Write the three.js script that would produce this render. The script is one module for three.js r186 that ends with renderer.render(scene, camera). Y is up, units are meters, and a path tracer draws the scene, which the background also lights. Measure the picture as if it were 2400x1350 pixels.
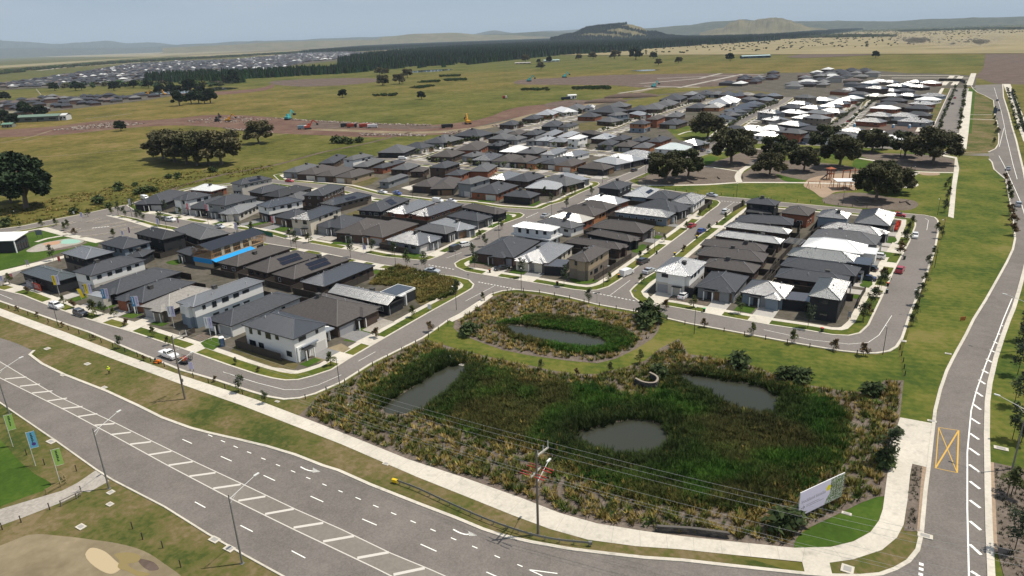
import * as THREE from 'three';
import { mergeGeometries } from 'three/addons/utils/BufferGeometryUtils.js';

// ---------- camera, sky, sun, exposure ----------
const scene = new THREE.Scene();
const FOCAL = 1625, CAM_H = 65;
const camera = new THREE.PerspectiveCamera(2 * Math.atan(675 / FOCAL) * 180 / Math.PI, 16 / 9, 1, 120000);
camera.rotation.order = 'YXZ';
camera.position.set(0, CAM_H, 0);
camera.rotation.set(-Math.atan(587 / FOCAL), 0, -2 * Math.PI / 180);
const renderer = new THREE.WebGLRenderer({ antialias: true });
renderer.toneMapping = THREE.LinearToneMapping;
renderer.toneMappingExposure = 1.02;
renderer.shadowMap.enabled = true;
const SUN_DIR = new THREE.Vector3(0.43, 0.9, -0.06).normalize();
const sun = new THREE.DirectionalLight(new THREE.Color(1, 0.93, 0.82), 5);
sun.position.copy(SUN_DIR).multiplyScalar(900).add(new THREE.Vector3(40, 0, -250));
sun.target.position.set(40, 0, -250);
sun.castShadow = true;
Object.assign(sun.shadow.camera, { left: -420, right: 420, top: 420, bottom: -420, near: 10, far: 2500 });
sun.shadow.mapSize.set(4096, 4096);
scene.add(sun, sun.target);
scene.fog = new THREE.FogExp2(new THREE.Color(0.7, 0.85, 1.0), 0.000036);

// ---------- noise ----------
function rng(seed) { let s = seed >>> 0; return () => { s = (s + 0x6d2b79f5) | 0; let t = Math.imul(s ^ (s >>> 15), 1 | s); t = (t + Math.imul(t ^ (t >>> 7), 61 | t)) ^ t; return ((t ^ (t >>> 14)) >>> 0) / 4294967296; }; }
function hash2(x, y, s) { let h = Math.imul(x, 374761393) + Math.imul(y, 668265263) + Math.imul(s, 1274126177); h = Math.imul(h ^ (h >>> 13), 1274126177); return ((h ^ (h >>> 16)) >>> 0) / 4294967296; }
function vnoise(x, y, s, per = 0) {
const xi = Math.floor(x), yi = Math.floor(y), u = x - xi, v = y - yi, a = u * u * (3 - 2 * u), b = v * v * (3 - 2 * v);
const w = per ? (k) => ((k % per) + per) % per : (k) => k;
const p = hash2(w(xi), w(yi), s), q = hash2(w(xi + 1), w(yi), s), r = hash2(w(xi), w(yi + 1), s), t = hash2(w(xi + 1), w(yi + 1), s);
return p + (q - p) * a + (r - p) * b + (p - q - r + t) * a * b;
}
function fbm(x, y, s, oct = 4) { let a = 0, k = 0.5, n = 0; for (let i = 0; i < oct; i++) { a += k * vnoise(x, y, s + i); n += k; k *= 0.55; x *= 2.03; y *= 2.03; } return a / n; }
const clamp = (v, a = 0, b = 1) => Math.min(b, Math.max(a, v)), mix = (a, b, t) => a + (b - a) * t, sstep = (a, b, v) => { v = clamp((v - a) / (b - a)); return v * v * (3 - 2 * v); };
const mix3 = (a, b, t) => [mix(a[0], b[0], t), mix(a[1], b[1], t), mix(a[2], b[2], t)];
const toS = (c) => (c <= 0.0031308 ? 12.92 * c : 1.055 * Math.pow(c, 1 / 2.4) - 0.055);

// ---------- sky: air and thin cloud only ----------
{
const W = 1024, H = 512, d = new Float32Array(W * H * 4);
for (let j = 0; j < H; j++) for (let i = 0; i < W; i++) {
const el = ((j + 0.5) / H - 0.5) * Math.PI, az = ((i + 0.5) / W - 0.5) * 2 * Math.PI, y = Math.sin(el);
const dir = new THREE.Vector3(Math.cos(el) * Math.cos(az), y, Math.cos(el) * Math.sin(az));
let c = mix3(mix3([0.50, 0.58, 0.64], [0.33, 0.46, 0.60], sstep(0, 0.16, y)), [0.07, 0.15, 0.34], Math.pow(clamp(y), 0.6));
const g = Math.max(0, dir.dot(SUN_DIR));
c = c.map((v, k) => v + [0.5, 0.48, 0.44][k] * (Math.pow(g, 60) * 0.5 + Math.pow(g, 8) * 0.06));
if (y > 0.0) {
const px = dir.x / (y + 0.12), pz = dir.z / (y + 0.12);
const n = fbm(px * 1.1 + 7, pz * 2.6 + 3, 11, 6), m = fbm(px * 0.25 + 2, pz * 0.5 + 9, 31, 3);
const cl = sstep(0.40, 0.70, n * 0.65 + m * 0.42) * sstep(0.015, 0.09, y) * 0.7;
c = mix3(c, [0.60, 0.64, 0.68], cl);
}
const o = (j * W + i) * 4; d[o] = c[0]; d[o + 1] = c[1]; d[o + 2] = c[2]; d[o + 3] = 1;
}
const t = new THREE.DataTexture(d, W, H, THREE.RGBAFormat, THREE.FloatType);
t.mapping = THREE.EquirectangularReflectionMapping; t.magFilter = THREE.LinearFilter; t.minFilter = THREE.LinearFilter; t.wrapS = THREE.RepeatWrapping; t.needsUpdate = true;
scene.background = t; scene.environment = t;
}

// ---------- photo pixel (2400 x 1350) to the ground ----------
const QC = new THREE.Quaternion().setFromEuler(camera.rotation);
function PX(x, y, h = 0) { const v = new THREE.Vector3(x - 1200, 675 - y, -FOCAL).applyQuaternion(QC), t = (h - CAM_H) / v.y; return [v.x * t, v.z * t]; }
const P = (list, h = 0) => list.map((p) => PX(p[0], p[1], h));
const PF = (flat, h = 0) => { const o = []; for (let i = 0; i < flat.length; i += 2) o.push(PX(flat[i], flat[i + 1], h)); return o; };
function AT(x, y, dist) { const v = new THREE.Vector3(x - 1200, 675 - y, -FOCAL).applyQuaternion(QC), t = dist / Math.hypot(v.x, v.z); return [v.x * t, CAM_H + v.y * t, v.z * t]; }

// ---------- textures ----------
function mkTex(size, f, srgb = true, w = size) {
const d = new Uint8Array(w * size * 4);
for (let j = 0; j < size; j++) for (let i = 0; i < w; i++) { const c = f(i / w, j / size), o = (j * w + i) * 4; for (let k = 0; k < 3; k++) d[o + k] = 255 * clamp(srgb ? toS(Math.max(0, c[k])) : c[k]); d[o + 3] = 255; }
const t = new THREE.DataTexture(d, w, size); if (srgb) t.colorSpace = THREE.SRGBColorSpace;
t.wrapS = t.wrapT = THREE.RepeatWrapping; t.magFilter = THREE.LinearFilter; t.minFilter = THREE.LinearFilter; t.needsUpdate = true; return t;
}
const tn = (u, v, per, s, oct = 3) => { let a = 0, k = 0.5, n = 0; for (let i = 0; i < oct; i++) { a += k * vnoise(u * per, v * per, s + i * 7, per); n += k; k *= 0.6; per *= 2; } return a / n; };
const pal = (stops, t) => { t = clamp(t) * (stops.length - 1); const i = Math.min(stops.length - 2, Math.floor(t)); return mix3(stops[i], stops[i + 1], t - i); };
function groundMat(metres, size, f, name, rough = 1, spec = 0.25) {
const m = new THREE.MeshPhysicalMaterial({ map: mkTex(size, f), roughness: rough, specularIntensity: spec, name }); m.userData.metres = metres; return m;
}
const M = {};
M.paddock = groundMat(170, 1024, (u, v) => {
const a = tn(u, v, 5, 1, 4), b = tn(u, v, 40, 5, 3), c = tn(u, v, 200, 9, 2);
const k = pal([[0.055, 0.060, 0.013], [0.092, 0.090, 0.020], [0.125, 0.112, 0.030], [0.17, 0.135, 0.055]], (a - 0.5) * 1.3 + (b - 0.5) * 0.9 + (c - 0.5) * 0.6 + 0.42);
return k;
}, 'dry pasture');
M.lawn = groundMat(60, 1024, (u, v) => {
const a = tn(u, v, 6, 21, 4), b = tn(u, v, 60, 25, 3), s = 0.5 + 0.5 * Math.sin((u * 9 + v * 31 + a * 0.6) * 6.283);
return pal([[0.042, 0.068, 0.012], [0.075, 0.095, 0.016], [0.115, 0.118, 0.024], [0.15, 0.135, 0.04]], (a - 0.5) * 1.5 + (b - 0.5) * 0.8 + s * 0.14 + 0.42);
}, 'mown lawn');
M.verge = groundMat(45, 1024, (u, v) => {
const a = tn(u, v, 7, 41, 4), b = tn(u, v, 70, 45, 3), d = tn(u, v, 3, 49, 2);
return pal([[0.045, 0.062, 0.014], [0.085, 0.088, 0.024], [0.125, 0.102, 0.042], [0.17, 0.13, 0.07]], (a - 0.5) * 1.2 + (d - 0.5) * 0.8 + (b - 0.5) * 0.9 + 0.5);
}, 'patchy verge grass');
M.turf = groundMat(30, 512, (u, v) => pal([[0.026, 0.05, 0.008], [0.045, 0.085, 0.011], [0.08, 0.115, 0.02]], tn(u, v, 5, 61, 4) * 0.7 + tn(u, v, 60, 65, 2) * 0.5 - 0.1), 'new turf');
M.mulch = groundMat(24, 512, (u, v) => { const a = tn(u, v, 60, 71, 3), b = tn(u, v, 6, 75, 3); return pal([[0.055, 0.043, 0.033], [0.11, 0.088, 0.07], [0.165, 0.135, 0.11], [0.24, 0.2, 0.165]], b * 0.35 + a * 0.65); }, 'bark mulch');
M.soil = groundMat(50, 512, (u, v) => { const a = tn(u, v, 40, 81, 3), b = tn(u, v, 6, 85, 4); return pal([[0.045, 0.034, 0.028], [0.085, 0.062, 0.05], [0.14, 0.105, 0.085], [0.22, 0.17, 0.14]], b * 0.6 + a * 0.4); }, 'bare soil');
M.redsoil = groundMat(90, 512, (u, v) => { const a = tn(u, v, 50, 91, 3), b = tn(u, v, 7, 95, 4); return pal([[0.06, 0.04, 0.033], [0.11, 0.062, 0.048], [0.15, 0.095, 0.07], [0.20, 0.15, 0.11]], b * 0.65 + a * 0.35); }, 'turned red soil');
M.yard = groundMat(40, 512, (u, v) => { const a = tn(u, v, 40, 101, 3), b = tn(u, v, 5, 105, 4); return pal([[0.09, 0.072, 0.04], [0.16, 0.13, 0.08], [0.24, 0.195, 0.125], [0.34, 0.29, 0.2]], b * 0.7 + a * 0.3); }, 'dusty yard');
M.lot = groundMat(30, 512, (u, v) => { const a = tn(u, v, 30, 111, 3), b = tn(u, v, 5, 115, 3); return pal([[0.035, 0.034, 0.022], [0.07, 0.064, 0.048], [0.12, 0.105, 0.085], [0.22, 0.2, 0.165]], b * 0.55 + a * 0.45); }, 'house lot');
M.weeds = groundMat(40, 512, (u, v) => { const a = tn(u, v, 50, 121, 3), b = tn(u, v, 7, 125, 4); return pal([[0.035, 0.042, 0.014], [0.075, 0.072, 0.025], [0.13, 0.105, 0.05], [0.19, 0.15, 0.09]], b * 0.6 + a * 0.4); }, 'weedy lot');
M.asphalt = groundMat(36, 1024, (u, v) => { const a = tn(u, v, 4, 131, 4), b = tn(u, v, 200, 135, 2), c = tn(u, v, 24, 137, 3); const k = 0.14 + (a - 0.5) * 0.05 + (b - 0.5) * 0.06 + (c - 0.5) * 0.03; return [k * 1.12, k, k * 0.89]; }, 'asphalt', 0.88, 0.4);
M.streetAsphalt = groundMat(36, 512, (u, v) => { const a = tn(u, v, 4, 141, 4), b = tn(u, v, 120, 145, 2); const k = 0.15 + (a - 0.5) * 0.04 + (b - 0.5) * 0.05; return [k * 1.11, k, k * 0.9]; }, 'street asphalt', 0.9, 0.4);
M.median = groundMat(36, 512, (u, v) => { const a = tn(u, v, 4, 151, 4), b = tn(u, v, 120, 155, 2); const k = 0.165 + (a - 0.5) * 0.05 + (b - 0.5) * 0.04; return [k * 1.12, k, k * 0.86]; }, 'worn asphalt', 0.9, 0.4);
M.concrete = groundMat(30, 512, (u, v) => { const a = tn(u, v, 6, 161, 4), b = tn(u, v, 100, 165, 2), d = tn(u, v, 25, 167, 3); const k = 0.5 + (a - 0.5) * 0.14 + (b - 0.5) * 0.1 + Math.min(0, d - 0.42) * 0.35; return [k * 1.03, k * 0.95, k * 0.80]; }, 'pale concrete', 0.9, 0.4);
M.driveway = groundMat(24, 512, (u, v) => { const a = tn(u, v, 6, 171, 4), b = tn(u, v, 100, 175, 2); const k = 0.36 + (a - 0.5) * 0.12 + (b - 0.5) * 0.1; return [k * 1.02, k * 0.96, k * 0.88]; }, 'driveway concrete', 0.9, 0.4);
M.darkdrive = groundMat(24, 256, (u, v) => { const k = 0.2 + (tn(u, v, 6, 181, 3) - 0.5) * 0.06 + (tn(u, v, 80, 185, 2) - 0.5) * 0.06; return [k, k * 0.98, k * 0.96]; }, 'exposed aggregate', 0.9, 0.4);
M.gravel = groundMat(24, 256, (u, v) => { const k = 0.3 + (tn(u, v, 5, 191, 3) - 0.5) * 0.12 + (tn(u, v, 90, 195, 2) - 0.5) * 0.14; return [k * 1.05, k * 0.96, k * 0.84]; }, 'pale gravel');
M.tanpath = groundMat(24, 256, (u, v) => { const k = 0.27 + (tn(u, v, 5, 201, 3) - 0.5) * 0.08 + (tn(u, v, 90, 205, 2) - 0.5) * 0.1; return [k * 1.15, k * 0.85, k * 0.6]; }, 'tan granitic sand');
M.tanplain = groundMat(900, 256, (u, v) => pal([[0.16, 0.14, 0.07], [0.24, 0.2, 0.11], [0.3, 0.25, 0.15]], tn(u, v, 8, 211, 4)), 'far dry plain');
const flat = (c, o = {}) => new THREE.MeshPhysicalMaterial({ color: new THREE.Color().setRGB(...c), roughness: 0.8, specularIntensity: 0.5, ...o });
M.paint = flat([0.78, 0.77, 0.72], { roughness: 0.75 });
M.oldpaint = flat([0.52, 0.49, 0.44], { roughness: 0.8 });
M.yellowpaint = flat([0.55, 0.33, 0.06], { roughness: 0.75 });

// ---------- scene graph helpers ----------
const used = new Map();
function numbered(n) { const k = used.get(n) || 0; used.set(n, k + 1); return k ? n + '_' + String(k).padStart(3, '0') : n; }
const shade = (o) => { o.castShadow = o.receiveShadow = true; return o; };
function part(name, geo, mat, parent) { const m = shade(new THREE.Mesh(geo, mat)); m.name = name; parent.add(m); return m; }
function thing(name, label, category, group, x = 0, y = 0, z = 0, turn = 0) {
const o = new THREE.Group(); o.name = numbered(name); o.position.set(x, y, z); o.rotation.y = turn; scene.add(o);
tag(o, label, category, group); return o;
}
const labels = new Map();
function tag(o, label, category, group) { o.userData = { label, category }; if (group) o.userData.group = group; labels.set(label, (labels.get(label) || 0) + 1); return o; }
function copy(src, label, x, y, z, turn = 0, sc = 1) {
const o = src.clone(); o.name = numbered(src.name.replace(/_\d+$/, '')); o.userData = { ...src.userData, label }; labels.set(label, (labels.get(label) || 0) + 1);
o.position.set(x, y, z); o.rotation.y = turn; o.scale.setScalar(sc); scene.add(o); return o;
}
function struct(name, geo, mat, parent) {
const m = shade(new THREE.Mesh(geo, mat)); m.name = parent ? name : numbered(name); (parent || scene).add(m); if (!parent) m.userData.kind = 'structure'; return m;
}
function structGroup(name) { const g = new THREE.Group(); g.name = numbered(name); g.userData.kind = 'structure'; scene.add(g); return g; }
const ORD = ['first', 'second', 'third', 'fourth', 'fifth', 'sixth', 'seventh', 'eighth', 'ninth', 'tenth', 'eleventh', 'twelfth', 'thirteenth', 'fourteenth', 'fifteenth', 'sixteenth', 'seventeenth', 'eighteenth', 'nineteenth', 'twentieth', 'twenty-first', 'twenty-second', 'twenty-third', 'twenty-fourth', 'twenty-fifth', 'twenty-sixth', 'twenty-seventh', 'twenty-eighth', 'twenty-ninth', 'thirtieth', 'thirty-first', 'thirty-second', 'thirty-third', 'thirty-fourth', 'thirty-fifth', 'thirty-sixth', 'thirty-seventh', 'thirty-eighth', 'thirty-ninth', 'fortieth'];

// ---------- mesh builder ----------
class MB {
constructor() { this.p = []; this.u = []; this.c = null; }
tri(a, b, c, ua = [0, 0], ub = [0, 0], uc = [0, 0], col) { this.p.push(...a, ...b, ...c); this.u.push(...ua, ...ub, ...uc); if (col) { this.c ||= []; this.c.push(...col, ...col, ...col); } return this; }
quad(a, b, c, d, uv, col) { const [x, y, z, w] = uv || [[0, 0], [1, 0], [1, 1], [0, 1]]; this.tri(a, b, c, x, y, z, col); this.tri(a, c, d, x, z, w, col); return this; }
box(x0, y0, z0, x1, y1, z1, col) {
const v = (i, j, k) => [i ? x1 : x0, j ? y1 : y0, k ? z1 : z0], X = x1 - x0, Y = y1 - y0, Z = z1 - z0, r = (a, b) => [[0, 0], [a, 0], [a, b], [0, b]];
this.quad(v(0, 0, 1), v(1, 0, 1), v(1, 1, 1), v(0, 1, 1), r(X, Y), col); this.quad(v(1, 0, 0), v(0, 0, 0), v(0, 1, 0), v(1, 1, 0), r(X, Y), col);
this.quad(v(1, 0, 1), v(1, 0, 0), v(1, 1, 0), v(1, 1, 1), r(Z, Y), col); this.quad(v(0, 0, 0), v(0, 0, 1), v(0, 1, 1), v(0, 1, 0), r(Z, Y), col);
this.quad(v(0, 1, 1), v(1, 1, 1), v(1, 1, 0), v(0, 1, 0), r(X, Z), col); this.quad(v(0, 0, 0), v(1, 0, 0), v(1, 0, 1), v(0, 0, 1), r(X, Z), col); return this;
}
bar(a, b, w, h, col) {
const d = new THREE.Vector3(b[0] - a[0], b[1] - a[1], b[2] - a[2]), L = d.length(); d.normalize();
const s = new THREE.Vector3(-d.z, 0, d.x); if (s.lengthSq() < 1e-6) s.set(1, 0, 0); s.normalize(); const t = new THREE.Vector3().crossVectors(s, d);
const at = (q, i, j) => [q[0] + s.x * w * i / 2 + t.x * h * j / 2, q[1] + s.y * w * i / 2 + t.y * h * j / 2, q[2] + s.z * w * i / 2 + t.z * h * j / 2];
const c = [[-1, -1], [1, -1], [1, 1], [-1, 1]];
for (let k = 0; k < 4; k++) { const m = c[k], n = c[(k + 1) % 4]; this.quad(at(a, ...n), at(a, ...m), at(b, ...m), at(b, ...n), [[0, 0], [w, 0], [w, L], [0, L]], col); }
this.quad(at(a, ...c[0]), at(a, ...c[1]), at(a, ...c[2]), at(a, ...c[3]), 0, col); this.quad(at(b, ...c[3]), at(b, ...c[2]), at(b, ...c[1]), at(b, ...c[0]), 0, col); return this;
}
limb(a, b, r0, r1, n = 6, col) {
const d = new THREE.Vector3(b[0] - a[0], b[1] - a[1], b[2] - a[2]).normalize(), s = Math.abs(d.y) > 0.9 ? new THREE.Vector3(1, 0, 0) : new THREE.Vector3(0, 1, 0); s.cross(d).normalize(); const t = new THREE.Vector3().crossVectors(d, s);
const at = (q, r, k) => { const A = k / n * 6.2832, x = Math.cos(A) * r, y = Math.sin(A) * r; return [q[0] + s.x * x + t.x * y, q[1] + s.y * x + t.y * y, q[2] + s.z * x + t.z * y]; };
for (let k = 0; k < n; k++) this.quad(at(a, r0, k), at(a, r0, k + 1), at(b, r1, k + 1), at(b, r1, k), 0, col); return this;
}
geo() {
const g = new THREE.BufferGeometry(); g.setAttribute('position', new THREE.Float32BufferAttribute(this.p, 3)); g.setAttribute('uv', new THREE.Float32BufferAttribute(this.u, 2));
if (this.c) g.setAttribute('color', new THREE.Float32BufferAttribute(this.c, 3)); g.computeVertexNormals(); return g;
}
}
function sheetGeo(pts, y, mat) {
const s = (mat && mat.userData.metres) || 1, v = pts.map((p) => new THREE.Vector2(p[0], -p[1]));
if (THREE.ShapeUtils.isClockWise(v)) { v.reverse(); pts = pts.slice().reverse(); }
const tri = THREE.ShapeUtils.triangulateShape(v, []), b = new MB();
for (const t of tri) { const q = t.map((i) => pts[i]); b.tri(...q.map((p) => [p[0], y, p[1]]), ...q.map((p) => [p[0] / s, -p[1] / s])); }
return b.geo();
}
const sheet = (name, pts, y, mat, parent) => struct(name, sheetGeo(pts, y, mat), mat, parent);
function smooth(pts, n = 4, closed = false) {
const c = new THREE.CatmullRomCurve3(pts.map((p) => new THREE.Vector3(p[0], 0, p[1])), closed, 'centripetal');
const o = c.getPoints(n * pts.length); if (closed) o.pop(); return o.map((p) => [p.x, p.z]);
}
function offset(pts, d, closed = false) {
const n = pts.length, o = [];
for (let i = 0; i < n; i++) {
const a = pts[closed ? (i + n - 1) % n : Math.max(0, i - 1)], b = pts[i], c = pts[closed ? (i + 1) % n : Math.min(n - 1, i + 1)];
let x1 = b[0] - a[0], z1 = b[1] - a[1], x2 = c[0] - b[0], z2 = c[1] - b[1]; const l1 = Math.hypot(x1, z1), l2 = Math.hypot(x2, z2);
if (l1 < 1e-9) { x1 = x2 / l2; z1 = z2 / l2; } else { x1 /= l1; z1 /= l1; } if (l2 < 1e-9) { x2 = x1; z2 = z1; } else { x2 /= l2; z2 /= l2; }
let nx = z1 + z2, nz = -(x1 + x2); const l = Math.hypot(nx, nz) || 1; nx /= l; nz /= l; const k = Math.min(2, 1 / Math.max(0.35, nx * z1 - nz * x1));
o.push([b[0] + nx * d * k, b[1] + nz * d * k]);
}
return o;
}
function bandGeo(pts, d0, d1, y, mat, closed = false, b = new MB()) {
const s = (mat && mat.userData.metres) || 1, A = offset(pts, d0, closed), B = offset(pts, d1, closed), n = pts.length, m = closed ? n : n - 1;
for (let i = 0; i < m; i++) { const j = (i + 1) % n, q = [A[i], A[j], B[j], B[i]]; b.quad(...q.map((p) => [p[0], y, p[1]]), q.map((p) => [p[0] / s, -p[1] / s])); }
return b;
}
const band = (name, pts, d0, d1, y, mat, parent, closed) => struct(name, bandGeo(pts, d0, d1, y, mat, closed).geo(), mat, parent);
function kerbGeo(pts, d0, d1, y0, y1, closed = false) {
const b = new MB(), s = 30, A = offset(pts, d0, closed), B = offset(pts, d1, closed), n = pts.length, m = closed ? n : n - 1;
for (let i = 0; i < m; i++) {
const j = (i + 1) % n, T = (p, y) => [p[0], y, p[1]], U = (q) => q.map((p) => [p[0] / s, -p[1] / s]);
b.quad(T(A[i], y1), T(A[j], y1), T(B[j], y1), T(B[i], y1), U([A[i], A[j], B[j], B[i]]));
b.quad(T(A[i], y0), T(A[j], y0), T(A[j], y1), T(A[i], y1), U([A[i], A[j], A[j], A[i]])); b.quad(T(B[j], y0), T(B[i], y0), T(B[i], y1), T(B[j], y1), U([B[j], B[i], B[i], B[j]]));
}
return b.geo();
}
function inside(x, z, poly) { let c = false; for (let i = 0, j = poly.length - 1; i < poly.length; j = i++) { const a = poly[i], b = poly[j]; if ((a[1] > z) !== (b[1] > z) && x < (b[0] - a[0]) * (z - a[1]) / (b[1] - a[1]) + a[0]) c = !c; } return c; }
function polyDist(x, z, poly, closed = true) { let m = 1e9; for (let i = 0; i < poly.length - (closed ? 0 : 1); i++) { const a = poly[i], b = poly[(i + 1) % poly.length], dx = b[0] - a[0], dz = b[1] - a[1], t = clamp(((x - a[0]) * dx + (z - a[1]) * dz) / (dx * dx + dz * dz || 1)); m = Math.min(m, Math.hypot(x - a[0] - dx * t, z - a[1] - dz * t)); } return m; }
const along = (pts, step, start = 0) => { const o = []; let left = start; for (let i = 0; i < pts.length - 1; i++) { const a = pts[i], b = pts[i + 1], L = Math.hypot(b[0] - a[0], b[1] - a[1]); let s = left; while (s < L) { o.push([mix(a[0], b[0], s / L), mix(a[1], b[1], s / L), Math.atan2(-(b[1] - a[1]), b[0] - a[0])]); s += step; } left = s - L; } return o; };
const UNIT = new THREE.BoxGeometry(1, 1, 1);
function boxPart(name, mat, parent, x, y, z, sx, sy, sz, ry = 0) { const m = part(name, UNIT, mat, parent); m.position.set(x, y, z); m.scale.set(sx, sy, sz); m.rotation.y = ry; return m; }
// ================= the setting =================
// ---- land to the horizon, one sheet
{
const b = { p: [], u: [], c: [], i: [] }, rows = 150, cols = 150, s = M.paddock.userData.metres;
for (let j = 0; j <= rows; j++) for (let i = 0; i <= cols; i++) {
const d = 20 * Math.pow(3500, j / rows), a = (i / cols - 0.5) * Math.PI * 1.3, x = Math.sin(a) * d, z = 30 - Math.cos(a) * d;
b.p.push(x, 0, z); b.u.push(x / s, -z / s);
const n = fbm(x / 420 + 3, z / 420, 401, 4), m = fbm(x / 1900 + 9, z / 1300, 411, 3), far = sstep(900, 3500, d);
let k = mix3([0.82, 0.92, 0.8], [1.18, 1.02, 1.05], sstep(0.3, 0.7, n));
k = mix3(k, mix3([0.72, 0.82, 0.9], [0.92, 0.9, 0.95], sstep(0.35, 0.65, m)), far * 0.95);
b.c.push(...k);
}
for (let j = 0; j < rows; j++) for (let i = 0; i < cols; i++) { const a = j * (cols + 1) + i, c = a + cols + 1; b.i.push(a, a + 1, c + 1, a, c + 1, c); }
const g = new THREE.BufferGeometry(); g.setAttribute('position', new THREE.Float32BufferAttribute(b.p, 3)); g.setAttribute('uv', new THREE.Float32BufferAttribute(b.u, 2)); g.setAttribute('color', new THREE.Float32BufferAttribute(b.c, 3)); g.setIndex(b.i); g.computeVertexNormals();
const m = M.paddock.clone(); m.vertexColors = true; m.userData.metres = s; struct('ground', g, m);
}
// ---- highway and the road on the right: one piece of asphalt
const KERB_N = PF([78, 822, 67, 832, 96, 854, 147, 879, 249, 919, 320, 952, 378, 981, 444, 1005, 489, 1017, 555, 1032, 622, 1048, 689, 1068, 755, 1094, 791, 1105, 867, 1139, 978, 1183, 1067, 1217, 1129, 1243, 1178, 1259, 1244, 1274, 1333, 1290, 1422, 1301, 1511, 1311, 1600, 1317, 1733, 1332, 1884, 1348, 1951, 1353, 2020, 1354, 2066, 1350, 2102, 1337, 2133, 1319, 2155, 1292, 2164, 1252, 2173, 1150, 2180, 1097, 2189, 1017, 2195, 963, 2207, 914, 2222, 870, 2240, 834, 2267, 785, 2284, 750, 2312, 705, 2340, 655, 2362, 615, 2376, 585, 2381, 560, 2375, 506, 2367, 462, 2358, 420, 2348, 412, 2331, 397, 2326, 380, 2319, 373]);
const KERB_W2 = PF([2317, 357, 2334, 349, 2341, 338, 2342, 321, 2339, 290, 2333, 272, 2329, 235, 2309, 224, 2292, 217, 2281, 208, 2276, 200]);
const KERB_E = PF([2349, 197, 2351, 228, 2362, 263, 2371, 299, 2380, 329, 2387, 360, 2398, 406, 2410, 480, 2414, 540, 2408, 590, 2398, 632, 2385, 680, 2372, 722, 2360, 750, 2347, 785, 2329, 839, 2315, 897, 2309, 941, 2307, 1017, 2309, 1150, 2311, 1239, 2316, 1352, 2330, 1460]);
const KERB_S = PF([800, 1440, 667, 1352, 578, 1303, 489, 1252, 387, 1188, 267, 1126, 227, 1101, 133, 1034, 0, 943, -110, 866]);
const highway = structGroup('main_road');
sheet('asphalt', [...PF([-110, 755, 0, 792, 40, 805]), ...KERB_N, ...KERB_W2, ...KERB_E, ...KERB_S], 0.03, M.asphalt, highway);
struct('kerb', kerbGeo(KERB_N, -0.05, 0.5, 0, 0.15), M.concrete, highway);
struct('kerb', kerbGeo(KERB_W2, -0.05, 0.5, 0, 0.15), M.concrete, highway);
struct('kerb', kerbGeo(KERB_E, -0.1, 0.75, 0, 0.15), M.concrete, highway);
struct('kerb', kerbGeo(KERB_S, -0.05, 0.22, 0, 0.15), M.concrete, highway);
const LINE_N = PF([-90, 803, 0, 848, 133, 928, 267, 990, 356, 1034, 453, 1081, 573, 1137, 693, 1194, 800, 1241, 916, 1297, 1013, 1337, 1120, 1385]);
const LINE_S = PF([-90, 834, 0, 886, 156, 963, 267, 1022, 391, 1090, 551, 1174, 684, 1239, 800, 1294, 880, 1332, 980, 1382]);
sheet('median_strip', [...LINE_N, ...LINE_S.slice().reverse()], 0.034, M.median, highway);
band('edge_line', LINE_N, -0.08, 0.08, 0.04, M.oldpaint, highway); band('edge_line', LINE_S, -0.09, 0.09, 0.04, M.oldpaint, highway);
function stripe(name, a, b, w, mat, parent = highway, y = 0.042) { const A = PX(...a), B = PX(...b); return band(name, [A, B], -w / 2, w / 2, y, mat, parent); }
const C4 = (x, y) => [x / 2.25, 750 + y / 2.25], C5 = (x, y) => [800 + x / 2.25, 750 + y / 2.25], C6 = (x, y) => [1600 + x / 2.25, 750 + y / 2.25];
for (const q of [[25, 312, 138, 301], [105, 350, 210, 339], [168, 386, 276, 375], [248, 428, 353, 413], [327, 468, 435, 457], [410, 510, 513, 495], [497, 556, 604, 547], [585, 605, 690, 593], [685, 656, 797, 643], [783, 712, 905, 693], [888, 767, 1017, 748], [998, 825, 1137, 806], [1124, 889, 1270, 868], [1257, 954, 1400, 931], [1398, 1024, 1550, 997], [1548, 1096, 1705, 1071], [1704, 1169, 1868, 1140]])
stripe('chevron_bar', C4(q[0], q[1]), C4(q[2], q[3]), 0.5, M.oldpaint);
for (const q of [[84, 1256, 250, 1226], [275, 1344, 440, 1309]]) stripe('chevron_bar', C5(q[0], q[1]), C5(q[2], q[3]), 0.5, M.oldpaint);
for (const q of [[962, 630, 1012, 652], [1165, 720, 1222, 745], [1390, 820, 1450, 848], [1638, 930, 1705, 960], [1028, 960, 1083, 990], [1268, 1084, 1333, 1117], [1538, 1218, 1610, 1256]]) stripe('lane_dash', C4(q[0], q[1]), C4(q[2], q[3]), 0.16, M.paint);
for (const q of [[110, 1050, 187, 1083], [418, 1183, 502, 1221], [765, 1330, 830, 1359]]) stripe('lane_dash', C5(q[0], q[1]), C5(q[2], q[3]), 0.16, M.paint);
for (const q of [[1030, 578], [1098, 606], [1165, 636], [1232, 665], [1303, 695], [1378, 728], [1455, 762], [1535, 795], [1615, 830], [1700, 865], [1785, 900]]) stripe('turn_lane_dash', C4(...q), C4(q[0] + 22, q[1] + 9), 0.16, M.paint);
for (const q of [[75, 936], [168, 977], [262, 1016], [365, 1059], [470, 1103], [578, 1149], [690, 1193], [808, 1243], [928, 1290]]) stripe('turn_lane_dash', C5(...q), C5(q[0] + 28, q[1] + 12), 0.16, M.paint);
for (const q of [[990, 1318, 1140, 1338], [990, 1318, 1060, 1350]]) stripe('gore_line', C5(q[0], q[1]), C5(q[2], q[3]), 0.16, M.paint);
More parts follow.
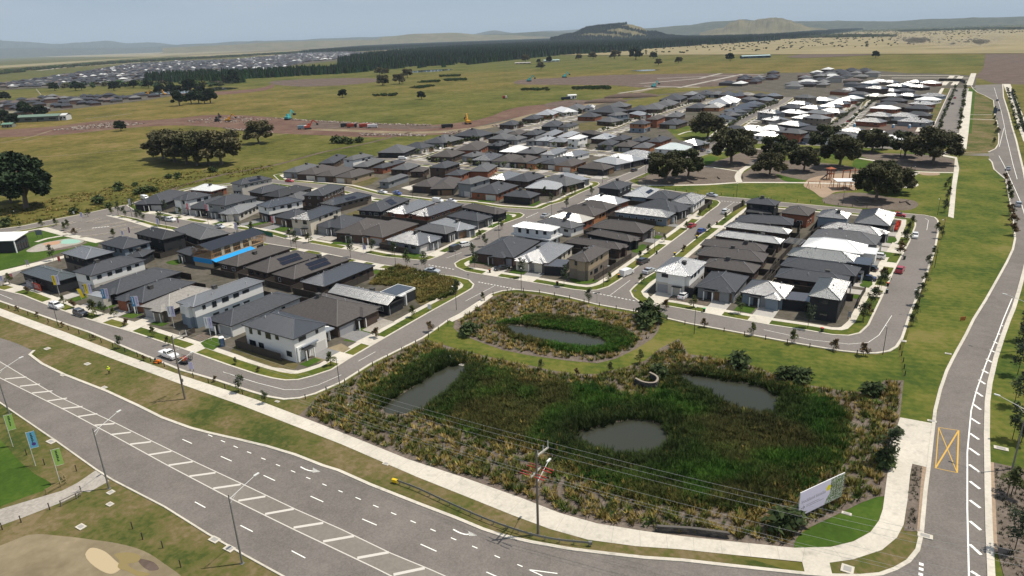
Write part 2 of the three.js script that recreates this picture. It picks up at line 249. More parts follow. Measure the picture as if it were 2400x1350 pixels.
function arrow(pts, head) {
const c = smooth(P(pts), 5); const b = bandGeo(c, -0.11, 0.11, 0.042, M.paint); const h = P(head);
const v = h.map((p) => [p[0], 0.042, p[1]]); b.tri(v[0], v[1], v[2]); b.tri(v[0], v[2], v[1]); struct('turn_arrow', b.geo(), M.paint, highway);
}
arrow([C4(1585, 775), C4(1615, 790), C4(1645, 797), C4(1660, 794)], [C4(1650, 779), C4(1690, 801), C4(1648, 806)].map((p) => p));
arrow([C5(590, 1105), C5(625, 1123), C5(660, 1132), C5(682, 1128)], [C5(668, 1113), C5(718, 1138), C5(672, 1140)]);
const RLINE = PF([2271, 1360, 2267, 1194, 2267, 1061, 2276, 963, 2289, 914, 2311, 852, 2338, 786, 2351, 750, 2372, 700]);
band('edge_line', RLINE, -0.1, 0.1, 0.042, M.paint, highway);
for (const q of [[1520, 1325, 1566, 1354], [1514, 1184, 1574, 1239], [1514, 1061, 1572, 1109], [1514, 951, 1569, 992], [1514, 851, 1567, 892], [1511, 763, 1565, 803], [1511, 676, 1564, 714], [1514, 598, 1562, 631], [1519, 518, 1567, 549], [1531, 444, 1572, 474], [1544, 378, 1582, 404], [1561, 316, 1596, 339], [1579, 263, 1612, 282], [1601, 206, 1631, 224], [1621, 158, 1646, 171], [1641, 114, 1661, 125], [1661, 71, 1674, 77], [1679, 29, 1689, 33]])
stripe('chevron_bar', C6(q[0], q[1]), C6(q[2], q[3]), 0.42, M.paint);
{
const q = [[1350, 568], [1455, 583], [1447, 806], [1333, 782]].map((p) => C6(...p));
for (const [a, b] of [[0, 1], [1, 2], [2, 3], [3, 0], [0, 2], [1, 3]]) stripe('yellow_box_line', q[a], q[b], a === 1 ? 0.22 : 0.13, M.yellowpaint, highway, 0.042 + (a + b) * 0.0012);
}
for (const q of [[1258, 1282, 1258, 1296], [1258, 1308, 1257, 1322], [1256, 1336, 1255, 1350]]) stripe('holding_dash', C6(q[0], q[1]), C6(q[2], q[3]), 0.5, M.paint);
band('centre_line', PF([2341, 365, 2352, 385, 2366, 415, 2380, 446, 2394, 478, 2402, 505, 2406, 540]), -0.09, 0.09, 0.042, M.paint, highway);
band('centre_line', PF([2330, 205, 2338, 232, 2347, 262, 2353, 290, 2358, 318, 2366, 350, 2374, 385, 2384, 420]), -0.09, 0.09, 0.042, M.paint, highway);
band('centre_line', PF([2342, 344, 2348, 320, 2353, 300]), -0.09, 0.09, 0.042, M.paint, highway);
const sideRoad = structGroup('side_road');
const SIDE = PF([2330, 364, 2230, 360, 2160, 353, 2080, 346, 1960, 341, 1830, 336, 1760, 334, 1690, 331]);
band('asphalt', SIDE, -3.6, 3.6, 0.036, M.streetAsphalt, sideRoad);
struct('kerb', kerbGeo(offset(SIDE, -3.6), -0.4, 0, 0, 0.15), M.concrete, sideRoad);
struct('kerb', kerbGeo(offset(SIDE, 3.6).slice(1), 0, 0.4, 0, 0.15), M.concrete, sideRoad);

// ---- verges and lawns round the highway
const PATH_N = PF([-90, 695, 0, 723, 67, 748, 153, 779, 222, 806, 284, 830, 422, 879, 600, 937, 700, 975, 800, 1014, 956, 1077, 1084, 1119, 1222, 1168, 1311, 1203, 1400, 1228, 1511, 1246, 1600, 1258, 1733, 1272, 1862, 1285, 1947, 1283, 2000, 1270, 2040, 1248, 2060, 1221, 2069, 1194, 2073, 1163, 2084, 1079, 2098, 1017, 2109, 979]);
const PATH_S = PF([-90, 711, 0, 741, 101, 779, 276, 846, 418, 899, 564, 950, 700, 1003, 800, 1042, 978, 1119, 1111, 1172, 1200, 1208, 1289, 1241, 1378, 1266, 1489, 1281, 1600, 1289, 1733, 1303, 1880, 1318, 1887, 1347, 1951, 1349, 1944, 1320, 2000, 1312, 2067, 1290, 2102, 1261, 2118, 1230, 2127, 1172, 2133, 1114, 2138, 1088, 2180, 1098, 2188, 1017, 2191, 994]);
sheet('shared_path', [...PATH_N, ...PATH_S.slice().reverse()], 0.09, M.concrete);
{ // expansion joints cut across the path: thin recessed slots
const b = new MB(), N = along(PATH_N.slice(0, -4), 3.6, 2), dark = flat([0.2, 0.18, 0.15]);
for (const [x, z] of N) { let best = null, bd = 1e9; for (let i = 0; i < PATH_S.length - 1; i++) { const a = PATH_S[i], c = PATH_S[i + 1], dx = c[0] - a[0], dz = c[1] - a[1], t = clamp(((x - a[0]) * dx + (z - a[1]) * dz) / (dx * dx + dz * dz)); const q = [a[0] + dx * t, a[1] + dz * t], d = Math.hypot(q[0] - x, q[1] - z); if (d < bd) { bd = d; best = q; } } if (bd < 4.2) bandGeo([[x, z], best], -0.012, 0.012, 0.094, null, false, b); }
struct('path_joints', b.geo(), dark);
}
const S1S = PF([-90, 677, 0, 706, 67, 729, 141, 755, 213, 780, 311, 821, 427, 868, 511, 892, 587, 917, 631, 930, 667, 936, 702, 933, 738, 923]);
sheet('nature_strip', [...S1S, ...PF([728, 952, 722, 975]), ...PATH_N.slice(0, 9).reverse()], 0.05, M.verge);
sheet('highway_verge', [...PATH_S.slice(0, 16), ...KERB_N.slice(2, 26).reverse(), ...PF([78, 822, 40, 805, 0, 792, -110, 757])], 0.052, M.verge);
sheet('corner_verge', [...PATH_S.slice(18, 25), ...KERB_N.slice(26, 34).reverse()], 0.052, M.verge);
sheet('south_verge', [...KERB_S.slice().reverse(), ...PF([800, 1460, -110, 1500])], 0.02, M.verge);
sheet('left_lawn', smooth(PF([-60, 990, 0, 1030, 40, 1075, 80, 1110, 120, 1140, 60, 1165, -60, 1200]), 4, true), 0.03, M.turf);
sheet('gravel_driveway', PF([227, 1101, 256, 1128, 209, 1154, 196, 1152, 147, 1177, 58, 1212, -20, 1240, -60, 1215, 0, 1194, 80, 1170, 147, 1150, 182, 1132]), 0.05, M.gravel);
sheet('dirt_yard', smooth(PF([-60, 1290, 0, 1279, 67, 1254, 147, 1257, 222, 1266, 276, 1274, 338, 1292, 387, 1323, 432, 1360, 440, 1420, -80, 1440]), 4, true), 0.035, M.yard);
sheet('cream_spoil', smooth(PF([212, 1285, 240, 1290, 268, 1312, 284, 1332, 265, 1345, 235, 1337, 200, 1300]), 4, true), 0.045, flat([0.4, 0.32, 0.2], { roughness: 1 }));
sheet('puddle', smooth(PF([268, 1300, 300, 1295, 330, 1305, 322, 1318, 300, 1322, 316, 1336, 352, 1347, 330, 1352, 300, 1340, 276, 1330, 280, 1316]), 4, true), 0.05, flat([0.22, 0.17, 0.07], { roughness: 0.12 }));
sheet('dark_patch', smooth(PF([322, 1310, 360, 1318, 372, 1335, 350, 1338]), 4, true), 0.04, M.soil);
const STRIP_W = PF([2109, 979, 2118, 892, 2113, 830, 2125, 793, 2143, 733, 2176, 653, 2199, 587, 2210, 540, 2222, 505]);
sheet('mown_strip', [...STRIP_W, ...PF([2228, 512, 2240, 440, 2246, 396, 2242, 370, 2319, 373.5]), ...KERB_N.slice(37, -1).reverse().filter((p) => p[1] < -30), ...PF([2191, 994])], 0.04, M.lawn);
sheet('mown_strip', PF([2243, 364, 2305, 361, 2330, 349, 2338, 335, 2338, 300, 2328, 262, 2324, 238, 2300, 226, 2278, 216, 2274, 222, 2268, 290]), 0.045, M.verge);
sheet('east_verge', [...KERB_E.slice(7), ...PF([2600, 1500, 2700, 900, 2560, 600, 2480, 480, 2430, 420])], 0.02, M.lawn);
sheet('garden_bed', PF([2138, 1089, 2161, 1094, 2149, 1247, 2118, 1245, 2127, 1172]), 0.1, M.mulch);
sheet('sand_strip', PF([2161, 1094, 2179, 1098, 2165, 1250, 2149, 1247]), 0.1, M.tanpath);
sheet('garden_bed', PF([2329, 1085, 2400, 1101, 2500, 1120, 2500, 1400, 2365, 1400, 2338, 1295]), 0.1, M.mulch);
sheet('sand_strip', PF([2309, 1083, 2329, 1085, 2338, 1295, 2313, 1297]), 0.1, M.tanpath);
sheet('far_path', PF([2351, 197, 2368, 197, 2385, 240, 2400, 275, 2420, 330, 2420, 360, 2398, 330, 2384, 290, 2372, 250]), 0.07, M.concrete);

// ---- the wetland basin
const LAWN_S = PF([991, 794, 1067, 817, 1156, 839, 1244, 857, 1289, 868, 1356, 877, 1400, 877, 1467, 861, 1511, 846, 1547, 817, 1591, 794, 1600, 808, 1613, 830, 1733, 848, 1822, 879, 1884, 901, 1978, 917, 2022, 919, 2058, 910, 2071, 892, 2118, 892]);
const WETLAND = [...LAWN_S, ...PF([2109, 979, 2098, 1017, 2084, 1079, 2073, 1163, 2071, 1163, 2022, 1177, 1969, 1203, 1884, 1243, 1866, 1262, 1862, 1283]), ...PATH_N.slice(8, 19).reverse(), ...PF([726, 950, 745, 926, 800, 903, 877, 857, 940, 822])];
sheet('wetland_bed', WETLAND, 0.055, M.mulch);
sheet('lawn_wedge', smooth(PF([1862, 1284, 1868, 1262, 1890, 1243, 1930, 1222, 1969, 1205, 2022, 1178, 2068, 1164, 2070, 1178, 2066, 1200, 2058, 1222, 2040, 1245, 2000, 1268, 1947, 1281, 1900, 1285]), 3, true), 0.07, M.turf);
const UPPER_BED = PF([1128, 712, 1150, 697, 1177, 689, 1210, 686, 1267, 692, 1333, 704, 1400, 721, 1507, 740, 1540, 748, 1548, 755, 1543, 777, 1529, 794, 1493, 817, 1444, 841, 1400, 852, 1333, 846, 1244, 834, 1178, 821, 1111, 797, 1076, 781, 1062, 768, 1067, 750, 1090, 735]);
sheet('basin_lawn', [...PF([991, 793, 1051, 752, 1077, 740, 1123, 711, 1150, 695, 1210, 684, 1333, 702, 1507, 738, 1613, 763, 1733, 785, 1867, 810, 1967, 827, 2053, 833, 2083, 828, 2104, 815, 2118, 892]), ...LAWN_S.slice(1, -1).reverse()], 0.045, M.lawn);
sheet('upper_bed', UPPER_BED, 0.06, M.mulch);
sheet('gravel_pad', PF([1090, 738, 1128, 716, 1168, 760, 1140, 772, 1105, 765]), 0.07, M.soil);
const water = new THREE.MeshPhysicalMaterial({ color: new THREE.Color().setRGB(0.036, 0.038, 0.026), roughness: 0.07, ior: 1.33, name: 'pond water' });
const POND_PX = [[1188, 762, 1230, 766, 1300, 773, 1360, 783, 1412, 796, 1418, 808, 1390, 814, 1345, 812, 1290, 803, 1240, 790, 1200, 779],
[1060, 858, 1090, 855, 1096, 868, 1075, 892, 1040, 925, 1000, 955, 950, 970, 905, 968, 900, 955, 935, 930, 980, 900, 1020, 872],
[1590, 878, 1640, 882, 1700, 892, 1760, 902, 1800, 915, 1822, 932, 1826, 950, 1808, 968, 1780, 971, 1730, 958, 1680, 935, 1630, 908, 1600, 890],
[1345, 1022, 1400, 1002, 1460, 988, 1510, 986, 1550, 1000, 1572, 1022, 1560, 1045, 1525, 1062, 1480, 1068, 1430, 1062, 1385, 1048]];
const PONDS = POND_PX.map((q) => smooth(PF(q), 4, true));
PONDS.forEach((q) => sheet('pond_water', q, 0.09, water));

// ---- estate: asphalt base with raised blocks on it
sheet('street', PF([-90, 558, 0, 537, 48, 531, 120, 516, 200, 501, 293, 481, 345, 463, 440, 440, 530, 430, 600, 418, 653, 421, 813, 434, 887, 453, 1010, 468, 1080, 388, 1200, 398, 1340, 408, 1431, 415, 1453, 411, 1480, 401, 1515, 388, 1545, 388, 1509, 409, 1475, 424, 1500, 436, 1600, 450, 1657, 458, 1747, 465, 1800, 471, 1900, 480, 2033, 492, 2100, 498, 2167, 504, 2190, 509, 2197, 516, 2200, 527, 2199, 543, 2191, 587, 2168, 653, 2134, 733, 2114, 793, 2101, 814, 2084, 824, 2053, 829, 2023, 829, 1967, 823, 1867, 806, 1733, 781, 1613, 759, 1507, 734, 1400, 715, 1333, 698, 1267, 686, 1210, 680, 1177, 683, 1150, 691, 1123, 708, 1077, 738, 1051, 751, 991, 793, 867, 855, 800, 897, 738, 924, 702, 934, 667, 937, 631, 931, 587, 918, 511, 893, 427, 869, 311, 822, 213, 781, 141, 756, 67, 730, 0, 707, -90, 677]), 0.06, M.streetAsphalt);
const OUTER = PF([-90, 677, 0, 706, 67, 729, 141, 755, 213, 780, 311, 821, 427, 868, 511, 892, 587, 917, 631, 930, 667, 936, 702, 933, 738, 923, 800, 896, 867, 854, 991, 792, 1051, 750, 1077, 737, 1123, 707, 1150, 690, 1177, 682, 1210, 679, 1267, 685, 1333, 697, 1400, 714, 1507, 733, 1613, 758, 1733, 780, 1867, 805, 1967, 822, 2023, 828, 2053, 828, 2083, 823, 2100, 813, 2113, 793, 2133, 733, 2167, 653, 2190, 587, 2198, 543, 2199, 527, 2197, 517, 2190, 510, 2167, 505, 2100, 499, 2033, 493, 1900, 481, 1800, 472, 1747, 466, 1657, 459, 1560, 446, 1480, 433]);
struct('street_kerb', kerbGeo(OUTER, -0.35, 0.2, 0, 0.15), M.concrete);
struct('street_kerb', kerbGeo(PF([-90, 558, 0, 537, 48, 531, 120, 516, 200, 501, 293, 481]), -0.3, 0.3, 0, 0.15), M.concrete);
sheet('path_link', PF([1051, 750, 1077, 737, 1123, 707, 1150, 690, 1156, 694, 1130, 714, 1092, 740, 1060, 755]), 0.1, M.concrete);
const BLOCKS = {
A: PF([-90, 650, 0, 680, 53, 693, 115, 718, 176, 740, 240, 760, 307, 779, 422, 817, 533, 857, 600, 879, 636, 888, 667, 893, 698, 892, 733, 883, 778, 868, 817, 843, 920, 783, 1007, 733, 1067, 700, 1097, 683, 1108, 676, 1112, 667, 1100, 656, 1067, 648, 1027, 643, 973, 632, 893, 620, 820, 606, 739, 589, 640, 573, 560, 560, 480, 546, 403, 531, 360, 523, 320, 512, 285, 505, 253, 504, 225, 507, 184, 516, 133, 525, 67, 537, 0, 549, -90, 572]),
B: PF([296, 482, 307, 489, 320, 497, 384, 508, 457, 521, 540, 535, 623, 548, 667, 560, 750, 575, 833, 590, 900, 603, 983, 611, 1003, 611, 1033, 600, 1057, 587, 1117, 557, 1167, 530, 1223, 510, 1230, 504, 1220, 499, 1167, 496, 1100, 487, 1010, 481, 887, 466, 813, 448, 700, 437, 653, 431, 600, 424, 530, 432, 440, 442, 345, 466]),
E: PF([640, 411, 653, 423, 700, 428, 813, 438, 887, 457, 1010, 472, 1100, 477, 1167, 487, 1250, 492, 1270, 490, 1290, 481, 1320, 473, 1360, 453, 1400, 436, 1406, 432, 1403, 428, 1395, 426, 1373, 425, 1280, 411, 1197, 405, 1077, 396, 980, 385, 913, 377, 840, 372, 740, 390]),
C: PF([1113, 597, 1077, 610, 1064, 618, 1068, 627, 1090, 637, 1133, 645, 1217, 658, 1300, 672, 1339, 679, 1373, 683, 1400, 681, 1427, 673, 1456, 655, 1500, 622, 1547, 588, 1607, 543, 1663, 497, 1683, 483, 1689, 475, 1683, 470, 1667, 467, 1600, 459, 1520, 448, 1475, 440, 1455, 438, 1440, 441, 1399, 459, 1344, 483, 1320, 493, 1287, 512, 1167, 572]),
D: PF([1480, 677, 1475, 683, 1482, 697, 1500, 710, 1573, 720, 1697, 743, 1800, 762, 1900, 777, 1950, 786, 1990, 788, 2017, 782, 2037, 763, 2067, 700, 2100, 627, 2133, 567, 2147, 530, 2147, 517, 2140, 512, 2117, 510, 2000, 499, 1900, 490, 1800, 482, 1747, 479, 1733, 483, 1720, 492, 1683, 520, 1633, 557, 1583, 597, 1530, 640, 1500, 658]),
};
const area2 = (q) => q.reduce((s, p, i) => { const n = q[(i + 1) % q.length]; return s + p[0] * n[1] - n[0] * p[1]; }, 0);
for (const k in BLOCKS) {
const q = BLOCKS[k], sgn = area2(q) > 0 ? -1 : 1;          // towards the inside
const g = structGroup('estate_block');
sheet('lot_ground', q, 0.13, M.lot, g);
struct('kerb', kerbGeo(q, 0, 0.45 * sgn, 0.0, 0.15, true), M.concrete, g);
band('nature_strip', q, 0.45 * sgn, 3.0 * sgn, 0.137, M.lawn, g, true);
band('footpath', q, 3.0 * sgn, 4.5 * sgn, 0.143, M.concrete, g, true);
}
const KERBS = [...Object.values(BLOCKS)];
const street = structGroup('street_markings');
for (const q of [[1113, 683, 1155, 670], [1487, 925, 1555, 890]].slice(0, 0)) stripe('x', [q[0], q[1]], [q[2], q[3]], 0.1, M.paint, street);
const SP = (a, w = 0.1) => band('centre_line', PF(a), -w / 2, w / 2, 0.066, M.paint, street);
SP([523, 872, 600, 897, 667, 914, 705, 913, 745, 903, 800, 879]); SP([840, 847, 880, 825]); SP([1091, 706, 1158, 671]);
SP([1428, 694, 1477, 657]); SP([1790, 773, 1900, 797, 1990, 807, 2035, 803, 2060, 786, 2090, 740]); SP([1696, 491, 1719, 475]); SP([2168, 512, 2176, 517, 2172, 540]); SP([0, 690, 29, 702]); SP([1047, 605, 1082, 592]);
const dashes = (a, n) => { const q = PF(a); for (let i = 0; i < n; i++) { const t = (i + 0.2) / n, u = (i + 0.75) / n, f = (s) => [mix(q[0][0], q[1][0], s), mix(q[0][1], q[1][1], s)]; band('give_way_dash', [f(t), f(u)], -0.15, 0.15, 0.066, M.paint, street); } };
dashes([1003, 621, 1066, 632], 8); dashes([1120, 661, 1208, 678], 12); dashes([1363, 681, 1490, 706], 15); dashes([1233, 511, 1262, 498], 8); dashes([1675, 470, 1745, 476], 10);
// ---- park, car park, far streets, earthworks: ground
const parkG = structGroup('park_ground');
sheet('lawn', [...PF([1480, 432, 1560, 445, 1657, 457, 1747, 465, 1800, 470, 1900, 480, 2033, 491, 2100, 497, 2170, 503, 2205, 514, 2228, 505, 2236, 400, 2235, 370, 2200, 363, 2120, 352, 1960, 343, 1830, 338, 1700, 334, 1660, 345, 1600, 372, 1530, 397])], 0.05, M.lawn, parkG);
for (const q of [[1495, 430, 1530, 405, 1590, 385, 1640, 386, 1690, 394, 1732, 402, 1735, 425, 1700, 430, 1620, 434, 1540, 436], [1645, 388, 1700, 372, 1760, 352, 1800, 355, 1790, 368, 1750, 388, 1732, 400, 1690, 392], [1745, 428, 1738, 412, 1760, 395, 1800, 382, 1850, 376, 1900, 380, 1960, 385, 2010, 395, 2000, 410, 1900, 420, 1850, 427], [1950, 455, 2020, 452, 2080, 462, 2140, 470, 2152, 482, 2120, 494, 2060, 490, 1980, 484, 1930, 475], [2010, 358, 2100, 360, 2200, 366, 2234, 374, 2238, 402, 2180, 402, 2130, 397, 2090, 388, 2040, 374], [1760, 350, 1830, 350, 1850, 358, 1800, 362]]) sheet('bark_bed', smooth(PF(q), 3, true), 0.075, M.mulch, parkG);
sheet('turf_patch', smooth(PF([1640, 382, 1664, 366, 1680, 368, 1675, 378, 1655, 388]), 3, true), 0.085, M.turf, parkG); sheet('turf_patch', smooth(PF([2010, 374, 2060, 384, 2110, 394, 2140, 402, 2128, 412, 2080, 410, 2030, 402, 2000, 390]), 3, true), 0.085, M.turf, parkG); sheet('turf_patch', smooth(PF([1855, 350, 1930, 352, 1960, 360, 1940, 368, 1880, 366]), 3, true), 0.085, M.turf, parkG); sheet('turf_patch', smooth(PF([1820, 408, 1850, 416, 1888, 424, 1850, 427, 1830, 420]), 3, true), 0.085, M.turf, parkG);
sheet('play_sand', smooth(PF([1888, 427, 1900, 418, 1940, 410, 2000, 405, 2030, 412, 2020, 428, 2010, 445, 1960, 450, 1940, 460, 1928, 464, 1905, 448, 1884, 437]), 3, true), 0.09, M.tanpath, parkG);
const pp = (a, w = 1.1) => band('park_path', smooth(PF(a), 3), -w, w, 0.1, M.concrete, parkG);
pp([1481, 434, 1548, 435, 1620, 434, 1658, 433, 1728, 428.5, 1780, 428, 1894, 429, 1960, 431, 2000, 433]); pp([1733, 428, 1729, 414, 1737, 401, 1754, 390], 1.4); pp([1776, 377, 1790, 370, 1802, 362], 1.3); pp([1640, 389, 1680, 394, 1732, 402], 0.8); pp([2012, 371, 2059, 379, 2092, 391, 2131, 401, 2180, 404, 2237, 405]); pp([2150, 405, 2136, 412, 2116, 416]); pp([2100, 440, 2136, 438, 2146, 433, 2136, 428, 2126, 427]); pp([1745, 348, 1790, 350, 1800, 352], 1); pp([1660, 325 + 22, 1640, 345, 1625, 350], 0.8); pp([1590, 318 - 2, 1612, 309, 1640, 306], 0.8);
band('park_path', PF([1754, 390, 1768, 377, 1776, 376]), -1.4, 1.4, 0.1, M.asphalt, parkG);
sheet('sand_patch', smooth(PF([2152, 404, 2200, 406, 2198, 411, 2165, 411]), 3, true), 0.092, M.tanpath, parkG);
sheet('wide_path', PF([2203, 361, 2243, 369, 2248, 396, 2241, 440, 2235, 512, 2222, 508, 2230, 440, 2236, 396, 2238, 372, 2203, 365]), 0.1, M.concrete, parkG);
sheet('upper_green', PF([1560, 300, 1600, 296, 1660, 290, 1690, 310, 1680, 330, 1640, 335, 1590, 328]), 0.05, M.lawn, parkG);
sheet('promenade', PF([2226, 345, 2265, 350, 2270, 310, 2279, 215, 2268, 214, 2252, 290]), 0.08, M.concrete); band('cross_path', PF([2272, 269, 2325, 269]), -0.7, 0.7, 0.085, M.concrete); band('cross_path', PF([2270, 279, 2332, 281]), -0.9, 0.9, 0.085, M.concrete); sheet('turf_verge', PF([2185, 318, 2215, 318, 2228, 335, 2222, 345, 2200, 348, 2180, 340]), 0.05, M.turf);
// ---- car park and the lawn round the park building, on block A
{
const g = structGroup('car_park'), y = 0.16; sheet('lawn', PF([-40, 570, 30, 556, 90, 541, 150, 548, 235, 566, 228, 578, 150, 590, 90, 612, 0, 636, -40, 648]), y, M.turf, g); sheet('path', PF([-40, 630, 0, 636, 60, 622, 150, 600, 150, 606, 60, 631, -40, 660]), y + 0.01, M.concrete, g);
sheet('asphalt', PF([100, 536, 190, 512, 235, 503, 300, 512, 352, 530, 400, 548, 330, 566, 240, 566, 160, 546]), y + 0.006, M.streetAsphalt, g);
band('path', PF([100, 536, 160, 552, 235, 568]), -1.6, 1.6, y + 0.02, M.concrete, g); band('path', PF([255, 505, 305, 517, 360, 534, 410, 552]), -1.1, 1.1, y + 0.02, M.concrete, g); band('path', PF([85, 568, 110, 560, 160, 551]), -0.9, 0.9, y + 0.02, M.concrete, g);
for (const q of [[120, 531, 158, 526, 176, 521], [150, 547, 186, 536], [188, 557, 254, 549], [205, 522, 235, 514], [220, 524, 258, 519], [240, 531, 300, 520], [258, 536, 298, 528], [283, 540, 330, 532], [185, 545, 222, 540]]) { const a = PF(q); band('island_kerb', a, -1.1, 1.1, y + 0.1, M.concrete, g); band('island_bed', a, -0.75, 0.75, y + 0.11, M.mulch, g); }
for (let i = 0; i < 6; i++) stripe('crossing_bar', [216 + i * 7, 536 - i * 0.7], [221 + i * 7, 534.6 - i * 0.7], 0.5, M.paint, g, y + 0.02);
sheet('splash_pad', smooth(PF([62, 590, 72, 582, 95, 572, 130, 565, 160, 560, 185, 561, 198, 566, 185, 573, 150, 580, 110, 588, 80, 592]), 3, true), y + 0.03, M.gravel, g); sheet('pad_centre', smooth(PF([142, 572, 150, 563, 170, 562, 190, 566, 180, 571]), 3, true), y + 0.04, flat([0.25, 0.42, 0.34]), g); sheet('pad_centre', smooth(PF([100, 573, 125, 567, 142, 566, 138, 573, 115, 576]), 3, true), y + 0.04, flat([0.4, 0.24, 0.15]), g); sheet('hedge_bed', smooth(PF([110, 590, 130, 581, 170, 577, 200, 568, 170, 552, 160, 556, 205, 570, 160, 584]), 2, true), y + 0.02, M.mulch, g);
sheet('side_lane', PF([-60, 655, 0, 645, 40, 633, 52, 636, 20, 660, 0, 672, -60, 690]), y + 0.004, M.streetAsphalt, g);
const o = thing('park_building', 'low dark park building with a white skillion roof at the left edge', 'building', null, ...(() => { const [a, b] = PX(20, 593); return [a, 0.16, b]; })(), 0);
const A = PX(40, 593), B = PX(69, 580), C = PX(-60, 596), th = Math.atan2(-(A[1] - C[1]), A[0] - C[0]); o.position.set(A[0], 0.16, A[1]); o.rotation.y = th; const d = Math.hypot(B[0] - A[0], B[1] - A[1]);
boxPart('wall', wallMat0(), o, -12, 2.2, -d / 2, 24, 4.4, d); const rf = new MB(); const pts = [[0.6, 4.3, 0.6], [0.6, 5.4, -d - 0.6], [-25, 5.4, -d - 0.6], [-25, 4.3, 0.6]]; rf.quad(...pts); rf.quad(...pts.map((p) => [p[0], p[1] + 0.25, p[2]]).reverse()); for (let i = 0; i < 4; i++) { const a = pts[i], b = pts[(i + 1) % 4]; rf.quad(a, b, [b[0], b[1] + 0.25, b[2]], [a[0], a[1] + 0.25, a[2]]); } part('roof', rf.geo(), flat([0.75, 0.75, 0.73]), o); for (let i = 0; i < 5; i++) boxPart('window', flat([0.03, 0.035, 0.04], { roughness: 0.1 }), o, 0.05, 1.8, -d * (i + 0.5) / 5, 0.12, 2.6, d / 5 - 0.25); boxPart('roof_vent', flat([0.1, 0.1, 0.1]), o, -8, 5.4, -d * 0.45, 1, 0.7, 1); boxPart('end_frame', flat([0.7, 0.7, 0.68]), o, 0.3, 2.2, 0.35, 0.25, 4.4, 0.4);
}
function wallMat0() { return flat([0.035, 0.036, 0.038]); }
// ---- far streets: verge, path, kerb and asphalt as strips
const farStreets = structGroup('far_streets');
[[[960, 377, 1007, 369, 1050, 354, 1107, 336, 1150, 328], 1], [[1190, 311, 1211, 305, 1264, 295, 1295, 285, 1344, 276, 1380, 268], 1], [[1190, 343, 1247, 341, 1296, 350, 1373, 356, 1430, 360, 1462, 362, 1500, 352], 1], [[1385, 326, 1403, 315, 1464, 300, 1500, 284, 1553, 271, 1607, 253, 1665, 233], 1], [[1662, 355, 1690, 320, 1733, 288, 1780, 264, 1827, 243, 1850, 228], 1], [[1925, 322, 1960, 295, 2000, 259, 2027, 233, 2060, 231], 1], [[1415, 424, 1373, 421, 1280, 407, 1197, 402, 1077, 393, 980, 382, 913, 374, 880, 371], 1], [[1440, 427, 1475, 413, 1512, 398, 1550, 380, 1600, 372, 1662, 355], 0]].forEach(([a, full]) => { const q = smooth(PF(a), 3); if (full) { band('footpath', q, -7.6, 7.6, 0.07, M.concrete, farStreets); band('nature_strip', q, -6.2, 6.2, 0.078, M.verge, farStreets); } band('kerb', q, -4.0, 4.0, 0.086, M.concrete, farStreets); band('asphalt', q, -3.6, 3.6, 0.094, M.streetAsphalt, farStreets); });
{ const q = PF([2215, 311, 2249, 207]); band('kerb', q, -8, 8, 0.086, M.concrete, farStreets); band('asphalt', q, -7.4, 7.4, 0.094, M.streetAsphalt, farStreets); band('footpath', offset(q, 15), -1.4, 1.4, 0.08, M.concrete, farStreets); band('nature_strip', offset(q, 11), -2.6, 2.6, 0.078, M.verge, farStreets); band('nature_strip', offset(q, -11), -3, 3, 0.078, M.turf, farStreets); }
{ const r = rng(44), b = new MB(); [[960, 377, 1150, 328], [1211, 305, 1380, 268], [1190, 343, 1460, 362], [1403, 315, 1665, 233], [1733, 288, 1827, 243], [1935, 312, 2022, 238], [913, 374, 1400, 424]].forEach((a) => along(PF(a), 11, 4).forEach(([x, z, t]) => { for (const s of [-1, 1]) { const c = Math.cos(t), n = Math.sin(t), w = 2 + r() * 1.2, p = (u, v) => [x + c * u + n * v, 0.1, z - n * u + c * v]; b.quad(p(-w, s * 4), p(w, s * 4), p(w, s * 12), p(-w, s * 12)); } })); struct('crossovers', b.geo(), M.driveway, farStreets); }
sheet('estate_ground', PF([860, 372, 1000, 328, 1160, 286, 1330, 250, 1420, 240, 1540, 222, 1700, 205, 1790, 172, 2060, 166, 2200, 178, 2262, 205, 2238, 320, 2190, 340, 1960, 340, 1690, 330, 1600, 372, 1500, 400, 1415, 418, 1200, 398, 1000, 380]), 0.045, M.lot);
sheet('bare_lot', PF([2010, 305, 2060, 293, 2200, 296, 2195, 312, 2170, 318, 2100, 312, 2050, 318]), 0.06, M.soil); sheet('grass_lot', PF([1640, 236, 1690, 214, 1780, 214, 1840, 222, 1780, 226, 1740, 218]), 0.06, M.weeds); sheet('grass_lot', PF([1352, 290, 1395, 285, 1460, 296, 1420, 306, 1360, 306]), 0.06, M.weeds); sheet('grass_lot', PF([1420, 252, 1470, 236, 1560, 222, 1600, 225, 1540, 240, 1500, 250, 1450, 256]), 0.06, M.paddock);
// ---- earthworks, tracks and dams on the plains
const earth = structGroup('earthworks');
sheet('turned_soil', smooth(PF([-40, 308, 60, 301, 130, 296, 190, 288, 260, 281, 340, 282, 420, 277, 480, 270, 560, 270, 640, 275, 760, 285, 900, 292, 1010, 293, 1120, 281, 1210, 252, 1300, 243, 1420, 238, 1400, 250, 1320, 258, 1230, 275, 1170, 300, 1080, 312, 980, 318, 880, 322, 780, 318, 680, 314, 600, 310, 520, 299, 400, 294, 300, 300, 220, 308, 120, 317, 0, 322, -40, 324]), 3, true), 0.03, M.redsoil, earth);
sheet('grader_strip', smooth(PF([700, 303, 800, 303, 900, 307, 1000, 308, 1080, 302, 1160, 290, 1240, 268, 1340, 250, 1440, 234, 1430, 240, 1340, 256, 1250, 275, 1160, 298, 1080, 308, 1000, 313, 900, 312, 800, 308]), 3, true), 0.05, M.yard, earth);
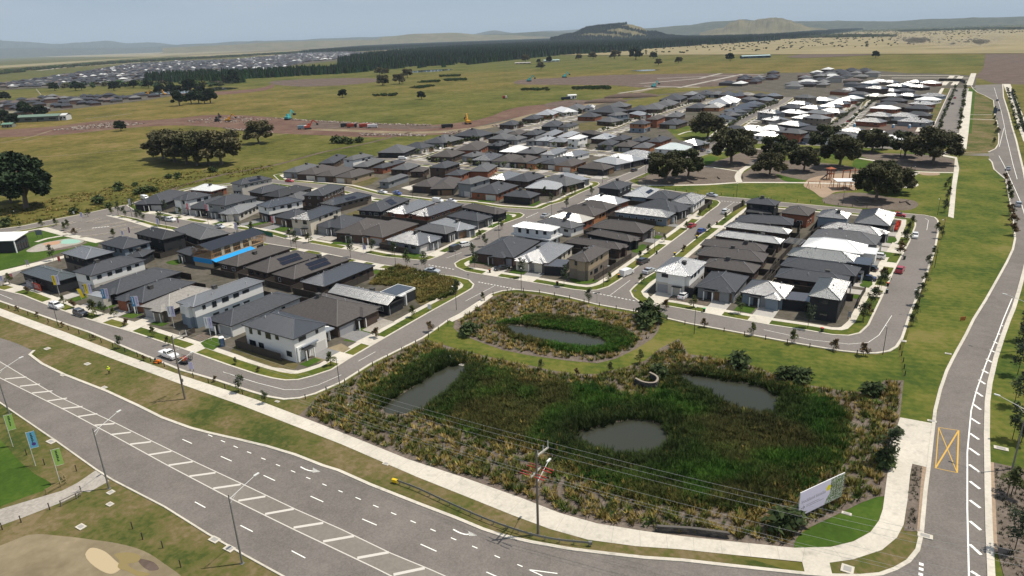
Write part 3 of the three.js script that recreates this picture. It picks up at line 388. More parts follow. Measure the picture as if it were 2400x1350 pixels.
sheet('black_soil', smooth(PF([700, 288, 780, 286, 880, 290, 1000, 294, 1040, 298, 980, 303, 860, 300, 760, 302]), 3, true), 0.05, M.soil, earth); sheet('black_soil', smooth(PF([1280, 243, 1340, 234, 1390, 237, 1360, 246, 1290, 252]), 3, true), 0.06, M.soil, earth);
sheet('turned_soil', smooth(PF([1210, 197, 1230, 186, 1300, 183, 1400, 177, 1520, 174, 1700, 172, 1790, 174, 1760, 186, 1720, 200, 1640, 204, 1520, 206, 1440, 200, 1320, 199]), 3, true), 0.03, M.soil, earth);
for (const q of [[1540, 184, 1790, 174], [1500, 196, 1640, 184, 1690, 172], [1590, 206, 1740, 174], [1510, 202, 1640, 205], [1660, 190, 1760, 190]]) band('formed_lane', PF(q), -3.5, 3.5, 0.1, M.gravel, earth);
band('haul_road', smooth(PF([1420, 238, 1470, 225, 1510, 212, 1560, 205, 1640, 203]), 3), -5, 5, 0.08, M.yard, earth); band('haul_road', smooth(PF([1450, 219, 1510, 210, 1530, 206]), 3), -3, 3, 0.1, M.gravel, earth);
sheet('scraped_soil', smooth(PF([1845, 134, 1900, 126, 1990, 123, 2060, 123, 2040, 129, 1940, 134, 1880, 136]), 3, true), 0.3, M.soil, earth); sheet('scraped_soil', smooth(PF([1985, 103, 2040, 98, 2085, 99, 2080, 107, 2020, 110]), 3, true), 0.3, M.soil, earth); sheet('scraped_soil', smooth(PF([640, 190, 760, 184, 860, 183, 890, 190, 800, 200, 700, 203]), 3, true), 0.1, M.soil, earth); sheet('turned_soil', smooth(PF([350, 218, 450, 217, 520, 214, 600, 208, 640, 196, 620, 212, 520, 222, 400, 226]), 3, true), 0.06, M.redsoil, earth);
sheet('scraped_soil', PF([2310, 122, 2400, 126, 2460, 130, 2460, 200, 2330, 196, 2285, 180, 2305, 160]), 0.1, M.soil, earth); sheet('subdivision', PF([2040, 183, 2060, 172, 2180, 172, 2290, 178, 2285, 204, 2190, 200]), 0.08, M.lot, earth);
for (const q of [[2090, 183, 2285, 183], [2200, 192, 2280, 190], [2050, 177, 2250, 177], [2210, 200, 2232, 178], [2235, 200, 2252, 179], [2272, 200, 2282, 172]]) band('formed_lane', PF(q), -3, 3, 0.14, M.concrete, earth);
sheet('scraped_soil', smooth(PF([-40, 392, 0, 388, 40, 396, 50, 404, 20, 408, -40, 408]), 3, true), 0.04, M.redsoil, earth);
const trk = (a, w, m = M.yard) => band('farm_track', smooth(PF(a), 3), -w, w, 0.05, m, earth);
trk([-40, 374, 60, 369, 180, 362, 300, 351, 420, 341, 520, 329, 600, 322, 680, 312], 0.7); trk([0, 335, 60, 324, 120, 306], 1.3); trk([60, 332, 130, 318, 240, 306], 0.6); trk([200, 278, 260, 272, 310, 266], 0.8, M.gravel); trk([380, 462, 420, 438, 520, 410, 640, 388, 760, 356, 860, 336, 960, 310], 1.5, M.soil); trk([1830, 129, 1960, 121, 2080, 119, 2180, 114, 2300, 121, 2400, 126], 3, M.yard); trk([2200, 102, 2260, 115], 3, M.gravel);
for (const q of [[330, 216, 370, 213, 430, 212, 470, 208, 520, 205, 560, 207, 520, 212, 460, 217, 400, 220, 340, 220], [955, 168, 1000, 164, 1060, 162, 1040, 166, 980, 170], [1480, 165, 1530, 163, 1550, 164, 1500, 167]]) sheet('dam_water', smooth(PF(q), 3, true), 0.12, water);
sheet('far_dry_plain', PF([-300, 135, 0, 134, 100, 131, 240, 124, 420, 117, 600, 113, 820, 106, 900, 104, 780, 114, 620, 122, 480, 128, 300, 138, 120, 152, 0, 160, -300, 172]), 0.8, M.tanplain); sheet('far_dry_plain', PF([620, 128, 760, 120, 900, 114, 930, 122, 880, 132, 760, 134]), 0.8, M.tanplain);
// ================= houses =================
const ROOFC = { slate: [0.052, 0.055, 0.062], char: [0.034, 0.035, 0.038], brown: [0.072, 0.064, 0.06], grey: [0.095, 0.096, 0.1], mid: [0.16, 0.165, 0.172], light: [0.30, 0.31, 0.32], taupe: [0.24, 0.225, 0.205], white: [0.78, 0.78, 0.76], cream: [0.52, 0.49, 0.42], green: [0.07, 0.08, 0.078], teal: [0.5, 0.58, 0.57] };
const ROOFN = { slate: 'slate-grey', char: 'charcoal', brown: 'brown-grey', grey: 'dark grey', mid: 'mid-grey', light: 'pale grey', taupe: 'taupe', white: 'white', cream: 'cream', green: 'green-grey', teal: 'pale teal' };
const WALLC = { white: [0.72, 0.71, 0.68], off: [0.5, 0.47, 0.42], grey: [0.22, 0.23, 0.24], blue: [0.2, 0.24, 0.28], dark: [0.03, 0.031, 0.034], brick: [0.085, 0.06, 0.05], red: [0.26, 0.1, 0.06], orange: [0.34, 0.16, 0.08], tan: [0.34, 0.27, 0.19], cream: [0.55, 0.5, 0.41], mush: [0.2, 0.17, 0.14] };
const WALLN = { white: 'white', off: 'off-white', grey: 'grey', blue: 'blue-grey', dark: 'black', brick: 'brown brick', red: 'red brick', orange: 'orange brick', tan: 'tan brick', cream: 'cream', mush: 'mushroom' };
const ribNormal = mkTex(4, (u) => { const a = 0.62 * Math.sin(u * 6.2832) + 0.0; return [0.5 + 0.5 * Math.sin(a), 0.5, 0.5 + 0.5 * Math.cos(a)]; }, false, 64);
const ribMap = mkTex(256, (u, v) => { const k = 0.86 + 0.14 * tn(u, v, 8, 301, 3) - (u * 8 % 1 < 0.06 ? 0.12 : 0); return [k, k, k]; });
const tileMap = mkTex(256, (u, v) => { const c = Math.floor(v * 12), r = hash2(c, Math.floor(u * 12 + (c % 2) * 0.5), 5), k = 0.8 + 0.2 * r - (v * 12 % 1 < 0.16 ? 0.42 : 0); return [k, k, k]; });
const tileBump = mkTex(128, (u, v) => { const k = 1 - (v * 6 % 1); return [k, k, k]; }, false);
const brickMap = mkTex(256, (u, v) => { const r = Math.floor(v * 16), x = u * 8 + (r % 2) * 0.5, m = (v * 16 % 1 < 0.14) || (x % 1 < 0.07); const k = m ? 1.15 : 0.72 + 0.3 * hash2(r, Math.floor(x) % 8, 8); return [Math.min(1, k), Math.min(1, k * 0.98), Math.min(1, k * 0.95)]; });
const boardMap = mkTex(128, (u, v) => { const k = (v * 8 % 1 < 0.1 ? 0.78 : 0.97) - 0.05 * tn(u, v, 6, 311, 2); return [k, k, k]; });
tileMap.repeat.set(1 / 4, 1 / 4); tileBump.repeat.set(1 / 2, 1 / 2); ribMap.repeat.set(1 / 6, 1 / 6); ribNormal.repeat.set(1 / 0.2, 1); brickMap.repeat.set(1 / 1.9, 1 / 1.4); boardMap.repeat.set(1 / 2, 1 / 2);
const roofMats = {}, wallMats = {};
function roofMat(kind, c) {
const k = kind + c; if (roofMats[k]) return roofMats[k];
const col = new THREE.Color().setRGB(...ROOFC[c]);
return roofMats[k] = kind === 'm' ? new THREE.MeshPhysicalMaterial({ color: col, map: ribMap, normalMap: ribNormal, roughness: 0.27, specularIntensity: 1, ior: 2.2, name: 'corrugated steel ' + c })
: new THREE.MeshPhysicalMaterial({ color: col.clone().multiplyScalar(1.25), map: tileMap, bumpMap: tileBump, bumpScale: 0.03, roughness: 0.72, specularIntensity: 0.5, name: 'roof tile ' + c });
}
function wallMat(c) {
if (wallMats[c]) return wallMats[c];
const br = ['brick', 'red', 'orange', 'tan', 'mush'].includes(c);
return wallMats[c] = new THREE.MeshPhysicalMaterial({ color: new THREE.Color().setRGB(...WALLC[c]), map: br ? brickMap : boardMap, roughness: 0.85, specularIntensity: 0.4, name: c + ' wall' });
}
const glassMat = new THREE.MeshPhysicalMaterial({ color: new THREE.Color().setRGB(0.02, 0.026, 0.03), roughness: 0.08, specularIntensity: 1, name: 'window glass' });
const frameDark = flat([0.03, 0.03, 0.032], { roughness: 0.5, name: 'dark frame' }), frameWhite = flat([0.7, 0.7, 0.68], { roughness: 0.5, name: 'white frame' });
const doorMats = [flat([0.04, 0.04, 0.043], { roughness: 0.6 }), flat([0.28, 0.28, 0.29], { roughness: 0.6 }), flat([0.16, 0.1, 0.06], { roughness: 0.6 }), flat([0.5, 0.48, 0.45], { roughness: 0.6 })];
const solarMat = new THREE.MeshPhysicalMaterial({ color: new THREE.Color().setRGB(0.012, 0.014, 0.024), roughness: 0.18, specularIntensity: 0.7, name: 'solar cell' });
const coolerMat = flat([0.07, 0.068, 0.064], { roughness: 0.7 }), ventMat = flat([0.5, 0.5, 0.5], { roughness: 0.5, metalness: 0.4 }), deckMat = flat([0.2, 0.22, 0.25], { roughness: 0.7 });
const capMats = {}; const capMat = (c) => capMats[c] ||= flat(ROOFC[c].map((v) => Math.min(0.8, v * 1.5 + 0.02)), { roughness: 0.35, specularIntensity: 0.8 });
const fenceMat = flat([0.052, 0.044, 0.038], { roughness: 0.9, map: null, name: 'dark paling fence' });
const SLOPE = Math.tan(22.5 * Math.PI / 180);

function hip(b, x0, x1, z0, z1, y, caps, gable, slope = SLOPE) {
const W = x1 - x0, D = z1 - z0, c = Math.hypot(1, slope);
const turn = W < D, L = turn ? D : W, S = turn ? W : D, h = S / 2 * slope, in_ = gable ? 0 : S / 2;
const q = (a, t, yy) => (turn ? [x1 - t, yy, z0 + a] : [x0 + a, yy, z0 + t]);   // a along the ridge, t across
const R0 = q(in_, S / 2, y + h), R1 = q(L - in_, S / 2, y + h), A = q(0, 0, y), B = q(L, 0, y), C = q(L, S, y), E = q(0, S, y), v = S / 2 * c;
b.quad(C, E, R0, R1, [[0, 0], [L, 0], [L - in_, v], [in_, v]]); b.quad(A, B, R1, R0, [[0, 0], [L, 0], [L - in_, v], [in_, v]]);
if (!gable) { b.tri(E, A, R0, [0, 0], [S, 0], [S / 2, v]); b.tri(B, C, R1, [0, 0], [S, 0], [S / 2, v]); }
if (caps) { caps.push([R0, R1]); if (!gable) caps.push([A, R0], [E, R0], [B, R1], [C, R1]); }
return { h, turn, R0, R1, A, B, C, E };
}
const rowCount = {}; let HN = 0;
function fromPixels(q, e) {
const L = PX(q[0], q[1], e), N = PX(q[2], q[3], e), R = PX(q[4], q[5], e);
let u = [L[0] - N[0], L[1] - N[1]], w = [R[0] - N[0], R[1] - N[1]]; const lu = Math.hypot(...u), lw = Math.hypot(...w);
let swap = lw > lu; if (swap) [u, w] = [w, u]; const len = Math.max(lu, lw), a = [u[0] / len, u[1] / len];
let n = [-a[1], a[0]]; let dep = w[0] * n[0] + w[1] * n[1]; if (dep < 0) { n = [-n[0], -n[1]]; dep = -dep; }
dep = clamp(dep, 6, 26);
return { cx: N[0] + a[0] * len / 2 + n[0] * dep / 2, cz: N[1] + a[1] * len / 2 + n[1] * dep / 2, len: clamp(len, 7, 34), dep, a, n, swap };
}
function house(spec, g, label, group) {
HN++; const r = rng(1000 + HN * 7), lod = spec.lod, e = spec.e, th = Math.atan2(-g.a[1], g.a[0]);
const o = thing(spec.two ? 'two_storey_house' : 'house', label, 'house', group, g.cx, 0.12, g.cz, th);
const W = g.len, D = g.dep, x0 = -W / 2, x1 = W / 2, z0 = -D / 2, z1 = D / 2, ov = 0.5;
const sz = Math.sin(th) * g.n[0] + Math.cos(th) * g.n[1] > 0 ? 1 : -1;     // local z of the far long side
const rm = roofMat(spec.kind, spec.c), b = new MB(), caps = [];
const main = hip(b, x0, x1, z0, z1, e, caps, spec.gable, spec.slope);
const loc = (v) => [v[0] * Math.cos(th) - v[1] * Math.sin(th), v[0] * Math.sin(th) + v[1] * Math.cos(th)];
const toCam = loc([-g.cx, -g.cz]);
const faces = [{ n: [0, 1], d: z1 - ov, h: W / 2 - ov }, { n: [0, -1], d: z1 - ov, h: W / 2 - ov }, { n: [1, 0], d: x1 - ov, h: D / 2 - ov }, { n: [-1, 0], d: x1 - ov, h: D / 2 - ov }];
for (const f of faces) f.vis = f.n[0] * (toCam[0] - f.n[0] * f.d) + f.n[1] * (toCam[1] - f.n[1] * f.d) > 0;
const faceOf = (k) => { const longEdge = g.swap ? 1 : 0, isLong = (k % 2) === longEdge, near = k < 2; let n; if (isLong) n = [0, near ? -sz : sz]; else n = [near ? -1 : 1, 0]; return faces.find((f) => f.n[0] === n[0] && f.n[1] === n[1]); };
const F = faceOf(spec.front);
const wallsOf = []; // extra wall boxes
const at = (f, s, d) => [f.n[0] * d - f.n[1] * s, f.n[1] * d + f.n[0] * s];
for (const [k, a0, a1, pr] of spec.wings || []) {
const f = faceOf(k), hw = (a1 - a0) * f.h, mid = (a0 + a1 - 1) * f.h, len = pr + hw * 2.2, d1 = f.d + ov + pr;
const p = at(f, mid, d1 - len / 2), hx = f.n[0] ? len / 2 : hw, hz = f.n[0] ? hw : len / 2;
if (hw < 1) continue;
const sub = new MB(), cc = []; hip(sub, p[0] - hx, p[0] + hx, p[1] - hz, p[1] + hz, e - 0.015, null, false, spec.slope);
b.p.push(...sub.p); b.u.push(...sub.u);
const q = at(f, mid, f.d + pr / 2 - 0.3), wx = f.n[0] ? pr / 2 + 0.3 : hw - ov, wz = f.n[0] ? hw - ov : pr / 2 + 0.3; wallsOf.push([q[0] - wx, q[1] - wz, q[0] + wx, q[1] + wz]);
}
part('roof', b.geo(), rm, o);
if (lod < 2) { const fb = new MB(); fb.box(x0 + 0.02, e - 0.2, z0 + 0.02, x1 - 0.02, e - 0.012, z1 - 0.02); part('eaves', fb.geo(), spec.c === 'white' || spec.w === 'white' && r() < 0.4 ? frameWhite : frameDark, o); }
if (lod < 1) { const cb = new MB(); for (const [p, q] of caps) cb.bar([p[0], p[1] + 0.03, p[2]], [q[0], q[1] + 0.03, q[2]], 0.2, 0.08); part('ridge_cap', cb.geo(), capMat(spec.c), o); }
if (spec.ribs) { // standing seams, as far as they can be told apart
const rb = new MB(), c = spec.slope || SLOPE, S = main.turn ? W : D, Lr = main.turn ? D : W;
const q = (a, t, y) => (main.turn ? [x1 - t, y, z0 + a] : [x0 + a, y, z0 + t]);
for (let a = 0.35; a < Lr; a += 0.55) { const run = spec.gable ? S / 2 : Math.min(S / 2, a, Lr - a); for (const s of [0, 1]) rb.bar(q(a, s ? S : 0, e + 0.02), q(a, s ? S - run : run, e + run * c + 0.02), 0.09, 0.05); }
if (!spec.gable) for (let t = 0.35; t < S; t += 0.55) { const run = Math.min(t, S - t); rb.bar(q(0, t, e + 0.02), q(run, t, e + run * c + 0.02), 0.09, 0.05); rb.bar(q(Lr, t, e + 0.02), q(Lr - run, t, e + run * c + 0.02), 0.09, 0.05); }
part('seams', rb.geo(), rm, o).userData.kind = 'stuff';
}
const wb = new MB(), split = spec.two && spec.w2 ? 2.9 : e - 0.1;
wb.box(x0 + ov, 0, z0 + ov, x1 - ov, split, z1 - ov); for (const q of wallsOf) wb.box(q[0], 0, q[1], q[2], split - 0.01, q[3]);
if (spec.gable) for (const s of [-1, 1]) { const X = main.turn ? 0 : s * (x1 - ov), Z = main.turn ? s * (z1 - ov) : 0, hw = (main.turn ? W : D) / 2 - ov; const p = main.turn ? [[-hw, e - 0.1, Z], [hw, e - 0.1, Z], [0, e + hw * SLOPE, Z]] : [[X, e - 0.1, hw], [X, e - 0.1, -hw], [X, e + hw * SLOPE, 0]]; wb.tri(...p); wb.tri(p[0], p[2], p[1]); }
part('wall', wb.geo(), wallMat(spec.w), o);
if (spec.two && spec.w2) { const ub = new MB(); ub.box(x0 + ov - 0.03, 2.9, z0 + ov - 0.03, x1 - ov + 0.03, e - 0.1, z1 - ov + 0.03); for (const q of wallsOf) ub.box(q[0] - 0.03, 2.9, q[1] - 0.03, q[2] + 0.03, e - 0.11, q[3] + 0.03); part('upper_wall', ub.geo(), wallMat(spec.w2), o); }
const wm = spec.w === 'white' || spec.w2 === 'white' ? frameDark : r() < 0.35 ? frameWhite : frameDark;
const put = (name, mat, f, s, y, w, h, d, parent = o) => { const p = at(f, s, f.d + d / 2 - 0.02); return boxPart(name, mat, parent, p[0], y, p[1], f.n[0] ? d : w, h, f.n[0] ? w : d); };
const win = (f, s, y, w, h) => {
const k = put('window', glassMat, f, s, y, w, h, 0.09);
if (lod < 1) { const fr = new MB(), t = 0.07; const X = f.n[0] ? 0.09 : w, Z = f.n[0] ? w : 0.09; const bx = (s0, y0, s1, y1) => (f.n[0] ? fr.box(-0.07, y0, s0, 0.07, y1, s1) : fr.box(s0, y0, -0.07, s1, y1, 0.07)); bx(-w / 2, -h / 2, w / 2, -h / 2 + t); bx(-w / 2, h / 2 - t, w / 2, h / 2); bx(-w / 2, -h / 2 + t, -w / 2 + t, h / 2 - t); bx(w / 2 - t, -h / 2 + t, w / 2, h / 2 - t); if (w > 1.4) bx(-0.025, -h / 2 + t, 0.025, h / 2 - t); const m = part('frame', fr.geo(), wm, k); m.scale.set(1 / X, 1 / h, 1 / Z); }
};
if (lod < 2) for (const f of faces) {
if (!f.vis && lod > 0) continue; if (!f.vis && f !== F) continue;
const isF = f === F, levels = spec.two ? [1.35, 4.35] : [1.35];
let g0 = null;
if (isF && f.h > 3.2) { // garage, front door
const gw = Math.min(4.9, f.h * 0.95), side = r() < 0.5 ? 1 : -1, s = side * (f.h - gw / 2 - 0.5), wing = wallsOf.length ? 0 : 0; g0 = [s - gw / 2 - 0.3, s + gw / 2 + 0.3];
const gd = put('garage_door', doorMats[Math.floor(r() * 4)], f, s, 1.18, gw, 2.3, 0.07); o.userData2 = { f, s, gw };
put('front_door', doorMats[Math.floor(r() * 3)], f, s - side * (gw / 2 + 1.3), 1.08, 1.0, 2.1, 0.07);
if (lod < 1) { const p = at(f, s - side * (gw / 2 + 1.3), f.d + 0.7); boxPart('porch_roof', frameDark, o, p[0], 2.55, p[1], f.n[0] ? 1.4 : 2.6, 0.16, f.n[0] ? 2.6 : 1.4); for (const q of [-1.1, 1.1]) { const pp = at(f, s - side * (gw / 2 + 1.3) + q, f.d + 1.25); boxPart('porch_post', frameWhite, o, pp[0], 1.25, pp[1], 0.22, 2.5, 0.22); } }
g0[0] = Math.min(g0[0], s - side * (gw / 2 + 1.3) - 0.8); g0[1] = Math.max(g0[1], s - side * (gw / 2 + 1.3) + 0.8);
}
for (const y of levels) {
const pitch = lod < 1 ? 3.1 : 4.6, n = Math.max(1, Math.floor(f.h * 2 / pitch));
for (let i = 0; i < n; i++) {
const s = ((i + 0.5) / n - 0.5) * 2 * f.h * 0.92 + (r() - 0.5) * 0.5, w = 0.7 + r() * 1.5, h = 0.8 + r() * 0.7; if (r() < 0.18) continue;
if (y < 2 && g0 && s > g0[0] - w / 2 && s < g0[1] + w / 2) continue; if (Math.abs(s) + w / 2 > f.h - 0.1) continue;
win(f, s, y + 0.75 - h / 2 + 0.2, w, h);
}
}
}
const onRoof = (lx, lz) => { const S = Math.min(W, D) / 2, dx = W / 2 - Math.abs(lx), dz = D / 2 - Math.abs(lz); return e + Math.min(dx, dz, S) * (spec.slope || SLOPE); };
if (lod < 2 && (spec.cooler || r() < 0.35)) { const lx = (r() - 0.5) * W * 0.4, lz = (r() - 0.3) * D * 0.3, y = onRoof(lx, lz); const cb = new MB(); cb.box(lx - 0.55, y - 0.1, lz - 0.5, lx + 0.55, y + 0.75, lz + 0.5); cb.box(lx - 0.62, y + 0.75, lz - 0.57, lx + 0.62, y + 0.85, lz + 0.57); part('roof_cooler', cb.geo(), coolerMat, o); }
if (lod < 1) for (let i = 0; i < 2; i++) { const lx = (r() - 0.5) * W * 0.6, lz = (r() - 0.5) * D * 0.6, y = onRoof(lx, lz); part('vent', new THREE.CylinderGeometry(0.12, 0.14, 0.5, 8), ventMat, o).position.set(lx, y + 0.2, lz); }
if (spec.solar) { // panels on the slope that faces the camera's near long side
const [n, rows] = spec.solar, s = -sz, c = Math.hypot(1, SLOPE); const along_ = main.turn ? 2 : 0;
for (let k = 0; k < rows; k++) for (let i = 0; i < n; i++) {
const a = (i - (n - 1) / 2) * 1.07 + (k % 2) * 0.5 + (spec.sx || 0), tt = 1.6 + k * 1.75; // distance up from the eaves
const S = (main.turn ? W : D) / 2, y = e + tt * SLOPE + 0.1, m = part('solar_panel', UNIT, solarMat, o); m.scale.set(main.turn ? 1.66 : 1.0, 0.05, main.turn ? 1.0 : 1.66);
if (main.turn) { const q = toCam[0] > 0 ? 1 : -1; m.position.set(q * (S - tt), y, a); m.rotation.z = -q * Math.atan(SLOPE); } else { m.position.set(a, y, s * (S - tt)); m.rotation.x = s * Math.atan(SLOPE); }
}
}
o.userData2 ||= null; const fr = o.userData2; delete o.userData2;
const toW = (p) => [g.cx + p[0] * Math.cos(th) + p[1] * Math.sin(th), g.cz - p[0] * Math.sin(th) + p[1] * Math.cos(th)];
const info = { o, g, th, F, faces, at, toW, fr, W, D, spec, r };
return info;
}
function kerbHit(p, d) { // distance from p along d to the nearest block edge
let best = 1e9; for (const q of KERBS) for (let i = 0; i < q.length; i++) { const a = q[i], b = q[(i + 1) % q.length], ex = b[0] - a[0], ez = b[1] - a[1], det = d[0] * -ez + d[1] * ex; if (Math.abs(det) < 1e-9) continue; const t = ((a[0] - p[0]) * -ez + (a[1] - p[1]) * ex) / det, s = (d[0] * (a[1] - p[1]) - d[1] * (a[0] - p[0])) / det; if (t > 0 && s >= 0 && s <= 1 && t < best) best = t; } return best;
}
let driveY = 0.15;
function frontYard(h) {
if (!h.fr) return; const { f, s, gw } = h.fr, r = h.r;
const c = h.toW(h.at(f, s, f.d + 0.1)), e = h.toW(h.at(f, s, f.d + 1.1)), d = [e[0] - c[0], e[1] - c[1]], hit = kerbHit(c, d); if (hit > 17 || hit < 2) return;
const g = structGroup('driveway'); driveY = 0.15 + (HN % 7) * 0.0035;
const q = [h.at(f, s - gw / 2 - 0.1, f.d), h.at(f, s + gw / 2 + 0.1, f.d), h.at(f, s + gw / 2 + 0.2, f.d + hit - 0.1), h.at(f, s - gw / 2 - 0.2, f.d + hit - 0.1)].map(h.toW);
const m = [M.driveway, M.driveway, M.concrete, M.darkdrive][Math.floor(r() * 4)];
const cut = Math.max(0.5, hit - 4.5), q1 = [q[0], q[1], ...[h.at(f, s + gw / 2 + 0.15, f.d + cut), h.at(f, s - gw / 2 - 0.15, f.d + cut)].map(h.toW)], q2 = [q1[3], q1[2], q[2], q[3]];
sheet('paving', q1, driveY, m, g); sheet('crossover', q2, driveY + 0.001, M.concrete, g);
const side = s > 0 ? -1 : 1, l0 = s + side * (gw / 2 + 0.6), l1 = side * (f.h + 0.3); if (hit > 7 && Math.abs(l1 - l0) > 2.5) { const kind = r(); sheet(kind < 0.6 ? 'front_lawn' : 'front_garden_bed', [h.at(f, l0, f.d + 1.6), h.at(f, l1, f.d + 1.0), h.at(f, l1, f.d + hit - 4.9), h.at(f, l0, f.d + hit - 4.9)].map(h.toW), driveY + 0.0004, kind < 0.6 ? M.turf : kind < 0.8 ? M.mulch : M.gravel, g); }
}
let fenceNo = 0; const fenceOf = { };
function fences(h, where) { // dark paling fence round the back of a lot
const { f, s } = h.fr || { f: h.F }, ov = 1.3, back = [-f.n[0], -f.n[1]], B = h.faces.find((k) => k.n[0] === back[0] && k.n[1] === back[1]);
const hs = f.h + ov, d1 = B.d + 2.6; const pts = [h.at(B, -hs, -f.d + 3.5), h.at(B, -hs, d1), h.at(B, hs, d1)].map(h.toW);
const o = thing('paling_fence', 'dark paling fence behind the ' + where, 'fence', 'dark fences between the house lots');
const b = new MB(), c = new MB();
for (let i = 0; i < 2; i++) { const a = pts[i], e = pts[i + 1]; b.bar([a[0], 1.05, a[1]], [e[0], 1.05, e[1]], 0.05, 1.8); c.bar([a[0], 1.98, a[1]], [e[0], 1.98, e[1]], 0.14, 0.05); for (const p of along([a, e], 4.8)) boxPart('post', fenceMat, o, p[0], 1.08, p[1], 0.12, 1.95, 0.12); }
part('palings', b.geo(), fenceMat, o); part('capping', c.geo(), fenceMat, o);
}
function parse(str, lod) {
const s = { two: false, kind: 't', c: 'slate', w: 'brick', lod, front: 0, wings: [] };
for (const t of str.split(' ').filter(Boolean)) {
if (t === '2') s.two = true; else if (t === 'm' || t === 't') s.kind = t; else if (t[0] === '#') s.c = t.slice(1); else if (t[0] === 'w' && t[1] === ':') [s.w, s.w2] = t.slice(2).split('/');
else if (t[0] === 'f') s.front = +t[1]; else if (t[0] === 'e') s.e = +t.slice(1); else if (t === 'gable') s.gable = true; else if (t === 'cool') s.cooler = true; else if (t[0] === 's' && t[1] === ':') s.solar = t.slice(2).split('x').map(Number);
else if (t === 'ribs') s.ribs = true; else if (t[0] === 'v') { const q = t.slice(1).split(',').map(Number); s.wings.push(q); } else throw new Error('token ' + t);
}
s.e ||= s.two ? 5.8 : 3.05; return s;
}
const HOUSES = [];
function row(where, lod, group, list, opt = {}) {
list.sort((p, q) => (where.includes('near end') ? q[3] - p[3] : where.includes('from right') ? q[2] - p[2] : p[2] - q[2])).forEach((q, i) => {
const s = parse((opt.base || '') + ' ' + (q[6] || ''), lod); const g = fromPixels(q, s.e);
const label = `${s.two ? 'two-storey' : 'single-storey'} ${WALLN[s.w2 || s.w]} house, ${ROOFN[s.c]} ${s.kind === 'm' ? 'metal' : 'tile'} roof, ${ORD[i]} ${where}`;
const h = house(s, g, label, group); HOUSES.push(h);
if (lod < 1) { frontYard(h); if (!opt.nofence) fences(h, (q[7] || `${ORD[i]} house ${where}`)); }
h.label = label; h.px = q;
});
}
row('from left in front row by the highway', 0, 'houses in the front row by the highway', [
[47, 639, 126, 663, 188, 645, 'e3.7 m #green w:dark f0'],
[167, 638, 213, 648, 342, 610, '2 t #slate w:off/white f0'],
[219, 678, 273, 691, 427, 638, 't #slate w:dark f0 v0,0.05,0.5,1.2'],
[281, 695, 334, 711, 461, 662, 't #slate w:red f0 cool v0,0.5,0.95,1'],
[335, 716, 396, 731, 516, 680, 't #taupe w:mush f0 v0,0.1,0.55,1.2'],
[403, 713, 453, 721, 620, 660, '2 e5.9 m #mid w:blue/white f0 v0,0.1,0.55,0.9'],
[488, 747, 541, 766, 708, 697, 't #slate w:white f0'],
[565, 762, 687, 797, 760, 757, '2 m #slate ribs w:white f1'],
]);
row('from right on the pond link street', 0, 'houses facing the street beside the pond', [
[655, 729, 790, 767, 880, 717, 't #brown w:brick f1 cool v1,0.1,0.5,1.2'],
[768, 686, 909, 717, 952, 698, 'm #mid gable ribs w:dark f1'],
]);
row('from right behind the vacant lot', 0, 'houses behind the weedy vacant lot', [
[703, 661, 759, 673, 880, 623, 'm #slate w:brick f2'],
[635, 644, 689, 656, 823, 608, 't #brown w:brick f2 s:7x2'],
[564, 631, 627, 641, 752, 599, 't #brown w:brick f2 s:7x2'],
[511, 616, 557, 626, 684, 582, 't #brown w:brick f2'],
]);
row('from right near the car park', 0, 'houses behind the front row near the car park', [
[412, 590, 452, 603, 482, 590, 't #slate w:brick f0'],
[405, 539, 469, 563, 540, 547, 't #grey w:dark f2 v2,0.1,0.5,1'],
[315, 548, 380, 563, 433, 548, '2 t #char w:dark f2'],
[233, 572, 289, 585, 353, 567, '2 t #slate w:blue f2'],
[303, 597, 334, 603, 364, 587, 't #slate w:dark f0'],
[143, 594, 201, 609, 268, 591, '2 m #mid w:mush/dark f3'],
]);
row('from left opposite the car park', 0, 'show homes opposite the car park', [
[334, 471, 380, 479, 455, 452, 't #slate w:dark f0 v0,0.5,0.95,1'],
[398, 468, 437, 471, 497, 457, '2 t #slate w:white f0 v0,0.3,0.9,1'],
[451, 483, 484, 491, 560, 466, 't #slate w:dark f0'],
[492, 475, 528, 483, 604, 463, '2 t #slate w:grey f0'],
[520, 498, 560, 502, 622, 474, 't #mid w:off f0 v0,0.2,0.7,1'],
[582, 485, 628, 488, 712, 470, '2 m #slate w:dark/white f0'],
[640, 508, 690, 517, 740, 500, 't #slate w:brick f0'],
[687, 510, 727, 517, 802, 488, '2 m #char w:cream f0'],
[740, 528, 800, 537, 867, 515, 't #slate w:grey f0 v0,0.4,0.95,1.2'],
[800, 538, 862, 551, 920, 520, 't #brown w:brick f0 v0,0.1,0.5,1'],
[848, 543, 897, 558, 982, 525, 't #brown w:orange f0'],
[903, 563, 982, 577, 1030, 555, 'm #mid ribs w:grey f1 v1,0.1,0.6,0.8'],
]);
row('from near end, cross street west side', 0, 'houses on the west side of the long cross street', [
[970, 538, 1045, 550, 1085, 538, 't #grey w:dark f1'],
[1007, 523, 1072, 543, 1110, 530, 'm #light ribs w:grey f1 v1,0.1,0.6,1'],
[1047, 507, 1120, 520, 1153, 508, 't #slate w:grey f1'],
[1080, 486, 1160, 503, 1187, 494, 't #brown w:dark f1 v1,0.3,0.95,1'],
]);
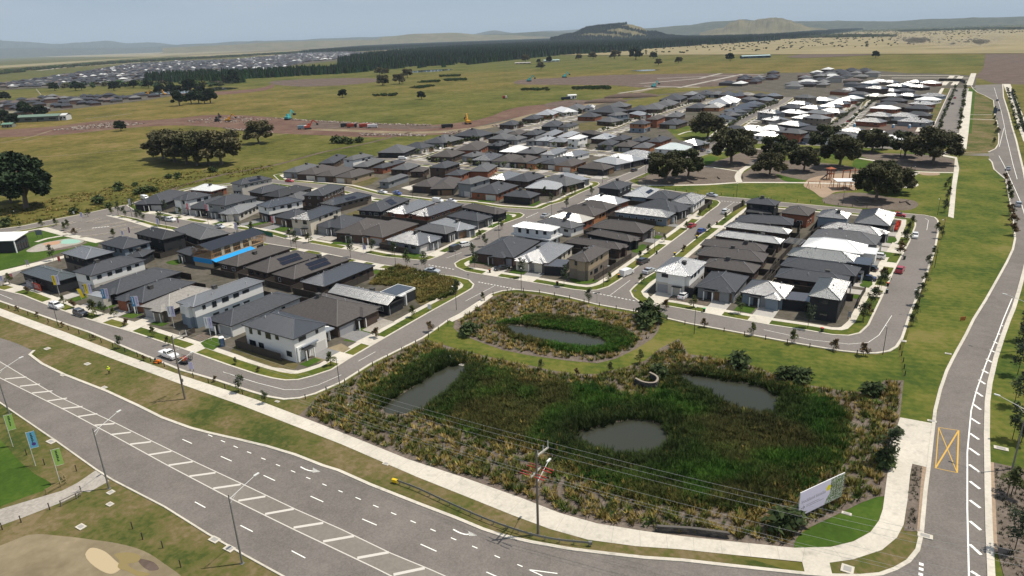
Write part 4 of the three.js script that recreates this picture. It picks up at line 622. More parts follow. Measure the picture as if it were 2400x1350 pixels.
row('from left behind the show homes', 0, 'houses behind the show homes', [
[443, 445, 495, 449, 535, 439, 'm #white w:red f2'],
[533, 431, 565, 434, 640, 419, '2 t #slate w:off f0 s:6x1'],
[576, 451, 614, 455, 680, 440, 't #slate w:brick f2'],
[623, 457, 655, 463, 733, 441, 't #char w:brick f2'],
[665, 466, 700, 473, 745, 455, 't #grey w:brick f0'],
[718, 455, 757, 460, 810, 437, '2 t #slate w:brick f2'],
[747, 477, 782, 482, 873, 458, 'm #char w:mush f2 s:5x1'],
[845, 490, 893, 497, 963, 467, 't #slate w:dark f2 s:4x2'],
[905, 497, 953, 502, 1023, 475, 'm #mid w:red f2 v0,0.0,0.6,1'],
[950, 505, 1005, 508, 1087, 480, 'm #grey w:red f2 v0,0.1,0.6,1'],
]);
row('from left, pond row between cross streets', 0, 'houses facing the pond between the cross streets', [
[1116, 589, 1204, 605, 1266, 566, 't #slate w:brick f0 v0,0.15,0.5,1.4'],
[1204, 608, 1285, 618, 1345, 577, 'm #mid w:cream f0 cool v0,0.08,0.42,1 v0,0.5,0.98,1.5'],
[1322, 611, 1381, 615, 1432, 584, '2 t #brown w:mush/tan f0 v0,0.05,0.6,0.7'],
]);
row('from near end, cross street east side', 0, 'houses on the east side of the long cross street', [
[1199, 531, 1293, 543, 1311, 533, '2 m #white w:white f3'],
[1259, 520, 1339, 537, 1363, 525, 't #grey w:white f3'],
[1284, 510, 1364, 523, 1391, 511, 'm #cream w:red f3 s:2x2'],
[1305, 497, 1393, 508, 1423, 493, 't #brown w:orange f3 cool'],
[1345, 483, 1423, 493, 1447, 481, 't #brown w:brick f3'],
[1369, 468, 1447, 480, 1471, 469, 'm #light w:red f3'],
[1401, 440, 1451, 445, 1483, 431, '2 t #slate w:dark f3'],
], { nofence: true });
row('from near end, middle street west side', 0, 'houses on the west side of the middle street', [
[1323, 569, 1453, 586, 1471, 577, 't #brown w:brick f1 v1,0.1,0.6,1'],
[1373, 548, 1477, 568, 1496, 557, 't #brown w:dark f1 v1,0.2,0.7,1'],
[1384, 533, 1508, 548, 1527, 530, 't #brown w:brick f1'],
[1439, 497, 1565, 511, 1580, 499, 'm #mid ribs w:blue f1 e3.3'],
[1481, 485, 1573, 501, 1618, 483, 't #slate w:dark f1 v1,0.3,0.8,1.2'],
[1571, 473, 1627, 480, 1656, 460, 'm #grey w:white f3 e3.3'],
[1515, 464, 1571, 471, 1598, 455, 't #slate w:dark f2'],
[1456, 461, 1515, 464, 1547, 445, 'm #light w:blue f2 s:6x1'],
]);
row('from left facing the basin lawn', 0, 'houses facing the basin lawn', [
[1529, 639, 1619, 649, 1657, 615, '2 m #light ribs w:off/white f0 v0,0.06,0.66,0.7'],
[1625, 678, 1724, 687, 1756, 649, 't #slate w:grey f0 v0,0.05,0.42,1'],
[1733, 687, 1838, 702, 1862, 671, 'm #grey w:blue f0 v0,0.02,0.42,1.5'],
[1895, 691, 1971, 706, 1994, 661, '2 m #green w:dark f0'],
]);
row('from near end, middle street east side', 0, 'houses on the east side of the middle street', [
[1642, 624, 1767, 642, 1785, 623, 't #brown w:brick f3'],
[1632, 598, 1789, 616, 1805, 596, 't #brown w:brick f3 cool'],
[1640, 575, 1792, 591, 1804, 577, 't #brown w:brick f3'],
[1673, 553, 1828, 573, 1837, 561, 'm #mid w:brick f3 cool'],
[1697, 532, 1847, 550, 1856, 539, 'm #grey w:brick f3 cool'],
[1725, 520, 1859, 529, 1873, 515, 't #slate w:brick f3 cool'],
[1744, 497, 1808, 502, 1816, 492, 't #char w:dark f3'],
]);
row('from near end on the eastern loop', 0, 'houses on the eastern loop street', [
[1815, 650, 1985, 672, 1999, 650, 't #slate w:brick f1'],
[1827, 623, 2006, 649, 2010, 627, 't #slate w:dark f1'],
[1843, 599, 2005, 620, 2019, 600, 'm #green w:dark f1'],
[1877, 579, 2022, 597, 2037, 575, 'm #white w:white f1'],
[1897, 557, 2054, 576, 2062, 555, 't #grey w:grey f1'],
[1921, 535, 2061, 555, 2080, 541, 'm #grey w:dark f1 v1,0.1,0.6,1.2'],
]);
row('from left in the park-facing back row', 0, 'houses backing on the loop and facing the park', [
[1746, 476, 1817, 483, 1828, 473, '2 t #slate w:dark f2 cool'],
[1827, 500, 1895, 507, 1915, 492, 't #brown w:red f2 e4.4'],
[1913, 508, 1985, 515, 1996, 500, 'm #grey w:blue f2 e4.8 cool'],
[2003, 519, 2086, 531, 2101, 499, 'm #char w:dark f1 e3.4'],
], { nofence: true });
row('from left in the middle block', 1, 'houses of the middle block', [
[892, 427, 911, 428, 960, 411, 't #grey w:grey f0'], [961, 437, 1011, 439, 1055, 421, 't #brown w:brick f0'], [1012, 439, 1064, 443, 1084, 419, 't #brown w:dark f0'],
[1064, 431, 1103, 433, 1151, 419, '2 t #grey w:grey f0'], [1111, 447, 1165, 456, 1216, 435, 't #slate w:red f0'], [1176, 459, 1243, 465, 1277, 455, 't #slate w:dark f1 cool'],
[1149, 417, 1184, 423, 1228, 409, 'm #mid w:brick f2'], [1189, 421, 1237, 427, 1280, 412, 't #slate w:brick f2'], [1229, 441, 1305, 445, 1317, 431, 'm #light w:brick f1'],
[1253, 425, 1327, 437, 1337, 420, 't #grey w:dark f1'], [1290, 415, 1340, 427, 1373, 417, 'm #light w:grey f1'], [1103, 399, 1144, 403, 1168, 388, 't #grey w:red f2'],
[1045, 409, 1080, 412, 1104, 401, 't #slate w:red f2'], [1003, 393, 1043, 395, 1080, 383, '2 t #slate w:brick f2'], [963, 401, 992, 403, 1008, 394, 't #brown w:brick f2'],
]);
row('from left in the western paddock rows', 1, 'houses of the western row by the paddock', [
[663, 403, 696, 405, 753, 388, 't #grey w:grey f0'], [698, 407, 740, 410, 792, 392, 't #brown w:brick f0 cool'], [740, 412, 781, 414, 833, 395, 't #brown w:brick f0'], [783, 415, 824, 418, 880, 402, 't #brown w:tan f0'],
[750, 381, 783, 383, 815, 365, 't #slate w:brick f2'], [801, 374, 827, 376, 877, 365, '2 t #grey w:white f2'], [831, 389, 861, 392, 904, 375, 't #grey w:brick f2'], [870, 394, 897, 395, 952, 379, 't #slate w:red f2'],
[917, 396, 955, 399, 988, 387, 't #grey w:brick f2'], [887, 357, 947, 359, 977, 347, 't #grey w:dark f1'], [940, 346, 988, 349, 1012, 341, 't #slate w:off f1'], [993, 335, 1038, 336, 1062, 326, 't #slate w:grey f1 cool'],
[1008, 329, 1047, 335, 1089, 325, 't #grey w:dark f1 cool'], [1061, 318, 1123, 321, 1152, 312, 't #slate w:dark f1'],
]);
row('from left round the white-roofed bungalow', 1, 'houses round the white-roofed bungalow', [
[1077, 347, 1121, 353, 1152, 337, 't #brown w:red f1'], [1009, 366, 1059, 369, 1092, 357, 't #brown w:brick f0 cool'], [1144, 341, 1172, 343, 1195, 335, '2 t #slate w:dark f0 e4.6 cool'], [1071, 368, 1108, 369, 1144, 361, 't #grey w:grey f0'],
[1106, 375, 1151, 377, 1180, 363, 'm #grey ribs w:dark f0'], [1171, 355, 1209, 358, 1247, 347, 'm #white w:brick f2'], [1153, 377, 1197, 380, 1227, 366, 't #brown w:grey f0 cool'], [1192, 381, 1233, 382, 1263, 369, 't #brown w:dark f0'],
[1213, 357, 1259, 361, 1285, 351, 't #grey w:brick f2'], [1232, 383, 1255, 385, 1287, 375, 't #slate w:orange f0'], [1264, 363, 1299, 364, 1332, 351, 'm #mid w:white f2'], [1308, 366, 1345, 367, 1384, 357, 'm #mid w:white f2'],
[1260, 385, 1303, 386, 1340, 374, 't #slate w:brick f0'], [1303, 386, 1340, 391, 1376, 378, 't #brown w:orange f0'], [1352, 393, 1417, 399, 1435, 390, 't #brown w:dark f1'], [1388, 378, 1445, 387, 1463, 377, 't #light w:grey f1'],
[1415, 370, 1484, 379, 1507, 372, 'm #light w:dark f1'], [1449, 362, 1521, 373, 1533, 362, 'm #mid w:dark f1'],
]);
row('from left below the upper diagonal street', 1, 'houses below the upper diagonal street', [
[1145, 325, 1184, 327, 1209, 318, 't #grey w:brick f0'], [1152, 314, 1184, 314, 1207, 307, 't #grey w:brick f2'], [1184, 327, 1213, 329, 1237, 322, 't #grey w:grey f0 cool'], [1189, 315, 1217, 317, 1238, 308, 't #brown w:brick f2'],
[1227, 315, 1258, 317, 1282, 308, 't #slate w:brick f2'], [1235, 329, 1252, 331, 1277, 321, 't #grey w:grey f0'], [1265, 318, 1295, 319, 1322, 308, 'm #mid w:brick f2'], [1304, 321, 1333, 322, 1360, 311, 'm #light w:red f2'],
[1253, 330, 1284, 331, 1304, 323, 'm #light w:blue f0'], [1284, 333, 1324, 334, 1338, 327, 'm #mid w:brick f0'], [1337, 323, 1356, 327, 1379, 320, '2 m #white w:white f1'], [1362, 311, 1392, 316, 1411, 312, 't #brown w:dark f2'],
[1387, 324, 1424, 327, 1447, 319, 'm #light w:brick f2 s:3x1'], [1399, 339, 1435, 341, 1453, 332, 't #slate w:grey f0'], [1432, 326, 1461, 329, 1484, 321, 't #slate w:brick f2 cool'], [1441, 341, 1479, 345, 1501, 335, 't #brown w:dark f0'],
[1476, 330, 1504, 332, 1527, 324, 't #slate w:brick f2 cool'], [1484, 345, 1520, 348, 1537, 339, 't #grey w:orange f0'], [1513, 332, 1548, 334, 1576, 324, 't #slate w:red f2 cool'], [1533, 349, 1603, 353, 1613, 344, 'm #teal w:white f1'],
[1570, 344, 1612, 349, 1632, 339, 't #grey w:red f1'], [1586, 337, 1634, 342, 1652, 334, 'm #mid w:dark f1'],
]);
row('from left along the upper diagonal', 1, 'houses along the upper diagonal street', [
[1176, 291, 1204, 294, 1229, 288, 't #slate w:brick f1'], [1223, 279, 1256, 280, 1276, 274, 't #slate w:brick f1'], [1253, 269, 1295, 270, 1311, 263, 'm #light w:red f1'], [1292, 257, 1320, 264, 1345, 259, 'm #white w:white f1'],
[1331, 252, 1364, 258, 1379, 250, 't #grey w:dark f1'], [1369, 252, 1392, 253, 1396, 248, 'm #grey w:white f1'], [1271, 295, 1308, 297, 1322, 287, 't #slate w:dark f0 cool'], [1311, 297, 1332, 299, 1358, 291, 't #slate w:cream f0 cool'],
[1352, 274, 1395, 275, 1413, 270, 't #slate w:red f2'], [1380, 262, 1440, 265, 1456, 258, 't #slate w:brick f2'], [1413, 271, 1441, 272, 1476, 268, '2 t #grey w:blue f1'], [1397, 284, 1433, 287, 1457, 282, 't #grey w:brick f1'],
[1420, 250, 1467, 251, 1482, 246, 't #grey w:brick f2 cool'], [1469, 259, 1511, 259, 1527, 253, 't #slate w:brick f1'], [1505, 253, 1548, 257, 1567, 250, 't #grey w:brick f1'], [1533, 244, 1576, 248, 1593, 240, 't #grey w:brick f1'],
[1553, 231, 1593, 235, 1613, 227, 't #slate w:dark f1'], [1601, 222, 1625, 223, 1638, 218, 't #mid w:brick f2'], [1612, 232, 1645, 233, 1656, 226, 't #slate w:brick f1'], [1473, 266, 1500, 271, 1512, 266, 'm #light w:red f1'],
[1473, 291, 1511, 292, 1527, 287, '2 t #slate w:blue/orange f1'], [1512, 280, 1541, 281, 1561, 273, '2 t #brown w:red f1'], [1537, 293, 1587, 293, 1613, 285, 't #slate w:brick f0 cool'], [1560, 273, 1593, 275, 1608, 267, 't #grey w:brick f0'],
[1607, 253, 1644, 254, 1660, 247, 't #slate w:brick f2'], [1653, 250, 1687, 253, 1702, 246, 'm #taupe w:orange f1'], [1673, 236, 1727, 241, 1737, 233, 'm #white w:white f1'], [1660, 242, 1712, 244, 1720, 237, 'm #light w:dark f1'],
[1633, 221, 1662, 222, 1672, 216, 't #slate w:blue f0 cool'], [1664, 221, 1684, 222, 1694, 216, 't #grey w:dark f0'], [1684, 222, 1708, 223, 1720, 217, 't #slate w:brick f0'], [1711, 224, 1740, 225, 1752, 219, 't #slate w:mush f0'],
]);
function farRow(where, group, dirA, dirB, list) {
const A = PX(...dirA), B = PX(...dirB), d = Math.hypot(B[0] - A[0], B[1] - A[1]), a = [(B[0] - A[0]) / d, (B[1] - A[1]) / d];
const r = rng(77 + list.length * 13 + dirA[0]);
list.sort((p, q) => (where.includes('near end') ? q[1] - p[1] : p[0] - q[0])).forEach((q, i) => {
const two = (q[2] || '').includes('2'), c = /[a-z]+/.test(q[2] || '') ? q[2].match(/[a-z]+/)[0] : ['slate', 'grey', 'brown', 'slate', 'char', 'mid'][Math.floor(r() * 6)], metal = c === 'white' || c === 'light' || c === 'green' || r() < 0.55, e = two ? 5.6 : 3;
const ctr = PX(q[0], q[1], e + 1.2), len = 16 + r() * 4, dep = 10.5 + r() * 1.6, w = ['brick', 'dark', 'red', 'brick', 'grey', 'mush', 'blue', 'white'][Math.floor(r() * 8)];
const n = [-a[1], a[0]]; const s = { two, kind: metal ? 'm' : 't', c, w, lod: q[1] < 225 ? 2 : 1, front: 1, wings: r() < 0.6 ? [[1, 0.1 + r() * 0.1, 0.6, 1.2]] : [], e };
const g = { cx: ctr[0], cz: ctr[1], len, dep, a, n, swap: false };
const label = `${two ? 'two-storey' : 'single-storey'} ${WALLN[w]} house, ${ROOFN[c]} ${metal ? 'metal' : 'tile'} roof, ${ORD[i]} ${where}`;
HOUSES.push(house(s, g, label, group));
});
}
farRow('from near end, left street beyond park', 'houses north of the park, left street', [1640, 272], [1700, 287], [[1700, 273], [1713, 265], [1724, 257, 'grey'], [1740, 251], [1755, 245], [1771, 240], [1760, 229, 'grey'], [1800, 231, 'mid'], [1724, 221, 'slate'], [1755, 219, 'taupe'], [1785, 221], [1815, 221]]);
farRow('from left between streets beyond park', 'houses between the streets north of the park', [1808, 262], [1875, 268], [[1819, 277, 'mid'], [1808, 260, '2char'], [1862, 260, 'white'], [1857, 248, 'slate'], [1875, 240, 'grey'], [1888, 225, '2grey'], [1928, 231, 'white'], [1838, 284, 'char'], [1861, 288, 'slate'], [1890, 273, 'cream'], [1915, 272, '2mid'], [1920, 261, 'mid'], [1953, 258, 'taupe'], [1947, 246, 'slate'], [1967, 239], [1953, 229], [1984, 232, 'green'], [1905, 250, 'slate']]);
farRow('from left facing the park trees', 'houses facing the park trees', [1700, 300], [1830, 312], [[1726, 298, 'slate'], [1768, 299, 'white'], [1812, 298, 'brown'], [1809, 313, 'grey'], [1858, 305, '2grey'], [1908, 299, 'slate'], [1893, 316, 'slate'], [1966, 311, '2grey'], [1974, 321, 'grey'], [2003, 303, 'slate'], [2050, 308, 'white'], [2104, 309, 'brown'], [2080, 321, 'white']]);
farRow('from left, east of the straight street', 'houses east of the straight street', [2020, 285], [2110, 291], [[2043, 280, 'char'], [2064, 267, 'slate'], [2076, 250, 'white'], [2085, 241, 'slate'], [2096, 232, 'slate'], [2146, 280, 'slate'], [2151, 265, 'slate'], [2155, 250, 'slate'], [2162, 240, 'mid'], [2176, 230, 'white'], [2118, 268, 'grey'], [2110, 246, 'brown'], [2187, 221, 'slate']]);
farRow('from left in far estate rows', 'houses in the upper rows of the far estate', [1980, 222], [2060, 228], [[2053, 222, 'cream'], [2016, 217], [1999, 227, 'white'], [2093, 221], [2131, 221], [2087, 210, 'mid'], [2120, 209], [2056, 204, '2slate'], [2023, 202, '2slate'], [1993, 208], [1971, 212], [2104, 199], [2127, 197, 'white'], [2156, 201, 'taupe'], [2147, 190], [2183, 192, 'white'], [2063, 188, 'white'], [2040, 192, 'white'], [2087, 190], [2000, 194]]);
// ================= trees and plants =================
const barkMat = flat([0.16, 0.13, 0.11], { roughness: 0.95, name: 'grey bark' }), darkBark = flat([0.05, 0.04, 0.035], { roughness: 0.95, name: 'dark bark' }), stakeMat = flat([0.12, 0.08, 0.05], { roughness: 0.9, name: 'timber stake' });
const leafMat = new THREE.MeshPhysicalMaterial({ color: new THREE.Color(1.5, 1.5, 1.35), vertexColors: true, roughness: 0.75, specularIntensity: 0.35, name: 'leaves' });
function crownGeo(seed, blobs, perBlob, size, c0, c1) {
const r = rng(seed), b = new MB();
for (const [bx, by, bz, br, by2 = 0.75] of blobs) {
const tint = r();
for (let i = 0; i < perBlob; i++) {
const u = r() * 2 - 1, t = r() * 6.2832, q = Math.sqrt(1 - u * u), rad = br * Math.pow(r(), 0.42) * (0.78 + 0.36 * r());
const x = bx + q * Math.cos(t) * rad, y = by + u * rad * by2, z = bz + q * Math.sin(t) * rad;
const s = size * (0.6 + r() * 0.9), a = r() * 6.28, el = (r() - 0.5) * 2.2, A = [Math.cos(a) * s, Math.sin(el) * s * 0.6, Math.sin(a) * s], B = [-Math.sin(a) * s * 0.6, Math.cos(el) * s * 0.5, Math.cos(a) * s * 0.6];
const k = mix3(c0, c1, clamp(tint * 0.6 + r() * 0.5));
b.tri([x - A[0], y - A[1], z - A[2]], [x + A[0] * 0.4 + B[0], y + A[1] + B[1], z + A[2] * 0.4 + B[2]], [x + A[0] - B[0] * 0.6, y + A[1] * 0.5 - B[1], z + A[2] - B[2] * 0.6], 0, 0, 0, k);
}
}
return b.geo();
}
MB.prototype.tri = ((f) => function (a, b, c, ua, ub, uc, col) { return f.call(this, a, b, c, ua || [0, 0], ub || [0, 0], uc || [0, 0], col); })(MB.prototype.tri);
function gumProto(seed, h, spread, c0, c1, per = 420) {
const r = rng(seed), tb = new MB(), blobs = []; const th = h * 0.22;
tb.limb([0, -0.1, 0], [h * 0.02, th, h * 0.01], h * 0.045, h * 0.034, 8);
const n = 7 + Math.floor(r() * 3);
for (let i = 0; i < n; i++) {
const a = i / n * 6.283 + r() * 0.5, d = spread * (0.35 + r() * 0.55), y = h * (0.5 + r() * 0.36), m = [Math.cos(a) * d * 0.5, mix(th, y, 0.6), Math.sin(a) * d * 0.5], e = [Math.cos(a) * d, y, Math.sin(a) * d];
tb.limb([h * 0.02, th * (0.8 + 0.2 * r()), h * 0.01], m, h * 0.022, h * 0.014, 6); tb.limb(m, e, h * 0.014, h * 0.005, 5);
blobs.push([e[0], y, e[2], spread * (0.24 + r() * 0.16), 0.75]); blobs.push([m[0] * 1.3, y * 0.98, m[2] * 1.3, spread * (0.24 + r() * 0.14), 0.7]);
const a2 = a + 0.5, a3 = a - 0.35; blobs.push([Math.cos(a2) * d * 1.1, y * (0.55 + r() * 0.25), Math.sin(a2) * d * 1.1, spread * (0.15 + r() * 0.14), 0.8]); blobs.push([Math.cos(a3) * spread * 0.75, h * (0.3 + r() * 0.18), Math.sin(a3) * spread * 0.75, spread * (0.14 + r() * 0.12), 0.8]);
}
for (let i = 0; i < 3; i++) blobs.push([(r() - 0.5) * spread * 0.6, h * (0.84 + r() * 0.08), (r() - 0.5) * spread * 0.6, spread * 0.27, 0.6]);
return { trunk: tb.geo(), crown: crownGeo(seed + 5, blobs, per, h * 0.034, c0, c1) };
}
const GUMS = [gumProto(11, 14, 8.5, [0.016, 0.019, 0.009], [0.052, 0.050, 0.022]), gumProto(23, 14, 7.5, [0.014, 0.018, 0.008], [0.045, 0.050, 0.018]), gumProto(37, 13, 9.5, [0.018, 0.020, 0.010], [0.058, 0.052, 0.024])];
const DENSE = [gumProto(51, 15, 8, [0.006, 0.012, 0.006], [0.02, 0.034, 0.014], 520), gumProto(59, 12, 7, [0.007, 0.012, 0.007], [0.024, 0.036, 0.016], 460)];
const OLIVE = [gumProto(63, 12, 8, [0.035, 0.035, 0.018], [0.11, 0.095, 0.05], 380)];
function tree(name, p, x, y, label, group, sc = 1, cat = 'tree') { // x, y: the photo pixel of the foot of the trunk
const [X, Z] = PX(x, y), r = hash2(Math.round(x), Math.round(y), 3), o = thing(name, label, cat, group, X, 0, Z, r * 6.28); o.scale.set(sc * (0.95 + r * 0.1), sc, sc);
part('trunk', p.trunk, barkMat, o); part('crown', p.crown, leafMat, o); return o;
}
[[1560, 428, 0, 1.0, 'left of the pair on the bark bed at the park corner'], [1612, 418, 1, 1.0, 'right of the pair on the bark bed at the park corner'], [1714, 384, 0, 1.3, 'broad one left of the forking path'], [1738, 352, 2, 0.85, 'behind the broad gum by the forking path'], [1658, 325, 2, 1.25, 'alone on the green between the upper streets'],
[1803, 412, 2, 0.85, 'low one at the bend of the white path'], [1817, 376, 1, 0.95, 'middle of the park left of the lawn'], [1883, 402, 0, 0.85, 'sparse one left of the playground tower'], [1853, 362, 1, 0.6, 'small one on the park green'], [1967, 392, 0, 1.15, 'tall one directly behind the playground'],
[1925, 352, 1, 1.0, 'at the kerb opposite the two-storey houses'], [2043, 357, 0, 0.9, 'yellowish one at the kerb before the white roofs'], [2020, 354, 2, 0.6, 'small kerb one left of the white roofs'], [2068, 350, 1, 0.55, 'small kerb one under the white roofs'],
[2185, 384, 2, 1.35, 'largest one at the park corner by the side road'], [2120, 368, 1, 0.95, 'left of the largest gum by the side road'], [2052, 470, 0, 1.05, 'over the bark bed right of the shelter'], [2100, 452, 2, 0.85, 'lower right companion beside the looped path'], [2062, 432, 1, 0.75, 'just behind the shelter roof']]
.forEach(([x, y, k, s, l]) => tree('gum_tree', GUMS[k], x, y, 'old grey-green gum tree, ' + l, 'old gum trees in the park', s));
[[383, 372, 'left end'], [410, 380, 'second'], [438, 385, 'third'], [462, 388, 'fourth'], [490, 385, 'fifth'], [520, 386, 'right end']].forEach(([x, y, l], i) => tree('paddock_gum', [OLIVE[0], GUMS[2], OLIVE[0], GUMS[0], OLIVE[0], OLIVE[0]][i], x, y, 'olive-brown gum in the paddock clump, ' + l + ' from the left', 'clump of gums in the near paddock', [1.5, 1.45, 1.6, 1.4, 1.45, 1.7][i]));
tree('paddock_gum', OLIVE[0], 607, 336, 'lone olive gum below the red earthworks', null, 1.35); tree('paddock_gum', DENSE[1], 284, 307, 'small round dark tree alone below the red soil bank', null, 0.75);
tree('pine_tree', DENSE[0], 62, 488, 'huge dark dense tree left of the car park road', null, 1.75); tree('pine_tree', DENSE[1], 25, 475, 'smaller dark tree joined to the huge one at its left', null, 1.1);
[[421, 248, 'left end'], [449, 243, 'second'], [466, 243, 'third'], [480, 243, 'fourth'], [494, 242, 'right end']].forEach(([x, y, l], i) => tree('paddock_tree', DENSE[i % 2], x, y, 'round black-green tree in the far paddock row, ' + l, 'row of dark trees in the far paddock', 1.25));
[[15, 236, 1, 1.4, 'at the left edge of the paddock'], [129, 213, 1, 1.6, 'near the left suburb edge'], [178, 212, 0, 1.4, 'beside the left scrub'], [192, 212, 1, 1.4, 'right in the left scrub pair'], [268, 213, 1, 1.7, 'before the distant roofs'], [313, 206, 1, 1.5, 'left of the dam'], [348, 207, 0, 1.5, 'upper left of the dam'], [375, 221, 1, 1.6, 'left on the dam bank'], [400, 221, 0, 1.5, 'second on the dam bank'], [417, 221, 1, 1.4, 'third on the dam bank'], [448, 220, 0, 2.0, 'widest on the dam bank'], [472, 220, 1, 1.4, 'right on the dam bank'], [546, 196, 0, 2.2, 'right of the dark hedge'], [803, 229, 1, 1.1, 'centre of the wide green paddock'], [988, 233, 1, 1.0, 'right of centre in the wide paddock'], [900, 200, 1, 1.5, 'left of the olive pair'], [98, 275, 1, 1.4, 'beside the green-roofed sheds'], [62, 272, 0, 1.4, 'left of the green-roofed sheds'], [5, 292, 1, 1.5, 'at the left edge below the sheds'], [30, 294, 1, 1.2, 'below the green-roofed sheds'], [1711, 143, 1, 1.8, 'alone right of the blue shed paddock'], [1287, 147, 0, 1.4, 'beside the farmhouse'], [1262, 148, 1, 1.1, 'left of the farmhouse'], [1490, 140, 1, 3.2, 'largest on the far green plain'], [1532, 138, 1, 1.8, 'slim one right of the largest far tree'], [2052, 136, 1, 1.5, 'in the hazy right paddock']]
.forEach(([x, y, k, s, l]) => tree('far_tree', DENSE[k], x, y, 'dark paddock tree, ' + l, 'scattered dark trees of the plains', s * 0.82));
[[897, 200, 2.2, 'left of two beside the scraped soil'], [936, 197, 2.2, 'right of two beside the scraped soil'], [1232, 145, 2.6, 'left of the farmhouse roofs'], [1155, 137, 2.0, 'small, left on the far plain'], [1390, 138, 2.6, 'left, near the tree line on the far plain'], [1440, 138, 3.2, 'tall one of the far plain middle'], [1356, 140, 2.0, 'small one of the far plain middle'], [1268, 162, 2.0, 'thin, below the farmhouse'], [1543, 153, 1.8, 'thin, right of the far plain'], [1590, 148, 1.8, 'thin, far right of the plain'], [955, 182, 2.2, 'thin one near the forest edge'], [890, 175, 2.0, 'bare pair near the forest edge'], [903, 176, 1.8, 'right of the bare pair at the forest edge']]
.forEach(([x, y, s, l]) => tree('far_tree', OLIVE[0], x, y, 'pale olive paddock tree, ' + l, 'pale trees of the plains', s * 0.62));
function saplingProto(seed, h, w, c0, c1, staked) {
const r = rng(seed), tb = new MB(); tb.limb([0, 0, 0], [0.08, h * 0.7, 0.04], 0.06, 0.025, 5); for (let i = 0; i < 4; i++) { const a = i * 1.7; tb.limb([0.04, h * (0.35 + i * 0.09), 0], [Math.cos(a) * w * 0.5, h * (0.6 + i * 0.08), Math.sin(a) * w * 0.5], 0.025, 0.01, 4); }
const blobs = []; for (let i = 0; i < 7; i++) { const a = r() * 6.28, d = w * 0.5 * r(); blobs.push([Math.cos(a) * d, h * (0.42 + 0.5 * i / 6), Math.sin(a) * d, w * (0.3 + 0.12 * r()) * (1.1 - 0.35 * i / 6), 0.95]); }
const st = new MB(); for (const s of [-0.4, 0.4]) st.box(s - 0.03, 0, -0.03, s + 0.03, 1.3, 0.03);
return { trunk: tb.geo(), crown: crownGeo(seed, blobs, 70, 0.17, c0, c1), stakes: staked ? st.geo() : null };
}
const SAP = [saplingProto(71, 4.6, 2.0, [0.012, 0.02, 0.01], [0.05, 0.065, 0.028], true), saplingProto(73, 3.4, 1.7, [0.02, 0.03, 0.01], [0.08, 0.085, 0.03], true), saplingProto(79, 2.6, 1.6, [0.035, 0.028, 0.014], [0.11, 0.07, 0.035], true), saplingProto(83, 5.8, 2.3, [0.01, 0.017, 0.011], [0.04, 0.052, 0.03], false)];
const sapProto = [];
function sapling(k, X, Z, label, group, sc = 1) {
if (!sapProto[k]) { const o = thing('street_tree', label, 'young tree', group, X, 0.1, Z); part('trunk', SAP[k].trunk, darkBark, o); part('crown', SAP[k].crown, leafMat, o); if (SAP[k].stakes) part('stakes', SAP[k].stakes, stakeMat, o); o.scale.setScalar(sc); sapProto[k] = o; return o; }
const o = copy(sapProto[k], label, X, 0.1, Z, hash2(Math.round(X * 10), Math.round(Z * 10), 4) * 6.28, sc); o.userData.group = group; return o;
}
function saplings(where, group, k, sc, list) { list.forEach((q, i) => { const [X, Z] = PX(q[0], q[1]); sapling(q[2] ?? k, X, Z, `young street tree, ${ORD[i]} ${where}`, group, (q[3] || 1) * sc); }); }
saplings('from left on the show-home side of the car park street', 'young trees beside the car park', 0, 1, [[311, 495, 3], [278, 505, 3], [295, 510], [322, 516], [337, 520], [376, 531, 3, 1.1], [262, 504, 1], [207, 509, 1], [132, 530, 1], [99, 533, 1], [160, 535, 1], [152, 541, 1], [175, 551, 2], [267, 557, 1], [126, 612, 3], [48, 533, 1, 0.7]]);
saplings('from left along the show-home footpath', 'young trees along the show-home footpath', 0, 1, [[390, 500, 3], [424, 506, 1], [557, 545, 0], [590, 541, 1], [695, 583, 3, 1.1], [822, 604, 3, 1.15], [872, 592, 0], [921, 598, 0], [953, 630, 3, 1.1], [997, 636, 3, 1.1], [680, 557, 1], [724, 569, 1]]);
saplings('from near end on the long cross street', 'young trees of the long cross street', 0, 0.9, [[1009, 577, 1], [1124, 560, 1], [1176, 539, 0], [1246, 467, 1], [1275, 460, 0], [1320, 464, 1], [1340, 458, 0], [1108, 597, 0], [1139, 578, 0], [1387, 458, 0], [1328, 488, 0], [1347, 456, 0], [1292, 475, 0], [1215, 463, 1]]);
saplings('from left on the street facing the pond', 'young trees facing the pond', 3, 0.95, [[1113, 630, 3], [1222, 652, 3, 1.1], [1322, 670, 3, 1.1], [1625, 722, 1], [1735, 735, 0], [1893, 770, 3, 1.1], [1008, 778, 2], [968, 745, 1], [882, 792, 2], [776, 858, 1], [1068, 690, 0], [1560, 725, 2]]);
saplings('from near end on the middle street', 'young trees of the middle street', 1, 0.8, [[1428, 660, 1], [1500, 608, 1], [1519, 595, 1], [1556, 568, 1], [1608, 538, 1], [1640, 508, 1], [1662, 495, 1], [1603, 590, 2], [1635, 558, 2], [1661, 543, 1], [1700, 515, 1], [1503, 664, 1], [1740, 485, 1]]);
saplings('from near end along the eastern loop footpath', 'young trees along the eastern loop footpath', 2, 1.05, [[2022, 755, 0], [2033, 737, 2], [2042, 718, 0], [2052, 698, 2], [2060, 680, 0], [2070, 650, 2], [2075, 665, 1], [2110, 598, 2, 1.1], [2112, 585, 2], [2130, 545, 1], [2137, 530, 1], [2126, 562, 1], [2122, 573, 0]]);
